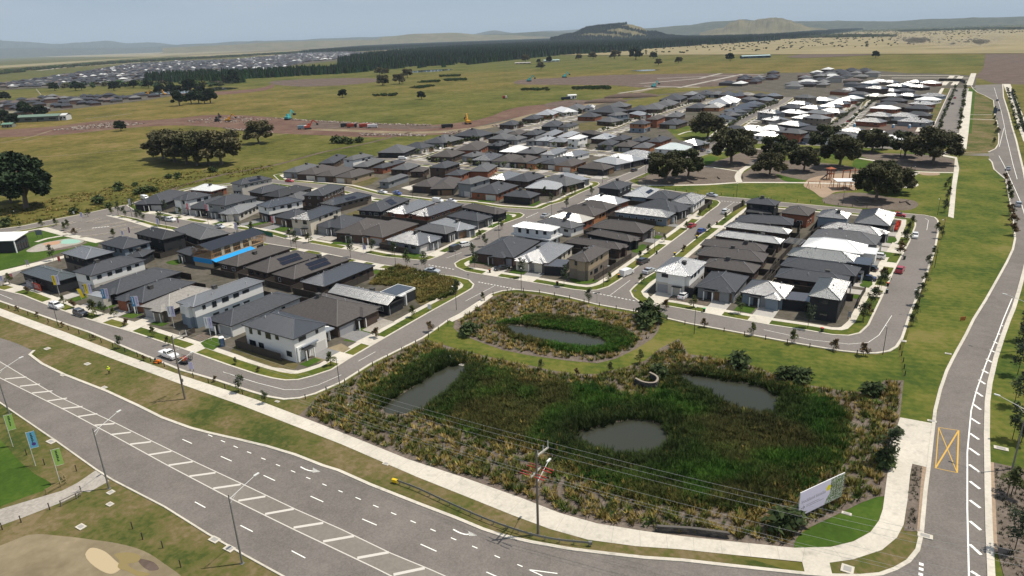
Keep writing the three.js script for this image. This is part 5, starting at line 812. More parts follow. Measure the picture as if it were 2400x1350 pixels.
saplings('from left along the basin kerb', 'young trees along the basin kerb', 2, 0.8, [[1649, 767, 2], [1763, 787, 1, 1.1], [1858, 806, 1, 1.2], [1956, 821, 2, 1.2], [2023, 834, 2, 1.3], [1380, 712, 0, 1.1], [1268, 868, 1, 0.9], [1430, 875, 1, 0.9], [1500, 852, 1, 1.1], [1352, 882, 2, 0.8], [1132, 704, 1, 0.8]]);
saplings('from left along the highway service strip', 'shrubby trees along the highway service strip', 1, 0.5, [[280, 817, 0, 1.5], [220, 797, 2], [338, 846, 2], [561, 920, 0, 1.7], [622, 945, 0, 1.2], [505, 895, 2], [40, 728, 2], [88, 742, 2], [147, 767, 2], [395, 810, 1, 1.4], [553, 855, 1], [607, 872, 2]]);
saplings('from left in front of the front row by the highway', 'small trees in front of the front row', 2, 0.8, [[23, 668, 1, 1.3], [65, 688, 2], [173, 724, 2, 1.2], [222, 742, 1, 1.7], [297, 765, 2], [360, 790, 1], [150, 715, 1], [268, 745, 1], [245, 738, 0]]);
saplings('down the west verge of the right road', 'young trees on the west verge of the right road', 0, 1.0, [[2355, 425, 2, 1.3], [2362, 442, 2, 1.2], [2362, 458, 1, 1.2], [2367, 474, 1, 1.3], [2366, 505, 2, 1.5], [2372, 527, 2, 1.5], [2374, 552, 2, 1.5], [2330, 285, 1, 1.2], [2331, 262, 1, 1.2], [2332, 300, 1, 1.2], [2335, 318, 1, 1.2], [2338, 312, 2, 1.3], [2328, 340, 1, 1.2]]);
saplings('down the east verge of the right road', 'young trees on the east verge of the right road', 0, 1.15, [[2377, 950, 3], [2372, 1031, 3], [2390, 835, 3], [2384, 880, 3], [2369, 1162, 1, 1.2], [2378, 1290, 3], [2395, 800, 3], [2076, 1092, 0, 1.3], [2392, 1040, 1]]);
saplings('beside the wide path at the park edge', 'young trees beside the wide path', 1, 0.9, [[2219, 470, 0], [2216, 485, 1], [2213, 498, 0], [2225, 455, 1], [2215, 445, 1], [2222, 437, 0], [2196, 545, 1, 1.1], [2207, 560, 0], [2188, 600, 1], [2178, 632, 0], [2168, 665, 1], [2160, 690, 1], [2150, 715, 0], [2145, 740, 1], [2136, 765, 1]]);
{ const bl = [[0, 2.2, 0, 1.1], [0.4, 3, 0.2, 0.9], [-0.4, 2.7, -0.3, 0.8]]; const g = mergeGeometries([crownGeo(91, bl, 26, 0.42, [0.014, 0.022, 0.01], [0.05, 0.06, 0.025])]); const r = rng(9), pts = [];
for (const [a, n] of [[[1655, 350, 1733, 287, 1827, 243], 26], [[1648, 352, 1724, 289, 1818, 243], 26], [[1935, 312, 2036, 234], 22], [[1968, 312, 2056, 234], 22], [[2198, 310, 2240, 205], 34], [[2246, 312, 2262, 205], 34], [[1398, 318, 1553, 266, 1662, 234], 30], [[960, 372, 1130, 330], 12], [[1205, 303, 1365, 266], 16], [[1290, 347, 1455, 360], 8], [[1000, 385, 1280, 408], 14], [[2372, 215, 2398, 320], 24], [[2360, 215, 2386, 320], 18]]) { const q = PF(a); let L = 0; for (let i = 1; i < q.length; i++) L += Math.hypot(q[i][0] - q[i - 1][0], q[i][1] - q[i - 1][1]); pts.push(...along(q, L / n, 2)); }
const im = new THREE.InstancedMesh(g, leafMat, pts.length), m = new THREE.Matrix4(); pts.forEach((p, i) => { const s = 0.7 + r() * 0.7; m.makeRotationY(r() * 6.28).scale(new THREE.Vector3(s, s, s)).setPosition(p[0] + (r() - 0.5), 0.1, p[1] + (r() - 0.5)); im.setMatrixAt(i, m); }); im.name = 'street_planting'; shade(im); scene.add(im); tag(im, 'small verge trees lining the far streets', 'street trees'); im.userData.kind = 'stuff'; }
const SHR = [crownGeo(101, [[0, 0.8, 0, 1.1], [0.6, 0.7, 0.4, 0.8], [-0.6, 0.6, -0.2, 0.8]], 90, 0.26, [0.012, 0.022, 0.008], [0.045, 0.06, 0.02])];
let shrubFirst = null; const shrub = (x, y, sc, label, group) => { const [X, Z] = PX(x, y); if (!shrubFirst) { shrubFirst = thing('shrub', label, 'shrub', group, X, 0.05, Z); part('foliage', SHR[0], leafMat, shrubFirst); part('stem', new THREE.CylinderGeometry(0.05, 0.08, 0.8, 5).translate(0, 0.4, 0), darkBark, shrubFirst); shrubFirst.scale.setScalar(sc); } else copy(shrubFirst, label, X, 0.05, Z, x, sc).userData.group = group; };
[[232, 478, 2.6, 'on a bare stem beside the rear lane lamp'], [279, 446, 2.6, 'round and darkest on the paddock edge'], [316, 437, 1.4, 'small, right of the darkest one'], [328, 455, 2.2, 'left of the bushy row behind the white roof'], [347, 452, 2.2, 'second of the bushy row behind the white roof'], [362, 450, 1.6, 'right of the bushy row behind the white roof'], [396, 418, 1.6, 'left of the two near the tall pole'], [417, 418, 2.0, 'right of the two near the tall pole'], [257, 487, 1.6, 'low at the road bend'], [175, 500, 1.8, 'beside the small sign at the lane'], [15, 530, 2.2, 'at the left end of the lane'], [500, 404, 2, 'in the reddish grass'], [790, 335, 3.4, 'large tangle under the earthworks, left end'], [805, 336, 3.0, 'tangle under the earthworks, second'], [822, 337, 2.6, 'tangle under the earthworks, third'], [842, 334, 2.6, 'tangle under the earthworks, right end']].forEach(([x, y, s, l]) => shrub(x, y, s, 'dark bushy shrub, ' + l, 'shrubs of the paddock edge'));
[[1523, 750, 3.0, 'tall one at the right end of the upper bed'], [1510, 765, 2, 'below the tall one in the upper bed'], [1095, 785, 1.8, 'dark one at the left end of the upper bed'], [1520, 735, 1.6, 'small one at the upper bed kerb'], [1733, 860, 2.2, 'round one at the basin lawn edge'], [1845, 888, 1.8, 'left of the far bed corner'], [2046, 926, 1.8, 'at the far bed corner'], [1845, 1240, 2.2, 'just left of the billboard'], [1100, 780, 1.6, 'second at the left end of the upper bed'], [1880, 896, 1.8, 'dark one at the bed corner'], [2075, 1088, 1.6, 'round topped by the wide path'], [1545, 880, 1.6, 'right of the stone wall'], [1860, 885, 1.4, 'thin one on the lawn edge']].forEach(([x, y, s, l]) => shrub(x, y, s, 'dark wetland shrub, ' + l, 'shrubs of the wetland beds'));

// ---- reeds, tussocks and grass: nobody could count them
function tuftGeo(seed, n, h, w, lean, tip) { const r = rng(seed), b = new MB(); for (let i = 0; i < n; i++) { const a = r() * 6.283, d = w * Math.sqrt(r()) * 0.5, x = Math.cos(a) * d, z = Math.sin(a) * d, hh = h * (0.6 + 0.5 * r()), l = lean * (0.4 + r()), t = a + (r() - 0.5) * 2, ww = 0.055 + 0.06 * r(); const c = mix3([0.75, 0.75, 0.75], [1.2, 1.2, 1.2], r()); b.tri([x - Math.sin(t) * ww, 0, z + Math.cos(t) * ww], [x + Math.sin(t) * ww, 0, z - Math.cos(t) * ww], [x + Math.cos(t) * l, hh, z + Math.sin(t) * l], 0, 0, 0, c); } return b.geo(); }
const tuftMat = new THREE.MeshPhysicalMaterial({ color: new THREE.Color(1.3, 1.45, 1.1), vertexColors: true, roughness: 0.85, specularIntensity: 0.15, name: 'reed' });
function scatter(name, label, cat, geo, poly, density, seed, rule, y = 0.06) {
const r = rng(seed); let x0 = 1e9, x1 = -1e9, z0 = 1e9, z1 = -1e9; for (const p of poly) { x0 = Math.min(x0, p[0]); x1 = Math.max(x1, p[0]); z0 = Math.min(z0, p[1]); z1 = Math.max(z1, p[1]); }
const n = (x1 - x0) * (z1 - z0) * density, mats = [], cols = [];
for (let i = 0; i < n; i++) { const x = x0 + r() * (x1 - x0), z = z0 + r() * (z1 - z0); if (!inside(x, z, poly)) continue; const q = rule(x, z, r); if (!q) continue; mats.push([x, z, q.s, q.h || q.s, r() * 6.28]); cols.push(q.c); }
const im = new THREE.InstancedMesh(geo, tuftMat, mats.length), m = new THREE.Matrix4(), s = new THREE.Matrix4(), c = new THREE.Color();
mats.forEach((q, i) => { m.makeRotationY(q[4]); s.makeScale(q[2], q[3], q[2]); m.multiply(s).setPosition(q[0], y, q[1]); im.setMatrixAt(i, m); im.setColorAt(i, c.setRGB(...cols[i])); });
im.name = name; shade(im); scene.add(im); tag(im, label, cat); im.userData.kind = 'stuff'; return mats.length;
}
const pondD = (x, z) => { let m = 1e9, inn = false; for (const p of PONDS) { m = Math.min(m, polyDist(x, z, p)); inn ||= inside(x, z, p); } return inn ? -m : m; };
const REED = tuftGeo(201, 20, 1.05, 1.1, 0.5), TUSS = tuftGeo(207, 12, 0.75, 0.5, 0.45), LOW = tuftGeo(211, 9, 0.4, 0.6, 0.25);
const REEDS_POLY = smooth(PF([880, 905, 960, 855, 1010, 828, 1060, 826, 1130, 850, 1240, 880, 1330, 897, 1420, 905, 1480, 930, 1540, 900, 1560, 860, 1620, 858, 1720, 872, 1830, 900, 1920, 925, 1985, 960, 1995, 1020, 1980, 1080, 1930, 1130, 1850, 1180, 1760, 1205, 1650, 1200, 1540, 1190, 1430, 1160, 1350, 1120, 1250, 1060, 1150, 1040, 1050, 1005, 960, 975, 870, 955]), 3, true);
const darkZone = (x, z) => fbm(x / 17 + 3, z / 17 + 8, 501, 3);
const nReed = scatter('reed_bed', 'dense dark green reeds filling the wetland basin', 'reeds', REED, REEDS_POLY, 5.2, 61, (x, z, r) => {
const d = pondD(x, z); if (d < -0.3 + r() * 1.2) return null; const k = darkZone(x, z), e = polyDist(x, z, REEDS_POLY); if (e < 3.5 && r() > e / 3.5) return null;
const brown = sstep(0.52, 0.66, k) , near = 1 - sstep(2, 9, d); const v = 0.75 + 0.5 * r();
let c = mix3([0.024, 0.056, 0.012], [0.058, 0.108, 0.02], clamp(fbm(x / 6, z / 6, 511, 3) * 1.8 - 0.4)); c = mix3(c, [0.055, 0.042, 0.02], Math.min(1, brown * 0.85)); c = mix3(c, [0.028, 0.028, 0.014], near * 0.75);
return { s: 0.8 + r() * 0.6, h: (0.6 + r() * 0.7) * (1 - 0.2 * brown) * (0.7 + 0.6 * fbm(x / 4, z / 4, 517, 2)), c: c.map((q) => q * v) };
});
const nTuss = scatter('tussock_planting', 'tan and green tussock planting on bark mulch round the basin', 'tussocks', TUSS, WETLAND, 1.9, 67, (x, z, r) => {
if (pondD(x, z) < 0.5) return null; const e = polyDist(x, z, REEDS_POLY), inn = inside(x, z, REEDS_POLY); if (inn && e > 4 && r() > 0.14) return null; if (polyDist(x, z, WETLAND) < 0.7) return null;
const k = fbm(x / 5, z / 5, 521, 2), t = r(); let c = t < 0.38 ? [0.20, 0.135, 0.055] : t < 0.6 ? [0.13, 0.085, 0.035] : t < 0.85 ? [0.06, 0.07, 0.02] : [0.03, 0.045, 0.014]; if (k > 0.55) c = mix3(c, [0.05, 0.065, 0.018], 0.5);
const v = 0.7 + 0.6 * r(); return { s: 0.7 + r() * 0.9, h: 0.6 + r() * 0.9, c: c.map((q) => q * v) };
});
const UPPER_REED = smooth(PF([1170, 758, 1210, 750, 1260, 740, 1330, 745, 1400, 757, 1460, 775, 1490, 795, 1470, 815, 1420, 830, 1340, 828, 1250, 808, 1190, 785]), 3, true);
scatter('upper_reed_bed', 'green reeds round the small upper pond', 'reeds', REED, UPPER_REED, 5, 71, (x, z, r) => { const d = pondD(x, z); if (d < 0.1 + r() * 0.6) return null; const k = darkZone(x * 1.4, z * 1.4), v = 0.75 + 0.5 * r(), far = z < -165 ? 1 : 0; let c = mix3([0.024, 0.055, 0.012], [0.05, 0.095, 0.018], r()); c = mix3(c, [0.055, 0.042, 0.02], sstep(0.45, 0.65, k) * 0.8); return { s: 0.7 + r() * 0.6, h: 0.5 + r() * 0.5, c: c.map((q) => q * v) }; });
scatter('upper_tussocks', 'straw-coloured tussocks on the upper mulch bed', 'tussocks', TUSS, UPPER_BED, 1.25, 73, (x, z, r) => { if (pondD(x, z) < 0.6) return null; const inn = inside(x, z, UPPER_REED); if (inn && r() > 0.3) return null; if (polyDist(x, z, UPPER_BED) < 0.9) return null; const t = r(), v = 0.7 + 0.6 * r(); const c = t < 0.45 ? [0.22, 0.145, 0.06] : t < 0.7 ? [0.13, 0.09, 0.04] : [0.05, 0.065, 0.02]; return { s: 0.7 + r() * 0.8, h: 0.6 + r() * 0.8, c: c.map((q) => q * v) }; });
scatter('lot_weeds', 'rank brown and green weeds on the vacant lot', 'weeds', TUSS, PF([890, 640, 935, 622, 1020, 645, 1062, 655, 1075, 668, 1072, 685, 1040, 700, 985, 712, 960, 690, 930, 672, 865, 668]), 3.2, 79, (x, z, r) => { const v = 0.7 + 0.6 * r(), t = fbm(x / 4, z / 4, 531, 2); return { s: 0.8 + r() * 0.7, h: 0.5 + r() * 0.9, c: mix3([0.035, 0.05, 0.014], [0.15, 0.105, 0.045], clamp(t * 1.8 - 0.45 + (r() - 0.5) * 0.4)).map((q) => q * v) }; }, 0.14);
for (const [k, q] of [[0, [2140, 1092, 2160, 1097, 2148, 1245, 2121, 1242, 2128, 1172]], [1, [2332, 1092, 2400, 1106, 2440, 1115, 2440, 1380, 2370, 1380, 2341, 1300]]]) scatter('bed_seedlings', k ? 'dark seedlings in rows on the right mulch bed' : 'dark seedlings in rows on the left mulch bed', 'seedlings', LOW, PF(q), 2.2, 83 + k, (x, z, r) => { const v = 0.6 + 0.6 * r(); return { s: 0.45 + r() * 0.3, c: [0.022 * v, 0.026 * v, 0.014 * v] }; }, 0.1);
console.log('reeds', nReed, 'tussocks', nTuss);
scatter('paddock_tufts', 'rough straw grass along the paddock edge', 'grass', TUSS, PF([0, 535, 120, 513, 293, 478, 430, 438, 640, 400, 640, 385, 420, 405, 250, 440, 0, 490]), 0.22, 89, (x, z, r) => { const v = 0.7 + 0.6 * r(), t = fbm(x / 9, z / 9, 541, 3); if (t < 0.4) return null; return { s: 1 + r() * 1.2, h: 0.6 + r() * 0.7, c: mix3([0.05, 0.06, 0.017], [0.2, 0.13, 0.06], r()).map((q) => q * v) }; }, 0.02);
// ================= vehicles, poles, lamps, signs, people =================
const tyre = flat([0.02, 0.02, 0.02], { roughness: 0.9 }), carGlass = new THREE.MeshPhysicalMaterial({ color: new THREE.Color().setRGB(0.015, 0.018, 0.02), roughness: 0.06, name: 'car glass' }), lampRed = flat([0.35, 0.02, 0.02], { roughness: 0.3 }), lampClear = flat([0.7, 0.7, 0.68], { roughness: 0.2 });
const carPaint = (c) => new THREE.MeshPhysicalMaterial({ color: new THREE.Color().setRGB(...c), roughness: 0.35, metalness: 0.1, clearcoat: 0.8, clearcoatRoughness: 0.06, name: 'car paint' });
const PAINTS = { white: carPaint([0.78, 0.78, 0.77]), black: carPaint([0.02, 0.02, 0.022]), silver: carPaint([0.42, 0.44, 0.46]), grey: carPaint([0.12, 0.125, 0.13]), red: carPaint([0.4, 0.02, 0.03]), blue: carPaint([0.02, 0.06, 0.28]), navy: carPaint([0.02, 0.03, 0.07]), charcoal: carPaint([0.05, 0.052, 0.056]) };
function extr(pts, w, bev) { const s = new THREE.Shape(pts.map((p) => new THREE.Vector2(...p))); const g = new THREE.ExtrudeGeometry(s, { depth: w - bev * 2, bevelEnabled: true, bevelThickness: bev, bevelSize: bev, bevelSegments: 2, steps: 1 }); g.translate(0, 0, -(w - bev * 2) / 2); return g; }
const CARS = {
sedan: { L: 4.6, body: [[-2.25, 0.3], [2.25, 0.3], [2.28, 0.62], [2.1, 0.82], [1.0, 0.95], [-1.3, 0.98], [-2.2, 0.94], [-2.3, 0.6]], cab: [[-1.75, 0.95], [1.05, 0.93], [0.3, 1.38], [-1.0, 1.4]], roof: [[-0.98, 1.38], [0.28, 1.36], [0.18, 1.43], [-0.9, 1.45]] },
hatch: { L: 4.2, body: [[-2.0, 0.3], [2.05, 0.3], [2.08, 0.65], [1.9, 0.86], [1.0, 0.98], [-1.9, 1.0], [-2.08, 0.6]], cab: [[-1.85, 0.96], [1.05, 0.95], [0.3, 1.42], [-1.4, 1.46]], roof: [[-1.38, 1.43], [0.28, 1.4], [0.15, 1.48], [-1.3, 1.51]] },
suv: { L: 4.7, body: [[-2.25, 0.36], [2.25, 0.36], [2.3, 0.75], [2.15, 1.02], [1.1, 1.12], [-2.15, 1.14], [-2.3, 0.7]], cab: [[-2.1, 1.1], [1.1, 1.09], [0.45, 1.62], [-1.8, 1.66]], roof: [[-1.78, 1.63], [0.42, 1.6], [0.3, 1.69], [-1.7, 1.72]] },
ute: { L: 5.3, body: [[-2.6, 0.45], [2.55, 0.45], [2.6, 0.85], [2.45, 1.08], [1.2, 1.16], [-2.55, 1.14], [-2.62, 0.7]], cab: [[-0.75, 1.12], [1.2, 1.12], [0.55, 1.68], [-0.55, 1.72]], roof: [[-0.53, 1.69], [0.52, 1.66], [0.42, 1.74], [-0.48, 1.77]] },
van: { L: 4.9, body: [[-2.4, 0.35], [2.4, 0.35], [2.42, 0.8], [2.2, 1.1], [1.4, 1.3], [0.9, 1.85], [-2.3, 1.9], [-2.44, 0.8]], cab: [[0.95, 1.3], [1.62, 1.2], [1.12, 1.78], [0.92, 1.78]], roof: [[-2.2, 1.86], [0.8, 1.82], [0.7, 1.92], [-2.1, 1.96]] },
};
const carProtos = {};
function buildCar(kind, paint, label, group, X, Z, turn) {
const k = CARS[kind], o = thing({ sedan: 'sedan_car', hatch: 'hatchback_car', suv: 'sport_utility_car', ute: 'utility_truck', van: 'delivery_van' }[kind], label, { sedan: 'car', hatch: 'car', suv: 'car', ute: 'utility truck', van: 'van' }[kind], group, X, 0.065, Z, turn);
part('body', extr(k.body, 1.82, 0.09), paint, o); part('window_glass', extr(k.cab, 1.6, 0.06), carGlass, o); part('roof', extr(k.roof, 1.5, 0.05), paint, o);
const pil = new MB(); for (const s of [-0.8, 0.8]) for (const t of [0.02, 0.5, 0.98]) { const a = k.cab, lo = [mix(a[0][0], a[1][0], t), mix(a[0][1], a[1][1], t), s * 1.01], hi = [mix(a[3][0], a[2][0], t), mix(a[3][1], a[2][1], t), s * 0.99]; pil.bar(lo, hi, 0.07, 0.06); } part('pillars', pil.geo(), paint, o);
if (kind === 'ute') { const t = new MB(); t.box(-2.5, 1.135, -0.72, -0.9, 1.16, 0.72); part('tray', t.geo(), flat([0.1, 0.1, 0.1]), o); }
const wheel = new THREE.CylinderGeometry(0.33, 0.33, 0.22, 14).rotateX(Math.PI / 2), hub = new THREE.CylinderGeometry(0.19, 0.19, 0.24, 8).rotateX(Math.PI / 2);
for (const x of [-k.L * 0.3, k.L * 0.3]) for (const z of [-0.82, 0.82]) { const w = part('wheel', wheel, tyre, o); w.position.set(x, 0.33, z); part('rim', hub, ventMat, w); }
const fx = k.body[2][0], y = k.body[2][1] + 0.02; for (const z of [-0.62, 0.62]) { boxPart('headlight', lampClear, o, fx + 0.03, y, z, 0.14, 0.14, 0.4); boxPart('tail_light', lampRed, o, -fx - 0.02, y + 0.12, z, 0.12, 0.16, 0.34); }
return o;
}
function car(kind, colour, tail, nose, label, group = 'cars parked in the estate streets') {
const A = PX(...tail, 0.1), B = PX(...nose, 0.1), turn = Math.atan2(-(B[1] - A[1]), B[0] - A[0]), X = (A[0] + B[0]) / 2, Z = (A[1] + B[1]) / 2;
if (!carProtos[kind]) { carProtos[kind] = buildCar(kind, PAINTS[colour], label, group, X, Z, turn); return; }
const o = copy(carProtos[kind], label, X, 0.065, Z, turn); o.userData.group = group; o.traverse((m) => { if (m.isMesh && /^(body|roof|pillars)/.test(m.name)) m.material = PAINTS[colour]; });
}
car('suv', 'white', [118, 717], [148, 726], 'white car with dark sunroof parked by the front row kerb');
car('suv', 'charcoal', [179, 735], [201, 742], 'dark grey boxy four-wheel drive parked by the front row kerb');
car('suv', 'white', [389, 517], [412, 520], 'white car parked opposite the car park'); car('hatch', 'black', [383, 515], [396, 518], 'small black car behind the white one opposite the car park');
car('sedan', 'silver', [505, 532], [526, 536], 'silver car parked under the show-home flags'); car('sedan', 'silver', [1001, 637], [1026, 640], 'silver-mauve sedan parked by the vacant lot kerb');
car('van', 'black', [1054, 592], [1080, 580], 'black people mover behind the white car on the cross street', 'cars on the long cross street'); car('suv', 'white', [1080, 580], [1103, 575], 'white car in front of the black people mover', 'cars on the long cross street');
car('sedan', 'silver', [1270, 512], [1287, 505], 'silver car parked on the far stretch of the long cross street', 'cars on the long cross street'); car('sedan', 'black', [1188, 630], [1165, 634], 'black car on the first driveway facing the pond');
car('hatch', 'white', [1595, 703], [1610, 692], 'white hatchback on the driveway of the ribbed-roof house'); car('van', 'white', [1454, 650], [1483, 638], 'white van parked at the near end of the middle street', 'vehicles on the middle street');
car('suv', 'charcoal', [1496, 621], [1518, 612], 'dark car ahead of the white van on the middle street', 'vehicles on the middle street'); car('sedan', 'silver', [1511, 643], [1530, 634], 'silver sedan opposite the white van', 'vehicles on the middle street');
car('hatch', 'red', [1613, 536], [1629, 528], 'red hatchback on the middle street', 'vehicles on the middle street'); car('hatch', 'blue', [1636, 549], [1651, 540], 'blue hatchback opposite the red one', 'vehicles on the middle street');
car('suv', 'white', [1692, 504], [1708, 495], 'white car at the top of the middle street', 'vehicles on the middle street'); car('sedan', 'silver', [1657, 458], [1681, 462], 'silver sedan on the street below the park');
car('hatch', 'red', [2098, 506], [2116, 508], 'dark red car at the corner of the loop', 'cars on the eastern loop'); car('hatch', 'white', [2145, 550], [2143, 562], 'white hatchback near the top of the loop', 'cars on the eastern loop');
car('suv', 'red', [2104, 644], [2114, 630], 'bright red car parked on the loop kerb', 'cars on the eastern loop'); car('sedan', 'navy', [2040, 657], [2022, 655], 'dark blue car on the tile-roofed house driveway', 'cars on the eastern loop'); car('hatch', 'black', [2045, 635], [2030, 632], 'black car on the black-walled house driveway', 'cars on the eastern loop'); car('suv', 'white', [2062, 606], [2046, 604], 'pale car in the driveway before the white roof', 'cars on the eastern loop');
car('hatch', 'red', [669, 426], [688, 427], 'red hatchback outside the western row', 'cars in the upper streets'); car('sedan', 'white', [888, 452], [905, 454], 'white sedan in the middle block street', 'cars in the upper streets'); car('ute', 'blue', [925, 454], [938, 458], 'blue utility beside the white sedan', 'cars in the upper streets'); car('van', 'white', [1017, 473], [1036, 475], 'white van at the walled house', 'cars in the upper streets'); car('sedan', 'white', [1047, 473], [1070, 475], 'white sedan right of the van at the walled house', 'cars in the upper streets');
car('ute', 'white', [1345, 437], [1371, 440], 'white utility on the driveway by the upper corner', 'cars in the upper streets'); car('hatch', 'black', [1478, 404], [1494, 399], 'black car at the bend by the park', 'cars in the upper streets'); car('sedan', 'white', [1022, 348], [1034, 350], 'white car on the driveway of the upper row', 'cars in the upper streets'); car('sedan', 'white', [1237, 340], [1247, 341], 'white car right of the white bungalow', 'cars in the upper streets'); car('van', 'white', [938, 374], [950, 374], 'white van parked by the paddock row', 'cars in the upper streets'); car('suv', 'white', [1658, 361], [1668, 357], 'white car by the park gums', 'cars in the upper streets'); car('suv', 'black', [1643, 357], [1652, 353], 'dark car opposite the white one by the park gums', 'cars in the upper streets'); car('sedan', 'navy', [1874, 338], [1886, 339], 'dark blue car on the park side road', 'cars in the upper streets'); car('suv', 'navy', [1656, 332], [1674, 331], 'dark car at the green by the upper gum', 'cars in the upper streets');
car('sedan', 'silver', [2363, 403], [2362, 393], 'dark silver car heading away on the right road', 'cars on the right road'); car('suv', 'silver', [2387, 488], [2385, 477], 'silver car nearest on the right road', 'cars on the right road'); car('hatch', 'charcoal', [2342, 263], [2340, 257], 'dark car far up the right road', 'cars on the right road'); car('hatch', 'charcoal', [2338, 239], [2336, 234], 'grey car farthest up the right road', 'cars on the right road');
car('hatch', 'red', [2236, 232], [2240, 230], 'red car beside the far straight street', 'cars at the far estate'); car('sedan', 'black', [2230, 246], [2235, 243], 'black car beside the far straight street', 'cars at the far estate'); car('hatch', 'charcoal', [2240, 215], [2244, 213], 'dark car at the top of the far straight street', 'cars at the far estate'); car('sedan', 'white', [1998, 279], [2003, 275], 'white car in the street below the white roofs', 'cars at the far estate'); car('hatch', 'red', [1985, 288], [1990, 284], 'red car below the white one, far street', 'cars at the far estate'); car('sedan', 'white', [2024, 254], [2028, 251], 'white car at the top of the far estate street', 'cars at the far estate');
car('van', 'white', [336, 466], [345, 468], 'white van at the paddock end of the show-home row', 'cars in the upper streets');
car('ute', 'white', [383, 832], [411, 842], 'white utility with a roof rack and ladder frame by the timber pole', 'gardeners at the service road');
{
const A = PX(420, 848), B = PX(447, 853), t = Math.atan2(-(B[1] - A[1]), B[0] - A[0]); const o = thing('trailer', 'black cage trailer loaded with orange gear behind the white utility', 'trailer', null, (A[0] + B[0]) / 2, 0.06, (A[1] + B[1]) / 2, t);
const b = new MB(); b.box(-1.5, 0.5, -0.85, 1.5, 0.62, 0.85); b.bar([-1.5, 0.5, 0], [-2.6, 0.5, 0], 0.1, 0.1); part('deck', b.geo(), frameDark, o);
const c = new MB(); for (const s of [-0.85, 0.85]) { for (const y of [0.9, 1.35]) c.bar([-1.5, y, s], [1.5, y, s], 0.05, 0.05); for (let x = -1.5; x <= 1.5; x += 0.5) c.bar([x, 0.6, s], [x, 1.35, s], 0.05, 0.05); } for (const z of [-0.8, -0.4, 0, 0.4, 0.8]) c.bar([1.5, 0.6, z], [1.9, 1.9, z], 0.05, 0.05); c.bar([1.9, 1.9, -0.85], [1.9, 1.9, 0.85], 0.05, 0.05); part('cage', c.geo(), frameDark, o);
for (const z of [-0.92, 0.92]) part('wheel', new THREE.CylinderGeometry(0.33, 0.33, 0.2, 12).rotateX(Math.PI / 2), tyre, o).position.set(0.2, 0.33, z);
const orange = flat([0.6, 0.16, 0.02]), red = flat([0.5, 0.04, 0.03]);
for (const [x, z, m, h] of [[-0.4, 0.2, orange, 0.7], [0.2, -0.2, red, 0.9], [0.1, 0.35, orange, 0.6]]) { const q = thing('fuel_drum', `${m === red ? 'red' : 'orange'} ${h > 0.8 ? 'tall drum' : x < 0 ? 'drum at the front' : 'drum at the side'} on the cage trailer`, 'drum', null, o.position.x + x * Math.cos(t) + z * Math.sin(t), 0.68, o.position.z - x * Math.sin(t) + z * Math.cos(t), t); part('shell', new THREE.CylinderGeometry(0.24, 0.26, h, 12).translate(0, h / 2, 0), m, q); part('lid', new THREE.CylinderGeometry(0.1, 0.1, 0.1, 8).translate(0, h + 0.05, 0), frameDark, q); }
const [mx, mz] = PX(370, 851); const m = thing('ride_on_mower', 'orange ride-on mower on the strip beside the white utility', 'mower', null, mx, 0.05, mz, -0.4); const mb = new MB(); mb.box(-0.2, 0.35, -0.3, 0.9, 0.75, 0.3); mb.box(-0.6, 0.2, -0.6, 0.5, 0.32, 0.6); part('body', mb.geo(), orange, m); const sb = new MB(); sb.box(-0.6, 0.6, -0.22, -0.2, 0.7, 0.22); sb.box(-0.7, 0.7, -0.22, -0.6, 1.05, 0.22); part('seat', sb.geo(), frameDark, m); for (const [x, z, r] of [[0.7, 0.35, 0.18], [0.7, -0.35, 0.18], [-0.5, 0.42, 0.28], [-0.5, -0.42, 0.28]]) part('wheel', new THREE.CylinderGeometry(r, r, 0.18, 12).rotateX(Math.PI / 2), tyre, m).position.set(x, r, z); part('steering_wheel', new THREE.TorusGeometry(0.16, 0.02, 6, 12).rotateX(1.1), frameDark, m).position.set(0.05, 0.95, 0);
}
// ---- poles, wires and lamps
const steel = flat([0.2, 0.2, 0.19], { roughness: 0.55, metalness: 0.3, name: 'galvanised pole' }), darkSteel = flat([0.03, 0.03, 0.032], { roughness: 0.6 }), timber = flat([0.17, 0.145, 0.12], { roughness: 0.9, name: 'weathered timber' }), paleTimber = flat([0.4, 0.38, 0.34], { roughness: 0.9 }), redMat = flat([0.35, 0.04, 0.03], { roughness: 0.7 }), lampHead = flat([0.6, 0.6, 0.58], { roughness: 0.4 });
function highPole(x, y, dirPx, label) { const [X, Z] = PX(x, y), T = PX(...dirPx, 11.2), a = Math.atan2(-(T[1] - Z), T[0] - X), L = Math.hypot(T[0] - X, T[1] - Z), o = thing('street_lamp', label, 'street lamp', 'tall lamps along the highway', X, 0, Z, a); const b = new MB(); b.limb([0, 0, 0], [0, 10.9, 0], 0.14, 0.08, 8); part('pole', b.geo(), steel, o); const c = new MB(); c.limb([0, 10.3, 0], [L - 0.5, 11.3, 0], 0.05, 0.035, 6); c.limb([0, 9.6, 0], [L * 0.25, 10.55, 0], 0.03, 0.03, 5); part('arm', c.geo(), lampHead, o); boxPart('lamp_head', lampHead, o, L - 0.2, 11.32, 0, 0.8, 0.13, 0.28); boxPart('base_plate', steel, o, 0, 0.04, 0, 0.5, 0.08, 0.5); }
highPole(568, 1321, [604, 1112], 'tall street lamp in the bottom verge, nearest the camera'); highPole(255.7, 1145.5, [281, 964], 'tall street lamp at the gravel driveway mouth'); highPole(28, 990, [52, 838], 'tall street lamp at the left edge behind the green flag'); highPole(2372, 1100, [2333, 926], 'tall street lamp at the garden bed right of the road'); highPole(2394, 822, [2352, 690], 'tall street lamp at the right edge farther up');
let resFirst = null;
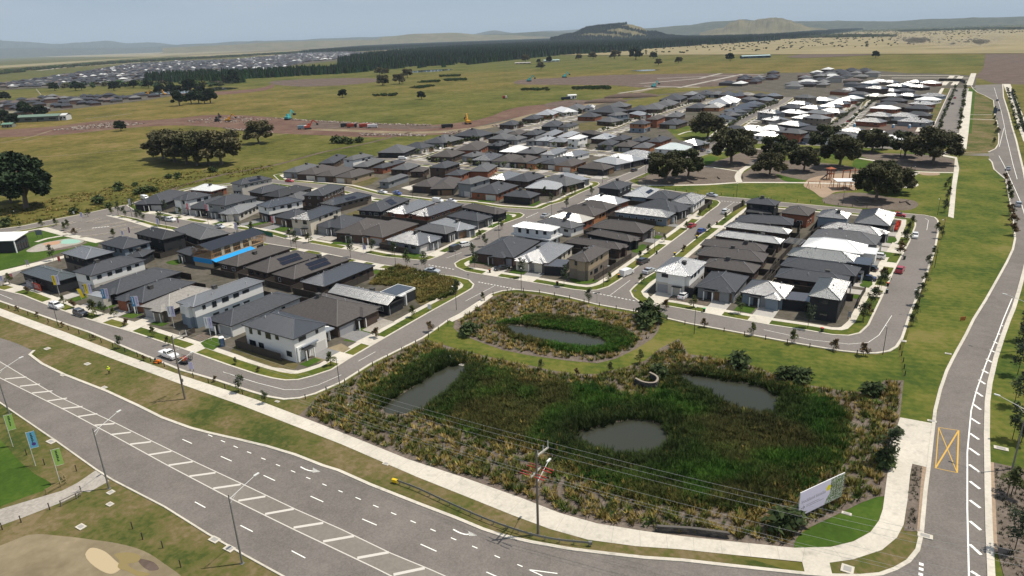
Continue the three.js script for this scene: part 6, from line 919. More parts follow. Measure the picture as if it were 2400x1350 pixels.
function resLamp(x, y, ax, ay, label) { const [X, Z] = PX(x, y), T = PX(x + ax, y + ay), a = Math.atan2(-(T[1] - Z), T[0] - X); if (resFirst) { copy(resFirst, label, X, 0.08, Z, a); return; } const o = thing('estate_lamp', label, 'street lamp', 'slim dark estate lamps', X, 0.08, Z, a); const b = new MB(); b.limb([0, 0, 0], [0, 6.2, 0], 0.08, 0.045, 6); part('pole', b.geo(), darkSteel, o); const c = new MB(); c.limb([0, 5.7, 0], [1.1, 6.0, 0], 0.03, 0.025, 5); part('arm', c.geo(), darkSteel, o); boxPart('lamp_head', lampHead, o, 1.3, 6.02, 0, 0.6, 0.1, 0.22); resFirst = o; }
[[2068.7, 832, -5, -10, 'at the loop corner by the basin lawn'], [1626.8, 783, 3, -20, 'on the basin kerb opposite the garages'], [796, 902, 10, 20, 'at the bend of the service road'], [1070, 727, -20, -10, 'by the pond on the link street'], [136, 761, 10, -10, 'opposite the dark four-wheel drive'], [928, 628, 8, -10, 'on the vacant lot footpath'], [1222, 682, 3, -20, 'beside the upper pond bed'], [1414, 673, 10, 0, 'at the near corner of the middle street'], [1170, 565, 10, -8, 'halfway along the cross street'], [1293, 512, -10, -5, 'far along the cross street'], [683, 580, 5, -12, 'on the show-home street bend'], [491, 537, -3, 12, 'on the car park street'], [391, 537, 3, 12, 'behind the car park'], [310, 510, 0, 12, 'by the wavy kerb at the car park'], [41, 528, 5, 12, 'left lane end by the huge tree'], [241, 488, 5, 12, 'on the lane under the bare-stemmed shrub'], [484, 428, 5, 12, 'tall against the paddock behind the white roof'], [968, 466, 4, 10, 'in the middle block street'], [1170, 476, 4, 10, 'middle block corner'], [1412, 430, 5, 8, 'upper corner by the two-storey house'], [1513, 435, -5, -10, 'before the pair of gums'], [1726, 463, 0, 12, 'on the park lawn kerb'], [1975, 480, 0, 12, 'right of the playground kerb'], [2197, 504, -8, 5, 'top of the loop'], [2208, 557, -8, 2, 'right of the loop'], [2190, 628, -10, 0, 'halfway down the loop'], [2150, 735, -12, 0, 'lower loop by the strip'], [2140, 424, 0, -8, 'by the looped park path'], [1534, 588, 10, 2, 'on the middle street footpath'], [1640, 400, 3, -8, 'by the thin park path'], [1513, 405, 5, -5, 'by the light-roofed corner']]
.forEach(([x, y, ax, ay, l]) => resLamp(x, y, ax, ay, 'slim dark street lamp, ' + l));
function powerPole(name, x, y, h, label) { const [X, Z] = PX(x, y), o = thing(name, label, 'power pole', 'timber power poles', X, 0, Z, 0); const b = new MB(); b.limb([0, -0.1, 0], [0, h, 0], 0.2, 0.13, 10); part('pole', b.geo(), timber, o); return o; }
const wireDir = (() => { const a = PX(434, 936), b = PX(1261, 1253), d = Math.hypot(b[0] - a[0], b[1] - a[1]); return [(b[0] - a[0]) / d, (b[1] - a[1]) / d]; })(), wireN = [-wireDir[1], wireDir[0]];
const pA = powerPole('power_pole', 434, 936, 13.6, 'leaning timber power pole beside the shared path, left'), pB = powerPole('power_pole', 1261.3, 1253, 13.3, 'timber power pole with red-tipped crossarms behind the guard rail');
const wireMat = flat([0.3, 0.3, 0.3], { roughness: 0.5 });
{
const X = (t, s, y) => [wireN[0] * s + wireDir[0] * t, y, wireN[1] * s + wireDir[1] * t];
for (const [o, h] of [[pB, 13.3], [pA, 13.6]]) {
const c = new MB(); c.bar(X(0.15, -0.1, h - 0.5), X(0.15, -3.0, h - 0.9), 0.16, 0.22); part('crossarm', c.geo(), paleTimber, o); const c2 = new MB(); c2.bar(X(-0.15, -1.3, h - 3.2), X(-0.15, 1.3, h - 3.2), 0.14, 0.18); part('crossarm', c2.geo(), paleTimber, o);
const ins = new MB(); for (const s of [-0.15, -1.6, -2.9]) ins.limb(X(0.15, s, h - 0.75), X(0.15, s, h + 0.25), 0.06, 0.06, 6); for (const s of [-1.2, -0.6, 0.6, 1.2]) ins.limb(X(-0.15, s, h - 3.15), X(-0.15, s, h - 2.85), 0.06, 0.06, 6); part('insulator', ins.geo(), lampHead, o);
if (o === pB) { const rd = new MB(); for (const s of [-1.25, -0.65, 0.65, 1.25]) for (const q of [[0.4, 1.9], [-0.4, -1.9]]) rd.bar(X(q[0], s, h - 2.95), X(q[1], s, h - 3.0), 0.1, 0.1); part('red_marker_sleeve', rd.geo(), redMat, o); const al = new MB(); al.limb([0, 8.5, 0], X(-0.6, -4.2, 9.2), 0.05, 0.04, 6); part('lamp_arm', al.geo(), lampHead, o); const e = X(-0.65, -4.5, 9.22); const l = boxPart('lamp_head', lampHead, o, e[0], e[1], e[2], 0.9, 0.14, 0.3, Math.atan2(-wireN[1], wireN[0])); }
else { const cap = new MB(); cap.limb([0, 8.0, 0], X(0, -3.2, 8.8), 0.05, 0.04, 6); part('lamp_arm', cap.geo(), lampHead, o); const e = X(0, -3.4, 8.82); boxPart('lamp_head', lampHead, o, e[0], e[1], e[2], 0.8, 0.13, 0.28, Math.atan2(-wireN[1], wireN[0])); boxPart('meter_box', steel, o, 0.2, 4.2, 0, 0.35, 0.6, 0.3); }
}
const span = (a, b, sag, name, i, lab) => { const n = 24, m = new MB(); let p = null; for (let k = 0; k <= n; k++) { const t = k / n, q = [mix(a[0], b[0], t), mix(a[1], b[1], t) - sag * 4 * t * (1 - t), mix(a[2], b[2], t)]; if (p) m.limb(p, q, 0.016, 0.016, 4); p = q; } const o = part('wire', m.geo(), wireMat, scene); o.name = numbered('power_wire'); tag(o, lab, 'wire', 'wires between the power poles'); };
const A0 = pA.position, B0 = pB.position, far = [B0.x + wireDir[0] * 95, 0, B0.z + wireDir[1] * 80 - 6], farL = [A0.x - wireDir[0] * 80, 0, A0.z - wireDir[1] * 80];
[[0.15, -0.15, 0.25], [0.15, -1.6, 0.1], [0.15, -2.9, 0.0], [-0.15, -1.2, -2.85], [-0.15, 0.6, -2.85], [-0.15, 1.2, -2.85]].forEach(([t, s, dy], i) => { const a = X(t, s, 13.6 + dy), b = X(t, s, 13.3 + dy), nm = ['top', 'second', 'third', 'fourth', 'fifth', 'lowest'][i]; span([A0.x + a[0], a[1], A0.z + a[2]], [B0.x + b[0], b[1], B0.z + b[2]], 1.1, 'w', i, nm + ' thin wire strung between the two timber poles'); span([B0.x + b[0], b[1], B0.z + b[2]], [far[0] + b[0], b[1], far[2] + b[2]], 1.2, 'w', i, nm + ' thin wire running right from the red-tipped pole'); });
}
for (const [x, y, h, l] of [[2107, 372, 12, 'left'], [2117, 366, 12, 'right']]) { const [X, Z] = PX(x + 2, y), o = thing('tall_pole', 'tall dark pole beside the side road mouth, ' + l + ' of the pair', 'pole', 'pair of tall dark poles', X, 0, Z); const b = new MB(); b.limb([0, 0, 0], [0, h, 0], 0.16, 0.1, 8); part('pole', b.geo(), darkSteel, o); boxPart('cap', darkSteel, o, 0, h, 0, 0.3, 0.12, 0.3); }
// ---- guard rail by the centre pole
{
const q = smooth(PF([930, 1134, 978, 1152, 1060, 1190, 1150, 1229, 1250, 1262, 1310, 1274, 1380, 1281]), 4), o = thing('guard_rail', 'grey steel guard rail with a yellow end along the highway bend', 'guard rail'); const b = new MB(), posts = [];
for (let i = 0; i < q.length - 1; i++) { const a = q[i], c = q[i + 1]; b.bar([a[0], 0.58, a[1]], [c[0], 0.58, c[1]], 0.05, 0.13); b.bar([a[0], 0.76, a[1]], [c[0], 0.76, c[1]], 0.05, 0.13); b.bar([a[0], 0.67, a[1]], [c[0], 0.67, c[1]], 0.02, 0.1); }
part('rail', b.geo(), steel, o); for (const [x, z] of along(q, 2, 0.5)) boxPart('post', steel, o, x + 0.1, 0.4, z - 0.1, 0.1, 0.85, 0.14); const e = q[0]; boxPart('yellow_end', flat([0.75, 0.5, 0.02]), o, e[0] - 0.3, 0.55, e[1] - 0.1, 0.9, 0.5, 0.4, -0.45); boxPart('end_terminal', steel, o, q.at(-1)[0] + 0.2, 0.6, q.at(-1)[1], 0.5, 0.45, 0.3);
}
// ---- flags: pole, banner panels with rules of print
function flag(x, y, h, cols, turnPx, label, group, w = 0.95) {
const [X, Z] = PX(x, y), T = PX(...turnPx), a = Math.atan2(-(T[1] - Z), T[0] - X), o = thing('flag_banner', label, 'flag', group, X, 0.05, Z, a); const b = new MB(); b.limb([0, 0, 0], [0, h, 0], 0.05, 0.04, 6); part('pole', b.geo(), lampHead, o);
const ph = h * 0.46; cols.forEach((c, i) => { const x0 = cols.length > 1 ? (i ? 0.07 : -w - 0.07) : 0.06; boxPart('banner', flat(c, { roughness: 0.7 }), o, x0 + w / 2, h - ph / 2 - 0.1, 0, w, ph, 0.02); for (const s of [0.011, -0.011]) { const t = new MB(), r = rng(Math.round(x)); for (let k = 0; k < 7; k++) t.box(x0 + w * 0.36, h - ph * 0.12 - k * ph * 0.1 - ph * 0.075, s * 1.2 - 0.001, x0 + w * (0.5 + 0.16 * r()), h - ph * 0.12 - k * ph * 0.1, s * 1.2 + 0.001); part('lettering', t.geo(), c[0] + c[1] + c[2] > 1.7 ? flat([0.15, 0.15, 0.25]) : c[1] > 0.3 ? flat([0.03, 0.05, 0.04]) : flat([0.75, 0.75, 0.75]), o); } });
const ar = new MB(); ar.limb([cols.length > 1 ? -w - 0.07 : 0, h - 0.08, 0], [w + 0.07, h - 0.08, 0], 0.025, 0.025, 5); ar.limb([cols.length > 1 ? -w - 0.07 : 0, h - ph - 0.12, 0], [w + 0.07, h - ph - 0.12, 0], 0.025, 0.025, 5); part('rail', ar.geo(), lampHead, o); return o;
}
const lime = [0.32, 0.5, 0.12], sky_ = [0.15, 0.42, 0.6], lilac = [0.55, 0.52, 0.7], yel = [0.75, 0.55, 0.02], wht = [0.72, 0.72, 0.74], redc = [0.6, 0.05, 0.08], blu = [0.06, 0.22, 0.42];
flag(31, 1048, 6.3, [lime], [60, 1040], 'lime green banner nearest the left edge', 'banners by the gravel driveway', 1.15); flag(84, 1093, 6.5, [sky_], [115, 1085], 'sky blue banner between the two green ones', 'banners by the gravel driveway', 1.15); flag(142, 1134, 6.3, [lime], [172, 1126], 'lime green banner at the gravel driveway fence', 'banners by the gravel driveway', 1.15);
{ const o = scene.children.find((c) => c.userData.label === 'sky blue banner between the two green ones'); part('emblem', new THREE.CylinderGeometry(0.3, 0.3, 0.03, 20).rotateX(Math.PI / 2), flat([0.1, 0.06, 0.25]), o).position.set(0.66, 4.1, 0); }
flag(140, 692, 6, [yel, lilac], [170, 690], 'yellow and lilac twin banner at the black corner office', 'show-home banners', 0.8); flag(215, 713, 6, [yel, lilac], [245, 711], 'yellow and lilac twin banner in front of the stone garden', 'show-home banners', 0.8); flag(255, 726, 6, [blu, lilac], [285, 724], 'blue and lilac twin banner left of its pair', 'show-home banners', 0.8); flag(325, 745, 6, [blu, lilac], [355, 743], 'blue and lilac twin banner right of its pair', 'show-home banners', 0.8); flag(409, 770, 6, [wht, lilac], [437, 769], 'white and lilac twin banner before the grey two-storey home', 'show-home banners', 0.8); flag(496, 798, 6, [wht, lilac], [524, 797], 'white and lilac twin banner before the white-walled home', 'show-home banners', 0.8);
flag(446, 507, 5.5, [redc, wht], [470, 507], 'red and white twin banner left in the show-home row', 'show-home banners', 0.7); flag(490, 510, 5.5, [redc, wht], [514, 510], 'red and white twin banner second in the show-home row', 'show-home banners', 0.7); flag(644, 540, 5.5, [redc, wht], [668, 540], 'red and white twin banner by the black-framed home', 'show-home banners', 0.7); flag(554, 556, 5.5, [lilac], [575, 556], 'lilac banner beside the framed roof', 'show-home banners', 0.9);
flag(371, 542, 5, [lilac], [392, 542], 'lilac banner behind the car park', 'show-home banners', 0.9); flag(192, 520, 4, [lilac], [212, 520], 'lilac banner at the car park entry', 'show-home banners', 0.9); flag(419, 536, 4.5, [[0.18, 0.05, 0.16]], [430, 536], 'purple banner on the car park street', 'show-home banners', 0.5); flag(305, 560, 4.5, [[0.18, 0.05, 0.16]], [316, 560], 'purple banner at the car park corner', 'show-home banners', 0.5); flag(306, 496, 5.5, [wht], [325, 496], 'pale banner at the wavy kerb', 'show-home banners', 0.8); flag(852, 596, 3.2, [lilac], [872, 596], 'short lilac banner on the show-home footpath', 'show-home banners', 1.0);
flag(287, 560, 3, [lilac], [305, 560], 'lilac banner over the slate two-storey roof', 'show-home banners', 0.8); flag(5, 672, 3.5, [lilac], [25, 672], 'lilac banner at the left photo edge', 'show-home banners', 0.9);
for (const [x, y, tx, l] of [[193, 704, -4, 'left'], [212, 712, -6, 'right']]) { const [X, Z] = PX(x, y), o = thing('feather_flag', 'tilted yellow feather flag in the stone garden, ' + l, 'flag', 'yellow feather flags', X, 0.1, Z, 0.4); const b = new MB(); b.limb([0, 0, 0], [-0.7, 3.4, 0], 0.03, 0.02, 5); part('pole', b.geo(), lampHead, o); const s = new MB(); s.quad([0.02, 0.6, 0], [0.7, 0.8, 0.02], [0.2, 3.4, 0.03], [-0.68, 3.4, 0]); part('banner', s.geo(), flat(yel), o); }
// ---- the billboard
{
const c = document.createElement('canvas'); c.width = 1024; c.height = 512; const g = c.getContext('2d');
g.fillStyle = '#d6cfe4'; g.fillRect(0, 0, 1024, 512); g.fillStyle = '#55545e'; g.font = '84px serif'; g.fillText('Stockland Katalia', 40, 250, 560);
g.strokeStyle = '#4a4854'; g.lineWidth = 9; g.beginPath(); g.moveTo(45, 350); g.lineTo(130, 350); g.moveTo(95, 312); g.lineTo(132, 350); g.lineTo(95, 388); g.stroke();
g.fillStyle = '#8d899b'; for (let i = 0; i < 12; i++) { g.fillRect(165 + i * 26, 318, 18 + (i * 7) % 7, 16); } for (let i = 0; i < 15; i++) g.fillRect(165 + i * 27, 356, 17 + (i * 5) % 8, 14); for (let i = 0; i < 5; i++) g.fillRect(70 + i * 24, 462, 17, 14); g.beginPath(); g.arc(50, 468, 12, 0, 7); g.fill();
const r = rng(5); const edge = (y) => (y < 290 ? 700 + y * 0.02 : 700 - (y - 290) * 0.5); for (let i = 0; i < 2600; i++) { const y = r() * 512, x = edge(y) + r() * (1024 - edge(y)); const v = r(); g.fillStyle = v < 0.35 ? '#3f5a20' : v < 0.6 ? '#6d8a35' : v < 0.75 ? '#2b3a18' : v < 0.9 ? '#9aa58a' : '#dfe2dd'; g.fillRect(x, y, 4 + r() * 12, 5 + r() * 18); }
for (let i = 0; i < 9; i++) { g.fillStyle = i % 2 ? '#4a4440' : '#8b8580'; g.fillRect(760 + i * 28, 90 + (i * 53) % 120, 10, 260); } g.fillStyle = '#e3d400'; g.beginPath(); g.ellipse(660, 170, 50, 62, 0.3, 0, 7); g.fill();
const t = new THREE.CanvasTexture(c); t.colorSpace = THREE.SRGBColorSpace; t.magFilter = THREE.LinearFilter;
const A = PX(1867, 1228), B = PX(1969, 1178), d = Math.hypot(B[0] - A[0], B[1] - A[1]), a = Math.atan2(-(B[1] - A[1]), B[0] - A[0]); const o = thing('billboard', 'lilac Stockland billboard with an arrow beside the lawn wedge', 'billboard', null, (A[0] + B[0]) / 2, 0.05, (A[1] + B[1]) / 2, a);
const p = new THREE.PlaneGeometry(d, d * 0.44); part('printed_face', p, new THREE.MeshPhysicalMaterial({ map: t, roughness: 0.6, name: 'billboard print' }), o).position.set(0, 1.1 + d * 0.22, 0.06); boxPart('panel', frameWhite, o, 0, 1.1 + d * 0.22, 0, d + 0.06, d * 0.44 + 0.06, 0.1); for (let i = 0; i < 6; i++) boxPart('post', steel, o, -d / 2 + d * (i + 0.5) / 6, 1.0, -0.12, 0.12, 2.0, 0.12);
for (let i = 0; i < 4; i++) { const b = new MB(); b.bar([-d / 2 + d * (i + 0.6) / 4, 0.1, -2.2], [-d / 2 + d * (i + 0.6) / 4, 2.6, -0.15], 0.08, 0.08); part('brace', b.geo(), darkSteel, o); }
}
// ---- the worker in a yellow vest on the highway verge: one continuous body
{
const [X, Z] = PX(257, 877), J = [[0, 0.05, -0.09, 0.06], [0.02, 0.48, -0.1, 0.065], [0, 0.92, -0.09, 0.09], [0, 0.05, 0.11, 0.06], [-0.03, 0.48, 0.11, 0.065], [0, 0.92, 0.09, 0.09], [0, 1.0, 0, 0.15], [0.02, 1.35, 0, 0.17], [0.02, 1.46, -0.18, 0.075], [0.1, 1.2, -0.26, 0.055], [0.28, 1.05, -0.2, 0.045], [0.02, 1.46, 0.18, 0.075], [0.1, 1.2, 0.26, 0.055], [0.28, 1.02, 0.18, 0.045], [0.05, 1.55, 0, 0.06], [0.07, 1.7, 0, 0.105]];
const o = thing('person', 'worker in a bright yellow vest standing on the highway verge', 'person', null, X, 0.05, Z, -0.8), sk = (a, b, n = 8) => { const m = new MB(); m.limb(J[a].slice(0, 3), J[b].slice(0, 3), J[a][3], J[b][3], n); return m.geo(); };
const b = new MB(); for (const [i, j] of [[0, 1], [1, 2], [3, 4], [4, 5], [2, 6], [5, 6], [6, 7], [7, 8], [8, 9], [9, 10], [7, 11], [11, 12], [12, 13], [7, 14], [14, 15]]) b.limb(J[i].slice(0, 3), J[j].slice(0, 3), J[i][3], J[j][3], 8);
part('body', mergeGeometries([b.geo(), new THREE.SphereGeometry(0.115, 12, 10).scale(1, 1.15, 0.95).translate(0.07, 1.7, 0).toNonIndexed(), new THREE.SphereGeometry(0.05, 8, 6).translate(0.32, 1.02, -0.2).toNonIndexed(), new THREE.SphereGeometry(0.05, 8, 6).translate(0.32, 0.99, 0.18).toNonIndexed()]), flat([0.035, 0.035, 0.04]), o);
const v = new MB(); v.limb([0, 0.93, 0], [0.02, 1.42, 0], 0.21, 0.235, 12); v.limb([0.02, 1.42, 0], [0.03, 1.52, 0], 0.235, 0.1, 12); v.limb([0.02, 1.46, -0.17], [0.1, 1.22, -0.26], 0.1, 0.085, 8); v.limb([0.02, 1.46, 0.17], [0.1, 1.22, 0.26], 0.1, 0.085, 8); part('vest', v.geo(), flat([0.62, 0.75, 0.02], { roughness: 0.8 }), o); part('hat', new THREE.SphereGeometry(0.15, 12, 6, 0, 6.3, 0, 1.5).translate(0.07, 1.74, 0), flat([0.62, 0.72, 0.05]), o);
}
// ---- bollards along the basin kerb and the strip
{
const pg = new THREE.CylinderGeometry(0.09, 0.1, 1.05, 8).translate(0, 0.52, 0), cg = new THREE.CylinderGeometry(0.05, 0.095, 0.08, 8).translate(0, 1.08, 0); let first = null, n = 0;
const put = (x, z, label) => { if (!first) { first = thing('bollard', label, 'bollard', 'dark timber bollards along the basin kerb', x, 0.05, z); part('post', pg, darkBark, first); part('cap', cg, darkBark, first); } else copy(first, label, x, 0.05, z); };
const line = (a, step, off, label) => along(offset(PF(a), off), step, 1).forEach(([x, z], i) => put(x, z, label + ', ' + (ORD[i] || 'last') + ' from left'));
line([700, 934, 738, 923, 800, 896, 867, 854, 991, 792, 1051, 750], 4.4, -1.2, 'dark timber bollard between link street and wetland');
line([1123, 707, 1150, 690, 1177, 682, 1210, 679, 1267, 685, 1333, 697, 1400, 714, 1507, 733], 4.6, -1.0, 'dark timber bollard round the upper pond bed');
line([1520, 736, 1613, 758, 1733, 780, 1867, 805, 1967, 822, 2023, 828, 2060, 830], 4.6, -1.2, 'dark timber bollard beside the basin lawn');
line([2104, 815, 2113, 850, 2118, 892], 3.2, 0.3, 'dark timber bollard between basin lawn and mown strip'); line([2092, 1000, 2078, 1080, 2066, 1160, 2030, 1180], 6, -0.5, 'short dark post along the wetland edge of the wide path'); line([760, 1000, 956, 1072, 1222, 1162, 1400, 1222, 1511, 1240, 1733, 1266, 1840, 1278], 5.5, 0.8, 'short dark post along the wetland edge of the shared path'); line([20, 722, 120, 756, 311, 830, 500, 900, 600, 932], 5.2, -0.3, 'low dark post on the service road strip'); line([1500, 442, 1657, 457, 1747, 464, 1900, 478, 2033, 490, 2100, 496], 5, 1.2, 'dark timber bollard below the park lawn');
}
// ---- bins, site toilets, pits, sign boards and small things
{
let first = null; const bin = (x, y, lid, label) => { const [X, Z] = PX(x, y); const b0 = first; const o = b0 ? copy(b0, label, X, 0.12, Z, x) : thing('wheelie_bin', label, 'bin', 'wheelie bins on the verges', X, 0.12, Z); if (!b0) { const g = new THREE.CylinderGeometry(0.36, 0.28, 0.95, 4, 1).rotateY(Math.PI / 4).translate(0, 0.5, 0); part('bin_body', g, flat([0.03, 0.045, 0.04]), o); boxPart('bin_lid', flat(lid), o, 0, 1.0, 0.02, 0.56, 0.08, 0.6); for (const s of [-0.2, 0.2]) part('wheel', new THREE.CylinderGeometry(0.1, 0.1, 0.06, 8).rotateZ(Math.PI / 2), tyre, o).position.set(s, 0.1, -0.28); boxPart('handle', frameDark, o, 0, 0.95, -0.33, 0.45, 0.05, 0.06); first = o; } else o.traverse((m) => { if (m.name === 'bin_lid') m.material = flat(lid); }); };
bin(1650, 732, [0.1, 0.5, 0.2], 'bin with a bright green lid on the verge before the garages'); bin(1148, 640, [0.35, 0.08, 0.03], 'red-lidded bin on the pond-facing verge, left'); bin(1306, 669, [0.35, 0.08, 0.03], 'red-lidded bin before the tan two-storey corner home'); bin(1560, 714, [0.3, 0.06, 0.05], 'red-lidded bin before the ribbed-roof home'); bin(1799, 722, [0.6, 0.45, 0.02], 'yellow-lidded bin beside the pale garage door'); bin(1633, 560, [0.6, 0.45, 0.02], 'yellow-lidded bin on the middle street'); bin(1581, 600, [0.6, 0.45, 0.02], 'yellow-lidded bin lower on the middle street'); bin(1450, 652, [0.6, 0.2, 0.05], 'orange-topped bin behind the white van'); bin(1680, 527, [0.2, 0.05, 0.03], 'red-lidded bin at the upper middle street'); bin(2078, 688, [0.2, 0.25, 0.25], 'grey-lidded bin on the loop verge'); bin(2080, 672, [0.5, 0.05, 0.03], 'red-lidded bin on the loop verge'); bin(1926, 779, [0.5, 0.05, 0.04], 'red-lidded bin at the loop corner verge'); bin(2119, 609, [0.03, 0.04, 0.04], 'dark-lidded bin at the loop kerb'); bin(1539, 596, [0.05, 0.05, 0.05], 'dark-lidded bin by the garden hedge'); bin(1511, 637, [0.2, 0.05, 0.03], 'red-lidded bin at the fenced corner');
const toilet = (x, y, c, label) => { const [X, Z] = PX(x, y), o = thing('site_toilet', label, 'portable toilet', 'site toilets', X, 0.14, Z, 0.5); boxPart('cabin', flat(c), o, 0, 1.05, 0, 1.1, 2.1, 1.1); boxPart('door', flat(c.map((v) => v * 1.3 + 0.02)), o, 0, 1.0, 0.565, 0.7, 1.85, 0.04); part('roof', new THREE.CylinderGeometry(0.5, 0.82, 0.25, 4).rotateY(Math.PI / 4).translate(0, 2.22, 0), frameWhite, o); };
toilet(522, 812, [0.03, 0.06, 0.11], 'dark blue site toilet with white top beside the white corner house'); toilet(1020, 458, [0.45, 0.45, 0.45], 'pale grey site toilet in the middle block'); toilet(2093, 300, [0.15, 0.3, 0.45], 'pale blue site toilet on the bare far lot, left'); toilet(2131, 301, [0.15, 0.3, 0.45], 'pale blue site toilet on the bare far lot, right'); toilet(2002, 298, [0.15, 0.35, 0.5], 'blue site toilet at the far street end');
const pit = (x, y, w, d, label) => { const [X, Z] = PX(x, y), o = thing('drain_pit', label, 'drain pit', 'concrete drain pits', X, 0.05, Z, -0.55); boxPart('slab', M.concrete, o, 0, 0.06, 0, w, 0.1, d); boxPart('lid', flat([0.3, 0.29, 0.27]), o, 0, 0.12, 0, w * 0.6, 0.03, d * 0.6); };
[[148, 880, 1.2, 0.9, 'at the highway kerb, left'], [245, 909, 1.3, 0.8, 'at the highway kerb, second'], [111, 818, 1.4, 1.1, 'in the highway verge near the turnout'], [205, 854, 1.4, 1, 'in the verge left of the worker'], [120, 1036, 1.8, 1, 'at the lower kerb above the blue banner'], [258, 1183, 1.1, 0.8, 'below the gravel driveway'], [190, 1236, 1.4, 1.0, 'with grates on the dirt yard edge'], [260, 1155, 1.0, 1.0, 'round one by the lamp foot'], [503, 1266, 1.6, 1, 'by the lower highway kerb'], [538, 1287, 1.6, 1, 'under the lamp head shadow'], [905, 1088, 1.2, 0.7, 'in the centre verge'], [1986, 1335, 1.5, 1.5, 'near the bottom path stub'], [1984, 1205, 1.3, 0.6, 'pale one in the lawn wedge'], [2346, 1052, 2.0, 1.0, 'by the gravel right of the road'], [1612, 962, 1.5, 1.2, 'pale headwall in the reeds'], [822, 955, 2.4, 1.8, 'white headwall at the left wetland corner'], [2168, 1257, 1.8, 1.0, 'at the left garden bed end'], [2222, 830, 1.2, 0.6, 'at the right road kerb'], [2184, 988, 1.4, 0.6, 'at the wide path kerb'], [2116, 800, 1.4, 0.9, 'at the loop corner'], [1213, 712, 2.2, 1.0, 'pale pair in the upper bed'], [1082, 856, 1.2, 0.8, 'beside the left pond'], [650, 942, 1.0, 0.6, 'by the service road bend'], [1050, 1250, 0.1, 0.1, 'tiny marker on the highway']].slice(0, 23).forEach(([x, y, w, d, l]) => pit(x, y, w, d, 'pale concrete drain pit, ' + l));
const board = (x, y, w, h, c, label, turn = -0.3, y0 = 0.5) => { const [X, Z] = PX(x, y), o = thing('sign_board', label, 'sign', null, X, 0.05, Z, turn); boxPart('panel', flat(c, { roughness: 0.6 }), o, 0, y0 + h / 2, 0, w, h, 0.05); for (const s of [-w * 0.4, w * 0.4]) boxPart('post', darkBark, o, s, (y0 + h) / 2, -0.05, 0.08, y0 + h, 0.08); return o; };
board(450, 870, 1.1, 1.6, lilac, 'lilac sign board on the strip behind the trailer'); board(1007, 729, 0.9, 1.3, [0.7, 0.7, 0.72], 'small white for-sale board before the ribbed metal roof'); board(2256, 752, 1.4, 0.9, [0.35, 0.12, 0.03], 'small orange sign lying on the mown strip', 0.2, 0.1); board(1990, 748, 0.9, 1.4, [0.2, 0.21, 0.22], 'grey round-topped board at the loop corner house', 0.2); board(2372, 505, 1.3, 1.6, [0.2, 0.21, 0.22], 'grey road sign seen from behind on the right road verge', 0.1, 1.2); board(174, 505, 0.6, 1.2, [0.6, 0.6, 0.6], 'small white sign on the paddock lane', 0.1, 0.6); board(94, 558, 2.2, 1.8, [0.14, 0.17, 0.2], 'tall grey board on the lawn above the park building', 0.2, 1.2); board(66, 625, 1.0, 1.6, [0.25, 0.25, 0.25], 'grey board on the park path', 0.1, 0.6); board(140, 615, 0.8, 1.6, [0.5, 0.12, 0.1], 'red sign board beside the brown two-storey home', 0.2, 0.4); board(28, 655, 0.8, 1.4, [0.55, 0.2, 0.2], 'pink sign board at the corner office lane', 0.2, 0.4); board(2330, 273, 3, 4, [0.05, 0.07, 0.09], 'large dark blue sign on the right road verge', 0.1, 2);
for (const [x, y, c, l] of [[73, 679, [0.2, 0.19, 0.22], 'grey'], [90, 684, [0.42, 0.06, 0.03], 'red']]) { const [X, Z] = PX(x, y), A = PX(47, 639, 3.7), B = PX(126, 663.5, 3.7), a = Math.atan2(-(B[1] - A[1]), B[0] - A[0]); const o = thing('wall_sign', l + ' sign panel fixed along the black corner office', 'sign', null, X, 0.1, Z, a); boxPart('panel', flat(c), o, 0, 1.5, 0, 4.4, 2.0, 0.06); const t = new MB(); for (let i = 0; i < 3; i++) t.box(-1.6, 1.9 - i * 0.4, 0.035, 0.8 + i * 0.3, 2.02 - i * 0.4, 0.04); part('lettering', t.geo(), flat([0.6, 0.58, 0.6]), o); for (const s of [-1.9, 1.9]) boxPart('post', darkBark, o, s, 0.6, -0.06, 0.1, 1.2, 0.06); }
}
for (const [x, y, l, tri] of [[1098, 664, 'at the vacant lot corner', 1], [1068, 607, 'at the long cross street mouth', 1], [1399, 710, 'with a long name blade opposite the middle street', 0], [977, 640, 'on the vacant lot verge', 0], [1488, 733 - 30, 'at the ribbed-roof corner', 1]]) { const [X, Z] = PX(x, y), o = thing('street_sign', (tri ? 'give-way sign on a thin pole ' : 'street name sign on a thin pole ') + l, 'sign', null, X, 0.1, Z, 0.3); const b = new MB(); b.limb([0, 0, 0], [0, 2.7, 0], 0.035, 0.035, 6); part('pole', b.geo(), steel, o); if (tri) part('plate', new THREE.CylinderGeometry(0.45, 0.45, 0.03, 3).rotateX(Math.PI / 2), flat([0.3, 0.28, 0.28]), o).position.set(0, 2.5, 0.05); else boxPart('name_blade', flat([0.1, 0.11, 0.12]), o, 0, 2.62, 0, 1.6, 0.25, 0.03); }
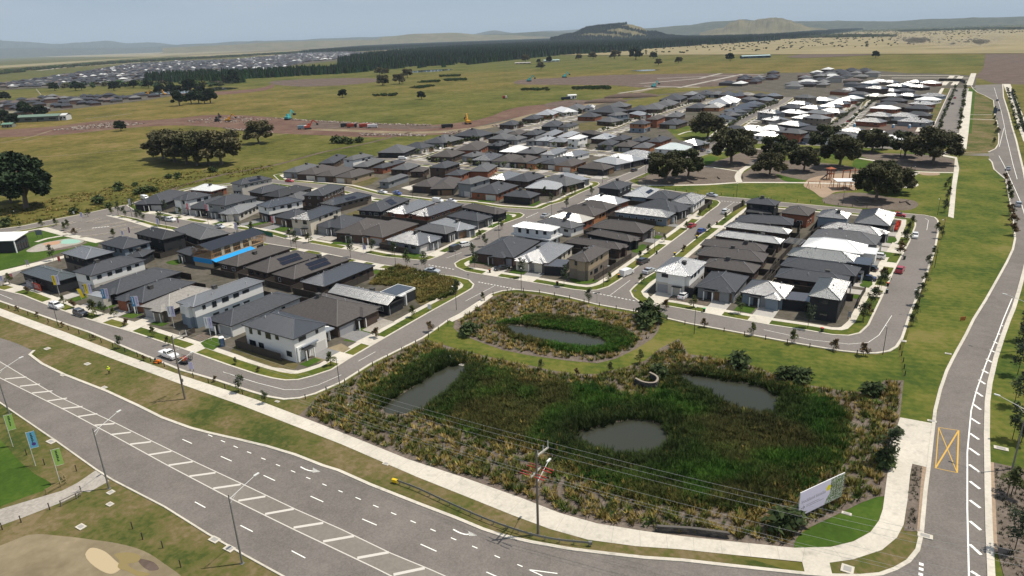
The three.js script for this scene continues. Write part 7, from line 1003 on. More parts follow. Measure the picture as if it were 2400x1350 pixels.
// ---- curved stone wall, rail fences and timber gates
{
const q = smooth(PF([1489, 902, 1505, 910, 1520, 913, 1534, 912, 1541, 904, 1538, 897, 1522, 888]), 4), o = thing('stone_wall', 'curved dark stone retaining wall among the tussocks', 'wall'), r = rng(3), stone = [flat([0.07, 0.065, 0.06], { roughness: 0.9 }), flat([0.1, 0.09, 0.08], { roughness: 0.9 }), flat([0.05, 0.048, 0.046], { roughness: 0.9 })]; const cap = new MB(); for (let i = 0; i < q.length - 1; i++) cap.bar([q[i][0], 1.5, q[i][1]], [q[i + 1][0], 1.5, q[i + 1][1]], 0.42, 0.1); part('capping', cap.geo(), flat([0.26, 0.22, 0.18], { roughness: 0.9 }), o);
for (let k = 0; k < 4; k++) for (const [x, z, a] of along(q, 0.62, (k % 2) * 0.3)) boxPart('stone', stone[Math.floor(r() * 3)], o, x, 0.2 + k * 0.36, z, 0.58, 0.33, 0.36 + r() * 0.06, a);
const w2 = thing('stone_wall_low', 'long low dark stone wall at the wetland edge of the path', 'wall'), p2 = PF([1540, 1246, 1620, 1251, 1705, 1262]); const c2 = new MB(); for (let i = 0; i < 2; i++) c2.bar([p2[i][0], 1.0, p2[i][1]], [p2[i + 1][0], 1.0, p2[i + 1][1]], 0.4, 0.1); part('capping', c2.geo(), stone[1], w2); for (let k = 0; k < 3; k++) for (const [x, z, a] of along(p2, 0.62, (k % 2) * 0.3)) boxPart('stone', stone[Math.floor(r() * 3)], w2, x, 0.15 + k * 0.33, z, 0.58, 0.3, 0.3 + r() * 0.06, a);
const w3 = thing('stone_wall_low', 'short dark stone wall beside the wide path', 'wall'), p3 = PF([2092, 1018, 2084, 1066]); const c3 = new MB(); c3.bar([p3[0][0], 0.95, p3[0][1]], [p3[1][0], 0.95, p3[1][1]], 0.4, 0.1); part('capping', c3.geo(), stone[1], w3); for (let k = 0; k < 3; k++) for (const [x, z, a] of along(p3, 0.62, (k % 2) * 0.3)) boxPart('stone', stone[Math.floor(r() * 3)], w3, x, 0.15 + k * 0.3, z, 0.58, 0.28, 0.3 + r() * 0.06, a);
const fence = (pts, label, mat, n = 2, h = 1.1) => { const f = thing('rail_fence', label, 'fence'), q = PF(pts); for (let i = 0; i < q.length - 1; i++) for (let k = 0; k < n; k++) { const b = new MB(), y = h * (0.45 + 0.45 * k); b.bar([q[i][0], y, q[i][1]], [q[i + 1][0], y, q[i + 1][1]], 0.07, 0.11); part('rail', b.geo(), mat, f); } for (const [x, z] of along(q, 2.2, 0)) boxPart('post', mat, f, x, h / 2, z, 0.13, h, 0.13); return f; };
fence([110, 1160, 159, 1133, 144, 1118], 'weathered timber rail fence left of the gravel driveway', flat([0.22, 0.17, 0.08])); fence([144, 1187, 192, 1164, 190, 1152], 'weathered timber rail fence right of the gravel driveway', timber); fence([1010, 865, 1030, 845, 1070, 842], 'pale timber handrail behind the left pond', paleTimber, 1, 1); fence([1560, 882, 1555, 868, 1572, 861], 'pale timber handrail at the right pond', paleTimber, 1, 1); fence([1200, 746, 1230, 737, 1270, 738], 'yellowish timber handrail above the upper pond', flat([0.4, 0.3, 0.1]), 1, 1);
for (const [x, y] of [[6, 1242], [50, 1225], [117, 1195], [311, 1240], [335, 1265], [382, 1285], [424, 1330], [180, 1105], [105, 1090], [63, 1067]]) { const [X, Z] = PX(x, y), p = thing('fence_post', `dark stub post ${y > 1200 ? 'along the dirt yard' : 'near the banners'}, ${x < 150 ? 'left' : 'right'} part, ${ORD[Math.floor(x / 20)]} along`, 'post', 'dark stub posts of the lower left', X, 0, Z); const b = new MB(); b.limb([0, 0, 0], [0, 1.2, 0], 0.08, 0.07, 6); part('post', b.geo(), darkBark, p); boxPart('cap', darkBark, p, 0, 1.2, 0, 0.15, 0.04, 0.15); }
}
// ================= distance =================
function ridge(name, dist, top, mat, depth, seed, baseY = -5) {
const b = new MB(), n = top.length, N = n * 10, rows = 10, P0 = []; const r = (i, j) => fbm(i * 0.35 + seed, j * 0.5, seed, 4) - 0.5;
const xs = top.map((p) => p[0]), ys = top.map((p) => p[1]);
const yAt = (x) => { let i = 0; while (i < n - 2 && x > xs[i + 1]) i++; const t = clamp((x - xs[i]) / (xs[i + 1] - xs[i])), s = t * t * (3 - 2 * t); return mix(ys[i], ys[i + 1], s); };
for (let i = 0; i <= N; i++) { const x = mix(xs[0], xs[n - 1], i / N), c = AT(x, yAt(x), dist), l = Math.hypot(c[0], c[2]); const line = []; for (let j = 0; j <= rows; j++) { const t = j / rows * 2 - 1, prof = Math.pow(Math.cos(t * Math.PI / 2), 1.3), off = t * depth, h = Math.max(baseY, (c[1] - baseY) * prof * (1 + (j === rows / 2 ? 0 : r(i, j) * 0.35)) + baseY + (j === rows / 2 ? r(i, 99) * (c[1]) * 0.06 : 0)); line.push([c[0] * (1 + off / l), h, c[2] * (1 + off / l)]); } P0.push(line); }
for (let i = 0; i < N; i++) for (let j = 0; j < rows; j++) { const q = [P0[i][j], P0[i + 1][j], P0[i + 1][j + 1], P0[i][j + 1]]; b.quad(...q, q.map((p) => [p[0] / 900, -p[2] / 900])); }
return struct(name, b.geo(), mat);
}
const hillDry = groundMat(1, 256, (u, v) => pal([[0.085, 0.078, 0.036], [0.14, 0.12, 0.058], [0.2, 0.165, 0.085]], tn(u, v, 6, 601, 4)), 'dry hill'), hillWood = groundMat(1, 256, (u, v) => pal([[0.02, 0.028, 0.016], [0.05, 0.055, 0.03], [0.13, 0.115, 0.06]], tn(u, v, 10, 611, 4) * 1.1 - 0.05), 'wooded hill');
ridge('hills', 30000, [[-250, 100], [-60, 94], [0, 95], [60, 98], [130, 103], [200, 99], [250, 95], [300, 101], [350, 99], [420, 105], [520, 102], [640, 104]], hillWood, 3500, 3);
ridge('hills', 24000, [[-200, 118], [100, 112], [300, 112], [480, 102], [560, 97], [700, 94], [760, 90], [860, 87], [960, 83], [1040, 79], [1100, 81], [1160, 71], [1200, 77], [1300, 72], [1380, 68], [1460, 80]], hillWood, 3000, 5);
ridge('hills', 15000, [[380, 112], [520, 106], [640, 99], [760, 95], [880, 93], [900, 86], [980, 79], [1060, 77], [1140, 82], [1260, 84], [1340, 87]], hillDry, 1500, 7);
ridge('hills', 15500, [[1080, 88], [1160, 80], [1260, 75], [1340, 76], [1420, 78], [1500, 82]], hillWood, 1500, 8);
ridge('hills', 14000, [[1440, 78], [1520, 66], [1600, 60], [1680, 50], [1740, 47], [1850, 50], [1960, 49], [2080, 50], [2200, 44], [2320, 41], [2420, 38], [2600, 36]], hillWood, 1600, 9);
const dome = ridge('hill', 10500, [[1640, 76], [1690, 66], [1716, 52], [1735, 46], [1760, 49], [1785, 44], [1810, 41], [1830, 42], [1850, 47], [1870, 55], [1900, 64], [1940, 68]], hillDry, 600, 11);
const woodedHill = ridge('hill', 6800, [[1290, 92], [1340, 82], [1380, 66], [1420, 61], [1460, 58], [1480, 57], [1495, 62], [1530, 76], [1570, 86], [1620, 90]], hillDry, 420, 13, -4);
const coneGeo = (() => { const b = new MB(), r = rng(701); for (let k = 0; k < 5; k++) { const y0 = k * 0.2, rr = 0.42 * (1 - k * 0.17); for (let i = 0; i < 6; i++) { const a = i / 6 * 6.283 + k, c = a + 1.05; b.tri([Math.cos(a) * rr, y0, Math.sin(a) * rr], [Math.cos(c) * rr * 0.9, y0, Math.sin(c) * rr * 0.9], [0, y0 + 0.4, 0], 0, 0, 0, Array(3).fill(0.7 + 0.6 * r())); } } return b.geo(); })();
const bushGeo = crownGeo(711, [[0, 0.5, 0, 0.5], [0.3, 0.4, 0.1, 0.35], [-0.3, 0.4, -0.1, 0.35]], 24, 0.16, [0.7, 0.7, 0.7], [1.3, 1.3, 1.3]);
function wood(name, label, geo, polys, spacing, h, col, seed, hvar = 0.5, yAt = null) {
const r = rng(seed), m = [], c = []; for (const a of polys) { const q = PF(a); let x0 = 1e9, x1 = -1e9, z0 = 1e9, z1 = -1e9; for (const p of q) { x0 = Math.min(x0, p[0]); x1 = Math.max(x1, p[0]); z0 = Math.min(z0, p[1]); z1 = Math.max(z1, p[1]); } const n = Math.min(900000, (x1 - x0) * (z1 - z0) / (spacing * spacing)); for (let i = 0; i < n; i++) { const x = x0 + r() * (x1 - x0), z = z0 + r() * (z1 - z0); if (!inside(x, z, q)) continue; if (fbm(x / (spacing * 14), z / (spacing * 14), seed + 3, 2) < 0.27) continue; const hh = h * (1 - hvar / 2 + hvar * r()); m.push([x, z, hh * (0.8 + 0.4 * r()), hh, r() * 6]); c.push(col.map((v) => v * (0.65 + 0.7 * r()))); } }
const im = new THREE.InstancedMesh(geo, tuftMat, m.length), M4 = new THREE.Matrix4(), S = new THREE.Matrix4(), C = new THREE.Color(); m.forEach((q, i) => { M4.makeRotationY(q[4]); S.makeScale(q[2], q[3], q[2]); M4.multiply(S).setPosition(q[0], yAt ? yAt(q[0], q[1]) : 0, q[1]); im.setMatrixAt(i, M4); im.setColorAt(i, C.setRGB(...c[i])); }); im.name = name; shade(im); scene.add(im); tag(im, label, 'forest'); im.userData.kind = 'stuff'; console.log(name, m.length);
}

{ const inv = QC.clone().invert(), toPx = (p) => { const v = new THREE.Vector3(p[0], p[1] - CAM_H, p[2]).applyQuaternion(inv); return [1200 + FOCAL * v.x / -v.z, 675 + FOCAL * v.y / v.z]; };
const open = [[[1325, 86], [1345, 83], [1390, 78], [1445, 80], [1482, 89], [1400, 85]], [[1418, 73], [1450, 66], [1490, 74], [1526, 86], [1480, 82]], [[1452, 61], [1478, 55], [1500, 60], [1535, 77], [1508, 75], [1474, 65]]];
const g = woodedHill.geometry.attributes.position, r = rng(51), m = []; for (let t = 0; t < g.count; t += 3) { const A = new THREE.Vector3().fromBufferAttribute(g, t), B = new THREE.Vector3().fromBufferAttribute(g, t + 1), C = new THREE.Vector3().fromBufferAttribute(g, t + 2); const n = Math.min(600, B.clone().sub(A).cross(C.clone().sub(A)).length() / 2 / 170); for (let i = 0; i < n; i++) { let u = r(), v = r(); if (u + v > 1) { u = 1 - u; v = 1 - v; } const p = [A.x + (B.x - A.x) * u + (C.x - A.x) * v, A.y + (B.y - A.y) * u + (C.y - A.y) * v, A.z + (B.z - A.z) * u + (C.z - A.z) * v], q = toPx(p); if (open.some((o) => inside(q[0], q[1], o))) continue; m.push(p); } }
const im = new THREE.InstancedMesh(coneGeo, tuftMat, m.length), M4 = new THREE.Matrix4(), C = new THREE.Color(); m.forEach((p, i) => { const h = 14 + r() * 8; M4.makeScale(h * 1.1, h, h * 1.1).setPosition(p[0], p[1] - 1, p[2]); im.setMatrixAt(i, M4); const k = 0.6 + 0.7 * r(); im.setColorAt(i, C.setRGB(0.012 * k, 0.02 * k, 0.012 * k)); }); im.name = 'hill_plantation'; shade(im); scene.add(im); tag(im, 'dark pine plantation clothing the near hill', 'forest'); im.userData.kind = 'stuff'; console.log('hill trees', m.length); }
wood('plantation_forest', 'black-green pine plantation across the middle distance', coneGeo, [[790, 150, 860, 134, 960, 122, 1100, 112, 1250, 103, 1340, 96, 1480, 92, 1620, 90, 1800, 86, 2020, 66, 2022, 70, 1860, 92, 1700, 103, 1560, 112, 1440, 123, 1320, 129, 1200, 141, 1100, 146, 1000, 150, 900, 158], [700, 126, 860, 110, 960, 105, 1100, 98, 1280, 91, 1500, 88, 1500, 91, 1250, 100, 1000, 112, 820, 122]], 17, 20, [0.012, 0.02, 0.012], 31);
wood('tree_belt', 'dark belts of trees among the distant suburbs', coneGeo, [[340, 184, 480, 176, 570, 176, 700, 168, 760, 167, 760, 175, 600, 184, 480, 190, 420, 194, 345, 188], [800, 160, 870, 152, 960, 148, 1010, 150, 940, 160, 820, 172, 740, 176], [525, 196, 560, 180, 572, 182, 572, 194], [420, 196, 520, 188, 530, 194, 430, 200], [1020, 154, 1180, 139, 1200, 136, 1200, 141, 1040, 158], [1050, 148, 1010, 156, 980, 160, 985, 154]], 9, 13, [0.012, 0.021, 0.011], 37);
wood('tree_belt', 'olive belts of gum trees along the distant road and creek', bushGeo, [[0, 168, 120, 158, 260, 146, 430, 137, 560, 130, 760, 118, 960, 106, 960, 108, 760, 122, 560, 134, 430, 141, 260, 151, 120, 163, 0, 172], [100, 206, 240, 200, 330, 198, 420, 200, 520, 200, 520, 206, 420, 206, 300, 209, 110, 210], [740, 172, 800, 158, 860, 156, 830, 168, 760, 178], [1500, 86, 1700, 78, 1880, 68, 1880, 72, 1700, 82, 1500, 90], [1700, 88, 1860, 84, 1980, 82, 2100, 84, 2100, 87, 1900, 90, 1740, 94], [2050, 64, 2200, 56, 2400, 50, 2400, 53, 2200, 60, 2060, 67], [2100, 72, 2300, 66, 2400, 66, 2400, 70, 2250, 72, 2110, 75], [-60, 172, 0, 168, 60, 164, 60, 170, 0, 176, -60, 180]], 26, 13, [0.045, 0.05, 0.028], 41);
wood('scrub', 'scattered dark scrub over the distant paddocks', bushGeo, [[1500, 110, 1700, 100, 1900, 92, 2300, 80, 2300, 100, 1990, 112, 1700, 124, 1500, 128], [1900, 70, 2400, 58, 2400, 78, 2000, 86]], 85, 7, [0.03, 0.035, 0.018], 43);
wood('scrub', 'patches of dark scrub on the wide green paddock', bushGeo, [[960, 206, 1010, 200, 1025, 204, 980, 209], [875, 224, 930, 221, 930, 225, 880, 227], [1040, 187, 1090, 184, 1095, 189, 1045, 191], [1030, 178, 1080, 176, 1080, 179, 1030, 181], [1220, 210, 1285, 208, 1285, 213, 1222, 213], [1340, 206, 1430, 203, 1432, 210, 1345, 211], [980, 192, 1030, 189, 1030, 193, 980, 195]], 3.6, 3.2, [0.02, 0.03, 0.012], 47);
{
const b = new MB(); hip(b, -9, 9, -6.5, 6.5, 3.1, null); const rg = b.geo(); const w = new MB(); w.box(-8.5, 0, -6, 8.5, 3.05, 6); const wg = w.geo(); const r = rng(811), R = [], W = [];
const fill = (a, n, ang, whites) => { const q = PF(a); let x0 = 1e9, x1 = -1e9, z0 = 1e9, z1 = -1e9; for (const p of q) { x0 = Math.min(x0, p[0]); x1 = Math.max(x1, p[0]); z0 = Math.min(z0, p[1]); z1 = Math.max(z1, p[1]); } const ca = Math.cos(ang), sa = Math.sin(ang), E = Math.hypot(x1 - x0, z1 - z0) / 2, cx = (x0 + x1) / 2, cz = (z0 + z1) / 2; let k = 0; for (let v = -E; v < E; v += 36) for (let u = -E; u < E; u += 19) { const vv = v + (k++ % 2 ? 0 : 0), x = cx + ca * u - sa * vv + (r() - 0.5) * 3, z = cz + sa * u + ca * vv + (r() - 0.5) * 4; if (!inside(x, z, q) || r() < 0.1) continue; const t = r(), c = t < whites * 0.6 ? [0.55, 0.55, 0.54] : t < whites + 0.12 ? [0.14, 0.14, 0.14] : t < whites + 0.2 ? [0.11, 0.085, 0.075] : [0.04, 0.042, 0.05]; R.push([x, z, ang + Math.PI / 2 + (r() < 0.3 ? Math.PI / 2 : 0), 0.85 + r() * 0.3, r() < 0.12 ? 1.8 : 1, c]); } };
fill([-40, 202, 60, 190, 180, 172, 300, 152, 420, 144, 560, 140, 700, 138, 780, 132, 700, 150, 660, 162, 560, 172, 420, 180, 340, 186, 330, 196, 200, 200, 60, 206, -40, 214], 0, 0.5, 0.09); fill([560, 140, 700, 126, 800, 122, 920, 128, 860, 134, 780, 140, 700, 148, 600, 150], 0, 0.5, 0.16);
fill([-40, 246, 60, 234, 150, 228, 280, 228, 350, 224, 420, 222, 350, 232, 270, 242, 200, 250, 100, 262, 0, 264, -40, 268], 0, 0.62, 0.01); fill([1560, 82, 1700, 74, 1860, 68, 1860, 70, 1700, 80, 1560, 86], 0, 0.2, 0.25);
fill([1700, 200, 1760, 186, 1800, 174, 1850, 172, 1800, 190, 1740, 206], 0, 0.85, 0.12); fill([1870, 186, 1900, 172, 2010, 166, 2050, 168, 2060, 184, 1990, 196, 1960, 203, 1900, 208, 1850, 214, 1850, 204, 1890, 196], 0, 0.85, 0.28);
const im = (name, g, list, mat, label) => { const o = new THREE.InstancedMesh(g, mat, list.length), M4 = new THREE.Matrix4(), S = new THREE.Matrix4(), C = new THREE.Color(); list.forEach((q, i) => { M4.makeRotationY(q[2]); S.makeScale(q[3], q[4] > 1 && name !== 'x' ? 1 : 1, q[3]); M4.multiply(S).setPosition(q[0], q[4] > 1 ? (name === 'distant_roofs' ? 2.4 : 0) : 0, q[1]); if (name !== 'distant_roofs' && q[4] > 1) M4.scale(new THREE.Vector3(1, 1.8, 1)); o.setMatrixAt(i, M4); o.setColorAt(i, C.setRGB(...(name === 'distant_roofs' ? q[5] : [[0.2, 0.17, 0.13], [0.08, 0.065, 0.06], [0.36, 0.34, 0.31], [0.15, 0.09, 0.07]][Math.floor(hash2(i, 3, 5) * 4)]))); }); o.name = name; shade(o); scene.add(o); tag(o, label, 'suburb'); o.userData.kind = 'stuff'; };
const rm = new THREE.MeshPhysicalMaterial({ color: 0xffffff, roughness: 0.6, specularIntensity: 0.5, name: 'far roof' }), wm = new THREE.MeshPhysicalMaterial({ color: 0xffffff, roughness: 0.9, specularIntensity: 0.3, name: 'far wall' });
im('distant_roofs', rg, R, rm, 'roofs of the distant suburbs and the far end of the estate'); im('distant_walls', wg, R, wm, 'walls of the distant suburban houses'); console.log('far houses', R.length);
sheet('suburb_ground', PF([-60, 206, 60, 190, 180, 172, 300, 152, 560, 138, 700, 126, 800, 120, 930, 126, 860, 136, 700, 152, 560, 174, 340, 188, 330, 198, 60, 208, -60, 216]), 0.5, M.lot); sheet('suburb_ground', PF([-60, 244, 60, 232, 150, 226, 280, 226, 430, 220, 350, 234, 270, 244, 200, 252, 100, 264, -60, 270]), 0.1, M.lot);
band('far_road', PF([90, 166, 150, 159, 300, 149, 420, 139]), -9, 9, 1, M.concrete);
}
{ const g = new THREE.DodecahedronGeometry(0.7, 0).toNonIndexed(), r = rng(907), m = []; for (const [a, d] of [[[120, 306, 180, 297, 260, 287, 340, 290, 280, 298, 180, 305], 0.12], [[420, 285, 480, 277, 560, 274, 640, 280, 600, 288, 500, 290], 0.05], [[520, 300, 640, 306, 640, 312, 540, 306], 0.2], [[640, 277, 760, 284, 900, 290, 1010, 293, 1010, 295, 880, 293, 700, 283], 0.25], [[1040, 312, 1110, 302, 1120, 306, 1060, 316], 0.35], [[840, 313, 1000, 316, 1000, 320, 850, 318], 0.3], [[1150, 296, 1175, 290, 1170, 299], 0.4]]) { const q = PF(a); let x0 = 1e9, x1 = -1e9, z0 = 1e9, z1 = -1e9; for (const p of q) { x0 = Math.min(x0, p[0]); x1 = Math.max(x1, p[0]); z0 = Math.min(z0, p[1]); z1 = Math.max(z1, p[1]); } for (let i = 0; i < (x1 - x0) * (z1 - z0) * d; i++) { const x = x0 + r() * (x1 - x0), z = z0 + r() * (z1 - z0); if (inside(x, z, q)) m.push([x, z, 0.6 + r() * 1.2, r() * 6]); } }
const im = new THREE.InstancedMesh(g, flat([1, 1, 1], { roughness: 0.95 }), m.length), M4 = new THREE.Matrix4(), C = new THREE.Color(); m.forEach((q, i) => { M4.makeRotationY(q[3]).scale(new THREE.Vector3(q[2], q[2] * 0.7, q[2])).setPosition(q[0], 0.2, q[1]); im.setMatrixAt(i, M4); const k = hash2(i, 1, 9); im.setColorAt(i, C.setRGB(...(k < 0.5 ? [0.22, 0.18, 0.15] : k < 0.8 ? [0.12, 0.085, 0.07] : [0.32, 0.28, 0.24]))); }); im.name = 'rubble'; shade(im); scene.add(im); tag(im, 'broken basalt rubble heaped along the earthworks', 'rubble'); im.userData.kind = 'stuff'; console.log('rubble', m.length); }
for (const [x, y, w, d, h, l] of [[1420, 240, 22, 8, 4, 'left by the haul road'], [1480, 228, 30, 9, 4.5, 'right by the haul road']]) { const [X, Z] = PX(x, y); const g = new THREE.SphereGeometry(1, 20, 10, 0, 6.3, 0, 1.57).scale(w, h, d).translate(X, 0, Z); struct('soil_mound', g, M.soil); }
// ---- machines on the earthworks
const machY = flat([0.55, 0.28, 0.03], { roughness: 0.6 }), machT = flat([0.08, 0.36, 0.36], { roughness: 0.6 }), machR = flat([0.4, 0.07, 0.04], { roughness: 0.6 });
function digger(x, y, mat, label, turn, sc = 1) { const [X, Z] = PX(x, y), o = thing('excavator', label, 'excavator', 'excavators on the earthworks', X, 0.05, Z, turn); const t = new MB(); for (const s of [-1.2, 1.2]) t.box(-2, 0, s - 0.35, 2, 0.9, s + 0.35); part('tracks', t.geo(), frameDark, o); const b = new MB(); b.box(-2, 1.0, -1.3, 1.3, 2.1, 1.3); part('body', b.geo(), mat, o); boxPart('cab', mat, o, 0.7, 2.75, -0.7, 1.5, 1.4, 1.1); boxPart('window', glassMat, o, 1.47, 2.8, -0.7, 0.05, 1.0, 0.9); const a = new MB(); a.bar([1.2, 1.8, 0.3], [3.4, 5.6, 0.3], 0.5, 0.7); a.bar([3.4, 5.6, 0.3], [5.8, 3.4, 0.3], 0.4, 0.55); part('boom', a.geo(), mat, o); const k = new MB(); k.box(5.4, 2.2, -0.5, 6.5, 3.4, 1.1); part('bucket', k.geo(), frameDark, o); o.scale.setScalar(sc); return o; }
digger(676, 281, machT, 'turquoise excavator with raised boom on the red soil', 1.2, 1.5); digger(1097, 291, machY, 'orange excavator with raised arm near the estate edge', 1.9, 1.4); digger(510, 285, frameDark, 'dark drilling excavator on the red soil, left', 1.6, 1.3); digger(535, 285, machY, 'yellow excavator beside the dark drilling one', 0.2, 1.2); digger(722, 303, machR, 'red-brown crusher excavator on the haul road', 0.4, 1.3); digger(346, 223, machY, 'small yellow excavator left by the dam', 0.3, 1.4); digger(386, 223, machY, 'small yellow excavator right by the dam', 2.6, 1.4); digger(1240, 191, machT, 'small green excavator at the left far soil works', 0.3, 1.6); digger(1323, 182, machT, 'small green excavator at the middle far soil works', 0.5, 1.6); digger(1532, 205, machT, 'small green excavator at the haul road end', 0.5, 1.4);
function truck(x, y, cabM, bodyM, label, turn, L = 7) { const [X, Z] = PX(x, y), o = thing('truck', label, 'truck', 'trucks and plant on the earthworks', X, 0.05, Z, turn); boxPart('cab', cabM, o, L / 2 - 0.9, 1.7, 0, 1.9, 2.4, 2.3); boxPart('window', glassMat, o, L / 2 + 0.06, 2.2, 0, 0.06, 0.9, 2.0); boxPart('body', bodyM, o, -1, 1.9, 0, L - 2.2, 2.2, 2.4); boxPart('chassis', frameDark, o, 0, 0.7, 0, L, 0.35, 1.2); const w = new THREE.CylinderGeometry(0.5, 0.5, 0.3, 12).rotateX(Math.PI / 2); for (const q of [-L / 2 + 1, -L / 2 + 2.2, L / 2 - 1]) for (const s of [-1.1, 1.1]) part('wheel', w, tyre, o).position.set(q, 0.5, s); return o; }
const whiteM = flat([0.7, 0.7, 0.68]); truck(855, 299, machR, machR, 'red truck in the row on the black soil', 0.1, 9); truck(873, 300, whiteM, whiteM, 'white trailer truck in the row on the black soil', 0.1, 8); truck(825, 299, frameDark, machR, 'dark and red plant in the row on the black soil', 0.1, 8); truck(810, 298, frameDark, frameDark, 'dark machine left of the plant row', 0.2, 8); truck(708, 303, whiteM, flat([0.2, 0.3, 0.35]), 'pale service truck beside the crusher', 0.2, 7); truck(1048, 300, frameDark, frameDark, 'dark loader near the estate edge', 0.3, 9); truck(1328, 234, whiteM, flat([0.03, 0.04, 0.06]), 'white and navy truck at the upper works', 0.2, 12); truck(1183, 231, whiteM, machR, 'small white vehicle in the wide paddock', 0.2, 5);
{ const shed = (x, y, w, d, h, wall, roof, label, turn = 0.3, name = 'farm_shed') => { const [X, Z] = PX(x, y), o = thing(name, label, 'building', null, X, 0.05, Z, turn); boxPart('wall', flat(wall), o, 0, h / 2, 0, w, h, d); const b = new MB(); hip(b, -w / 2 - 0.5, w / 2 + 0.5, -d / 2 - 0.5, d / 2 + 0.5, h, null, true, 0.25); part('roof', b.geo(), flat(roof, { roughness: 0.5 }), o); for (let i = 0; i < 4; i++) boxPart('window', glassMat, o, -w / 2 + w * (i + 0.5) / 4, h * 0.55, d / 2 + 0.03, w / 7, h * 0.35, 0.06); boxPart('door', frameDark, o, w * 0.06, 1.1, d / 2 + 0.04, 1.2, 2.2, 0.08); };
shed(90, 284, 46, 14, 5, [0.12, 0.13, 0.12], [0.14, 0.2, 0.15], 'long shed with a dull green roof above the red soil', 0.12); shed(148, 281, 12, 12, 5, [0.5, 0.5, 0.48], [0.55, 0.55, 0.53], 'white shed at the end of the green-roofed shed', 0.12); shed(22, 298, 9, 9, 3, [0.2, 0.2, 0.16], [0.12, 0.22, 0.16], 'small green-roofed hut in the left trees', 0.2); shed(30, 273, 40, 12, 4, [0.2, 0.12, 0.1], [0.2, 0.18, 0.12], 'brown-roofed shed behind the left trees', 0.12); shed(1770, 136, 70, 14, 5, [0.05, 0.1, 0.14], [0.35, 0.45, 0.45], 'long blue shed on the far paddock', 0.1); shed(1292, 145, 42, 16, 4, [0.5, 0.5, 0.47], [0.3, 0.4, 0.36], 'white-walled farmhouse with a pale green roof', 0.1, 'farmhouse'); shed(1225, 150, 40, 10, 3, [0.3, 0.26, 0.2], [0.4, 0.38, 0.34], 'low pale farm sheds left of the farmhouse', 0.1); shed(1340, 232, 9, 6, 4, [0.6, 0.6, 0.58], [0.65, 0.65, 0.63], 'white site cabin at the upper works', 0.2, 'site_cabin'); shed(575, 183, 26, 10, 4, [0.4, 0.4, 0.38], [0.5, 0.5, 0.48], 'pale shed by the dark hedge', 0.1); }
{ const [X, Z] = PX(100, 228), o = thing('pale_crane', 'pale crane arm standing over the left suburb edge', 'crane', null, X, 0, Z, 0.4); const b = new MB(); b.bar([0, 0, 0], [-6, 13, 0], 1.2, 1.2); part('arm', b.geo(), flat([0.6, 0.55, 0.42]), o); boxPart('base', flat([0.5, 0.47, 0.38]), o, 2, 1.2, 0, 12, 2.4, 4); }
{ const dm = new THREE.MeshPhysicalMaterial({ color: new THREE.Color().setRGB(0.55, 0.5, 0.42), roughness: 1, specularIntensity: 0, transparent: true, opacity: 0.025, depthWrite: false, name: 'dust' }); const dust = (list, label, seed) => { const r = rng(seed), gs = []; for (const [x, y, s, n] of list) for (let i = 0; i < n; i++) { const [X, Z] = PX(x + (r() - 0.5) * s * 0.8, y + (r() - 0.5) * 3), q = s * (0.35 + r() * 0.5); gs.push(new THREE.IcosahedronGeometry(1, 2).scale(q, q * 0.4, q).translate(X + (r() - 0.5) * 60, q * 0.3 + r() * 14, Z + (r() - 0.5) * 60)); } const o = part('cloud', mergeGeometries(gs), dm, scene); o.name = numbered('dust_cloud'); tag(o, label, 'dust'); o.userData.kind = 'stuff'; }; dust([[2110, 104, 46, 12], [2150, 105, 50, 12], [2190, 108, 50, 10]], 'pale dust drifting over the far scraped soil, left', 5); dust([[2245, 115, 40, 14], [2275, 112, 55, 10], [2330, 108, 60, 8]], 'pale dust drifting over the far track, right', 6); }
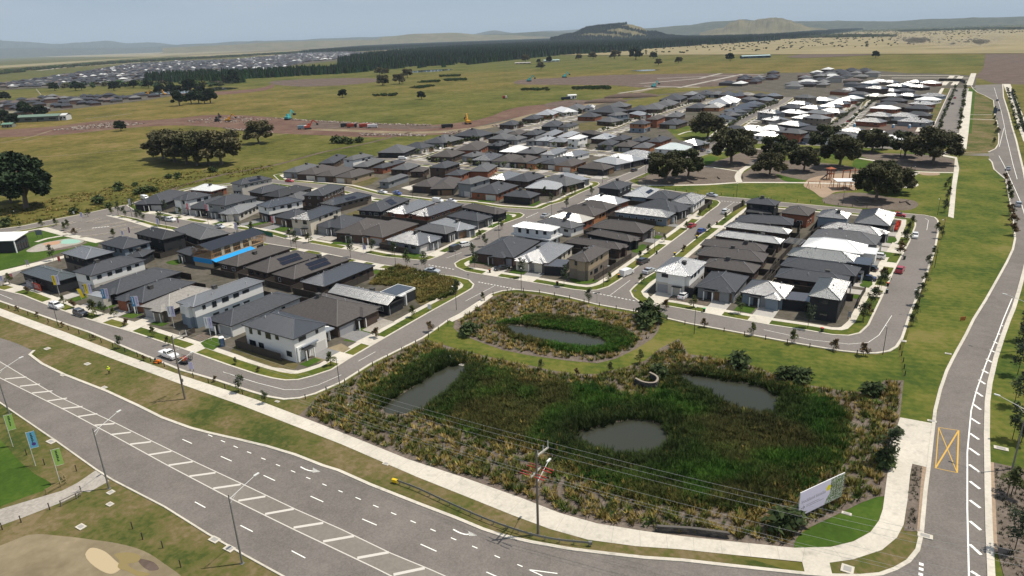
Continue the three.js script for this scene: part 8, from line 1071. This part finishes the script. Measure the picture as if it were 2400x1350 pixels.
// ---- the playground
{
const rust = flat([0.3, 0.09, 0.04], { roughness: 0.7 }); const [sx, sz] = PX(1962, 452), A = PX(1962, 446), B = PX(2005, 446), a = Math.atan2(-(B[1] - A[1]), B[0] - A[0]); const o = thing('shade_shelter', 'white flat-roofed picnic shelter on rust posts in the playground', 'shelter', null, (A[0] + B[0]) / 2, 0.1, (A[1] + B[1]) / 2, a), W = Math.hypot(B[0] - A[0], B[1] - A[1]); boxPart('roof', flat([0.66, 0.66, 0.66]), o, 0, 3.6, -3, W + 1, 0.25, 7); for (const x of [-W / 2, -W / 6, W / 6, W / 2]) for (const z of [0, -6]) boxPart('post', rust, o, x, 1.75, z, 0.22, 3.5, 0.22); boxPart('table', flat([0.25, 0.18, 0.12]), o, 0, 0.75, -3, 2, 0.08, 0.9); for (const s of [-0.8, 0.8]) boxPart('bench', flat([0.25, 0.18, 0.12]), o, 0, 0.45, -3 + s, 2, 0.06, 0.35);
const t = thing('play_tower', 'rust-brown climbing tower with net bridges in the playground', 'playground', null, ...(() => { const [x, z] = PX(1945, 420); return [x, 0.1, z]; })(), 0.1); for (const [x, z, h] of [[-1, -1, 5], [1, -1, 5], [-1, 1, 5], [1, 1, 5], [6, 0, 4], [9, 0.5, 4], [12, -0.5, 4.4], [15, 0, 4.2], [18, 0.6, 4], [21, 0, 4]]) boxPart('post', rust, t, x, h / 2, z, 0.3, h, 0.3); boxPart('platform', rust, t, 0, 2.4, 0, 2.4, 0.2, 2.4); const rf = new MB(); hip(rf, -1.7, 1.7, -1.7, 1.7, 4.8, null); part('roof', rf.geo(), rust, t); const n = new MB(); for (let i = 0; i < 5; i++) n.bar([6 + i * 3, 3.2, 0], [9 + i * 3, 3.6, 0], 0.25, 0.2); part('beam', n.geo(), flat([0.42, 0.13, 0.05]), t); const sl = new MB(); sl.bar([-1, 2.5, 0], [-5, 0.3, 1], 0.7, 0.15); part('slide', sl.geo(), frameDark, t);
const s = thing('swing_frame', 'rust swing frame on the sand below the shelter', 'swing', null, ...(() => { const [x, z] = PX(1920, 441); return [x, 0.1, z]; })(), 0.05); for (const x of [-5, 0, 5]) for (const q of [-1, 1]) { const b = new MB(); b.bar([x, 0, q * 1.2], [x, 3, 0], 0.12, 0.12); part('leg', b.geo(), rust, s); } const tb = new MB(); tb.bar([-5, 3, 0], [5, 3, 0], 0.14, 0.14); part('top_beam', tb.geo(), rust, s); for (const x of [-3.3, -1.7, 1.7, 3.3]) { boxPart('swing_seat', frameDark, s, x, 0.6, 0, 0.5, 0.06, 0.25); const c = new MB(); for (const q of [-0.22, 0.22]) c.bar([x + q, 0.6, 0], [x + q, 3, 0], 0.02, 0.02); part('chain', c.geo(), steel, s); }
const [hx, hz] = PX(2240, 404), red = thing('red_hedge', 'bright red clipped hedge beside the white-roofed corner house', 'hedge', null, ...(() => { const [x, z] = PX(2102, 533); return [x, 0.14, z]; })(), 0); const HA = PX(2098, 541), HB = PX(2106, 522), hd = Math.hypot(HB[0] - HA[0], HB[1] - HA[1]); red.rotation.y = Math.atan2(-(HB[1] - HA[1]), HB[0] - HA[0]); const bl = []; for (let i = 0; i < 14; i++) bl.push([-hd / 2 + hd * (i + 0.5) / 14, 0.55, 0, 0.75, 0.8]); part('foliage', crownGeo(77, bl, 70, 0.2, [0.2, 0.012, 0.008], [0.42, 0.05, 0.02]), leafMat, red); boxPart('stem', darkBark, red, 0, 0.2, 0, hd - 0.4, 0.4, 0.2);
}
{ const r = rng(33); let f = null; for (const [x, y, l] of [[1500, 421, 'left of the gum pair'], [1620, 428, 'in the gum pair shade'], [1645, 419, 'right of the gum pair'], [1770, 370, 'by the dark path piece'], [2118, 474, 'upright pale one right of the big shade'], [2130, 478, 'long dark one right of the big shade'], [2010, 473, 'in the big gum shade'], [2028, 478, 'pale one in the big gum shade'], [1685, 418, 'beside the thin path']]) { const [X, Z] = PX(x, y); const lab = 'fallen log on the bark bed, ' + l; if (!f) { f = thing('fallen_log', lab, 'log', 'fallen logs on the park beds', X, 0.1, Z, r() * 6); const b = new MB(); b.limb([-2.4, 0.3, 0], [2.4, 0.28, 0.3], 0.32, 0.2, 7); part('trunk', b.geo(), barkMat, f); const c = new MB(); c.limb([0.6, 0.35, 0.1], [1.8, 0.9, 1], 0.14, 0.06, 5); part('branch', c.geo(), barkMat, f); } else copy(f, lab, X, 0.1, Z, r() * 6).userData.group = 'fallen logs on the park beds'; } }
// ================= features of single houses =================
const byLabel = (i, q) => HOUSES.find((h) => h.px && h.px[0] === q);
function frameAt(pxA, pxB, h, t, mat, label, parent, dep = 0.5) { const A = PX(...pxA), B = PX(...pxB), d = Math.hypot(B[0] - A[0], B[1] - A[1]), a = Math.atan2(-(B[1] - A[1]), B[0] - A[0]); const b = new MB(); b.box(-d / 2, 0, -dep / 2, -d / 2 + t, h, dep / 2); b.box(d / 2 - t, 0, -dep / 2, d / 2, h, dep / 2); b.box(-d / 2, h, -dep / 2, d / 2, h + t, dep / 2); const m = part('portal', b.geo(), mat, parent); const p = parent; p.updateMatrixWorld(); const v = new THREE.Vector3((A[0] + B[0]) / 2, 0.14, (A[1] + B[1]) / 2); p.worldToLocal(v); m.position.copy(v); m.rotation.y = a - p.rotation.y; return m; }
{ const h = byLabel(0, 768); frameAt([913, 739], [953, 716], 3.0, 0.35, frameWhite, '', h.o); const A = PX(923, 691, 3), B = PX(967, 678, 3); const g = fromPixels([923, 690, 938, 693, 966, 680], 3); const wing = new MB(); const th = h.o.rotation.y; wing.box(-g.len / 2, 0, -g.dep / 2, g.len / 2, 3.1, g.dep / 2); const m = part('garage_wing', wing.geo(), wallMat('dark'), h.o); h.o.updateMatrixWorld(); const v = new THREE.Vector3(g.cx, 0.12, g.cz); h.o.worldToLocal(v); m.position.copy(v); m.rotation.y = Math.atan2(-g.a[1], g.a[0]) - th; const r2 = part('parapet', UNIT, frameWhite, m); r2.position.set(0, 3.0, 0); r2.scale.set(g.len + 0.2, 0.5, g.dep + 0.2); const r3 = part('garage_roof', UNIT, roofMat('m', 'slate'), m); r3.position.set(0, 3.26, 0); r3.scale.set(g.len - 0.3, 0.04, g.dep - 0.3); }
{ const h = byLabel(0, 565); frameAt([699, 850], [745, 823], 3.0, 0.45, frameWhite, '', h.o, 0.6); frameAt([748, 800], [775, 798], 3.0, 0.4, frameWhite, '', h.o, 0.6); const p = h.o; const mk = (px, w, d) => { const v = new THREE.Vector3(...(() => { const [x, z] = PX(...px); return [x, 3.15, z]; })()); p.updateMatrixWorld(); p.worldToLocal(v); boxPart('porch_roof', deckMat, p, v.x, v.y, v.z, w, 0.25, d); }; mk([718, 832], 4, 4.5); mk([755, 804], 4, 5); }
{
const e = 6.0, g = fromPixels([451, 579, 493, 589, 620, 547], e), th = Math.atan2(-g.a[1], g.a[0]), o = thing('unfinished_house', 'unfinished two-storey timber house frame with black roof sheeting and blue wrap', 'house', null, g.cx, 0.12, g.cz, th), W = g.len, D = g.dep, sz = Math.sin(th) * g.n[0] + Math.cos(th) * g.n[1] > 0 ? 1 : -1, wood_ = flat([0.36, 0.2, 0.09], { roughness: 0.8 }), blue = flat([0.02, 0.28, 0.62], { roughness: 0.5 }), ply = flat([0.45, 0.36, 0.24], { roughness: 0.8 });
const b = new MB(); hip(b, -W / 2, W / 2, -D / 2, D / 2, e, null, true, 0.3); part('roof', b.geo(), flat([0.02, 0.024, 0.034], { roughness: 0.5 }), o);
for (const s of [-1, 1]) for (let i = 0; i <= Math.floor(W / 0.6); i++) { const x = -W / 2 + 0.4 + i * 0.6; if (x > W / 2 - 0.3) break; boxPart('stud', wood_, o, x, 4.6, s * (D / 2 - 0.5), 0.09, 2.7, 0.09); } for (const s of [-1, 1]) for (let i = 0; i <= Math.floor(D / 0.6); i++) boxPart('stud', wood_, o, s * (W / 2 - 0.4), 4.6, -D / 2 + 0.5 + i * 0.6, 0.09, 2.7, 0.09);
for (const y of [3.25, 4.6, 5.9]) for (const s of [-1, 1]) { boxPart('rail', wood_, o, 0, y, s * (D / 2 - 0.5), W - 0.8, 0.1, 0.11); boxPart('rail', wood_, o, s * (W / 2 - 0.4), y, 0, 0.11, 0.1, D - 1); } for (const q of [-0.28, -0.12, 0.06, 0.22]) boxPart('ply_panel', ply, o, W * q, 4.6, -sz * (D / 2 - 0.42), 1.1, 2.6, 0.06);
boxPart('floor', ply, o, 0, 3.15, 0, W - 0.6, 0.12, D - 0.8); boxPart('lower_wall', ply, o, 0, 1.55, 0, W - 1.0, 3.0, D - 1.2); for (let i = 0; i < 5; i++) boxPart('opening', frameDark, o, -W / 2 + W * (i + 0.5) / 5, 1.4, -sz * (D / 2 - 0.58), W / 8, 2.2, 0.1);
const k = new MB(), z0 = -sz * (D / 2 - 0.5), z1 = -sz * (D / 2 + 1.6); k.quad([-W / 2, 3.1, z0], [W * 0.22, 3.1, z0], [W * 0.22, 2.5, z1], [-W / 2, 2.5, z1]); part('blue_skirt_roof', k.geo(), blue, o); boxPart('blue_wrap', blue, o, -W / 2 + 0.35, 2.3, 0, 0.08, 1.6, D - 1);
}
{ const h = byLabel(0, 1199); const g = fromPixels([1198, 549, 1287, 564, 1313, 550], 3.0), p = h.o; p.updateMatrixWorld(); const v = new THREE.Vector3(g.cx, 3.0, g.cz); p.worldToLocal(v); const m = boxPart('lower_roof', deckMat, p, v.x, 2.95, v.z, g.len, 0.2, g.dep, Math.atan2(-g.a[1], g.a[0]) - p.rotation.y); const b = new MB(), L = g.len / 2, D = g.dep / 2; for (const s of [-1, 1]) { b.box(-L, -0.25, s * D - 0.15, L, 0.25, s * D + 0.15); b.box(s * L - 0.15, -0.25, -D, s * L + 0.15, 0.25, D); } const e = part('white_edge', b.geo(), frameWhite, p); e.position.set(v.x, 2.98, v.z); e.rotation.y = m.rotation.y; const w = boxPart('lower_wall', wallMat('dark'), p, v.x, 1.4, v.z, g.len - 1.4, 2.8, g.dep - 1.2, m.rotation.y); }
for (const [q, hq, e, mat, wall, nm] of [[[2006, 617, 2040, 622, 2047, 606], 1843, 3.4, 'slate', 'dark', 'garage_wing'], [[2032, 592, 2054, 595, 2059, 584], 1877, 3.0, 'white', 'white', 'porch_wing'], [[1616, 674, 1626, 675, 1648, 654], 1529, 2.9, 'brown', 'dark', 'garage_wing'], [[1840, 701, 1886, 706, 1893, 693], 1895, 2.9, 'brown', 'dark', 'garage_wing'], [[1298, 620, 1323, 624, 1334, 611], 1322, 2.9, 'brown', 'dark', 'garage_wing'], [[1397, 459, 1447, 461, 1456, 453], 1401, 2.9, 'grey', 'dark', 'lower_wing'], [[202, 690, 240, 698, 280, 684], 167, 3.0, 'light', 'off', 'balcony_wing']]) {
const h = byLabel(0, hq), g = fromPixels(q, e), p = h.o; g.len = Math.min(g.len, 12); g.dep = Math.min(g.dep, 8); p.updateMatrixWorld(); const v = new THREE.Vector3(g.cx, 0, g.cz); p.worldToLocal(v); const ry = Math.atan2(-g.a[1], g.a[0]) - p.rotation.y, y = e; const w = boxPart(nm, wallMat(wall), p, v.x, (y - 0.3) / 2, v.z, g.len - 0.3, y - 0.3, g.dep - 0.3, ry); const r = boxPart('flat_roof', roofMat('m', mat), p, v.x, y - 0.2, v.z, g.len, 0.2, g.dep, ry);
}
{ const g = fromPixels([1862, 572, 1878, 575, 1893, 563], 2.7), o = thing('pergola', 'pale steel pergola frame behind the long white roof', 'pergola', null, g.cx, 0.13, g.cz, Math.atan2(-g.a[1], g.a[0])); const L = Math.min(6, g.len), D = Math.min(5, g.dep); for (const x of [-L / 2, L / 2]) for (const z of [-D / 2, D / 2]) boxPart('post', ventMat, o, x, 1.3, z, 0.1, 2.6, 0.1); for (let i = 0; i <= 6; i++) boxPart('beam', ventMat, o, -L / 2 + L * i / 6, 2.65, 0, 0.08, 0.12, D); for (const z of [-D / 2, D / 2]) boxPart('beam', ventMat, o, 0, 2.6, z, L, 0.12, 0.08); }
for (const [a, l, h] of [[[1392, 660, 1480, 605], 'dark picket fence beside the tan two-storey corner home', 1.5], [[2008, 724, 2018, 700, 2028, 684], 'dark boundary fence beside the charcoal corner house', 1.7], [[1800, 668, 1850, 612, 1900, 555, 1925, 508], 'long dark spine fence between the east block gardens', 1.8], [[1718, 497, 1745, 482], 'dark fence behind the park-side two-storey house', 1.8], [[2050, 290, 2190, 294], 'long black fence along the bare far lot', 2.2], [[960, 436, 1000, 420], 'grey fence right of the lone middle house', 1.8], [[585, 541, 640, 556], 'green mesh site fence before the black-framed home', 1.5], [[790, 560, 925, 577, 975, 592], 'dark side fence along the show-home corner', 1.8], [[1352, 402, 1370, 409, 1400, 412], 'dark fence round the upper corner house', 1.8], [[2200, 190, 2252, 191, 2262, 196], 'black hoarding at the top of the far street', 3], [[430, 795, 458, 780], 'dark grey wall between two show-home driveways', 1.3], [[2370, 215, 2388, 262, 2402, 310], 'dark stone wall along the far right path', 2.5]]) { const q = PF(a), o = thing(l.includes('wall') ? 'garden_wall' : 'boundary_fence', l, l.includes('wall') ? 'wall' : 'fence'); const green = l.startsWith('green'); const b = new MB(), c = new MB(); for (let i = 0; i < q.length - 1; i++) { b.bar([q[i][0], 0.12 + h / 2, q[i][1]], [q[i + 1][0], 0.12 + h / 2, q[i + 1][1]], 0.06, h); c.bar([q[i][0], 0.14 + h, q[i][1]], [q[i + 1][0], 0.14 + h, q[i + 1][1]], 0.14, 0.06); } part('panel', b.geo(), green ? flat([0.02, 0.14, 0.08]) : fenceMat, o); part('capping', c.geo(), fenceMat, o); for (const [x, z] of along(q, 2.6)) boxPart('post', fenceMat, o, x, 0.1 + h / 2, z, 0.12, h + 0.1, 0.12); }
sheet('vacant_lot', PF([890, 640, 935, 622, 1020, 645, 1062, 655, 1078, 668, 1074, 688, 1040, 706, 985, 716, 955, 690, 930, 672, 865, 668]), 0.138, M.weeds); sheet('vacant_lot', PF([1424, 520, 1560, 548, 1572, 541, 1580, 530, 1572, 522, 1440, 512]), 0.138, M.weeds); sheet('grass_lot', PF([800, 420, 860, 414, 892, 417, 868, 434, 822, 442, 800, 432]), 0.138, M.weeds); sheet('slab', PF([940, 441, 1000, 424, 1012, 432, 960, 447]), 0.15, M.concrete); sheet('weedy_lot', PF([802, 505, 872, 482, 880, 490, 820, 512]), 0.138, M.weeds); sheet('building_site', PF([760, 820, 800, 806, 822, 818, 790, 838, 745, 852, 735, 842]), 0.146, M.yard); sheet('corner_weeds', PF([560, 802, 600, 822, 660, 842, 700, 855, 690, 868, 640, 862, 580, 842, 540, 825]), 0.146, M.weeds); sheet('turf_lawn', PF([805, 800, 845, 770, 885, 765, 880, 780, 830, 803]), 0.148, M.turf); sheet('gravel_drive', PF([850, 758, 880, 742, 920, 755, 885, 768]), 0.156, M.darkdrive);
for (const q of [[1335, 655, 1373, 652, 1402, 658, 1386, 665, 1352, 666], [1480, 590, 1506, 573, 1516, 578, 1494, 594], [1100, 612, 1112, 606, 1125, 612, 1155, 622, 1150, 630, 1108, 622], [2063, 590, 2088, 584, 2085, 604, 2058, 602], [2082, 556, 2100, 558, 2096, 570, 2084, 566], [2018, 665, 2044, 660, 2036, 676, 2016, 672], [952, 585, 1005, 598, 975, 604, 945, 600], [1142, 533, 1165, 523, 1160, 532, 1146, 535], [1182, 513, 1190, 502, 1202, 510, 1186, 522], [388, 616, 410, 610, 432, 614, 412, 622], [1232, 478, 1260, 470, 1268, 474, 1246, 485], [1120, 470, 1160, 468, 1158, 475, 1122, 474], [1606, 504, 1620, 500, 1618, 508, 1610, 512], [470, 805, 500, 792, 522, 800, 500, 822]]) sheet('front_turf', smooth(PF(q), 2, true), 0.152, M.turf);
scene.traverse((o) => { if (o.isMesh) { o.castShadow = o.receiveShadow = true; for (const m of [].concat(o.material)) m.side = THREE.DoubleSide; } });
{ let n = 0, bad = []; for (const [l, k] of labels) { const w = l.split(/\s+/).length; if (w < 4 || w > 16) bad.push(l); if (k > 1) n++; } console.log('labels', labels.size, 'repeated', n, 'houses', HOUSES.length); bad.slice(0, 10).forEach((l) => console.log('LEN', l)); let m = 0; scene.traverse((o) => { if (o.isMesh) m++; }); console.log('meshes', m); }
renderer.render(scene, camera);
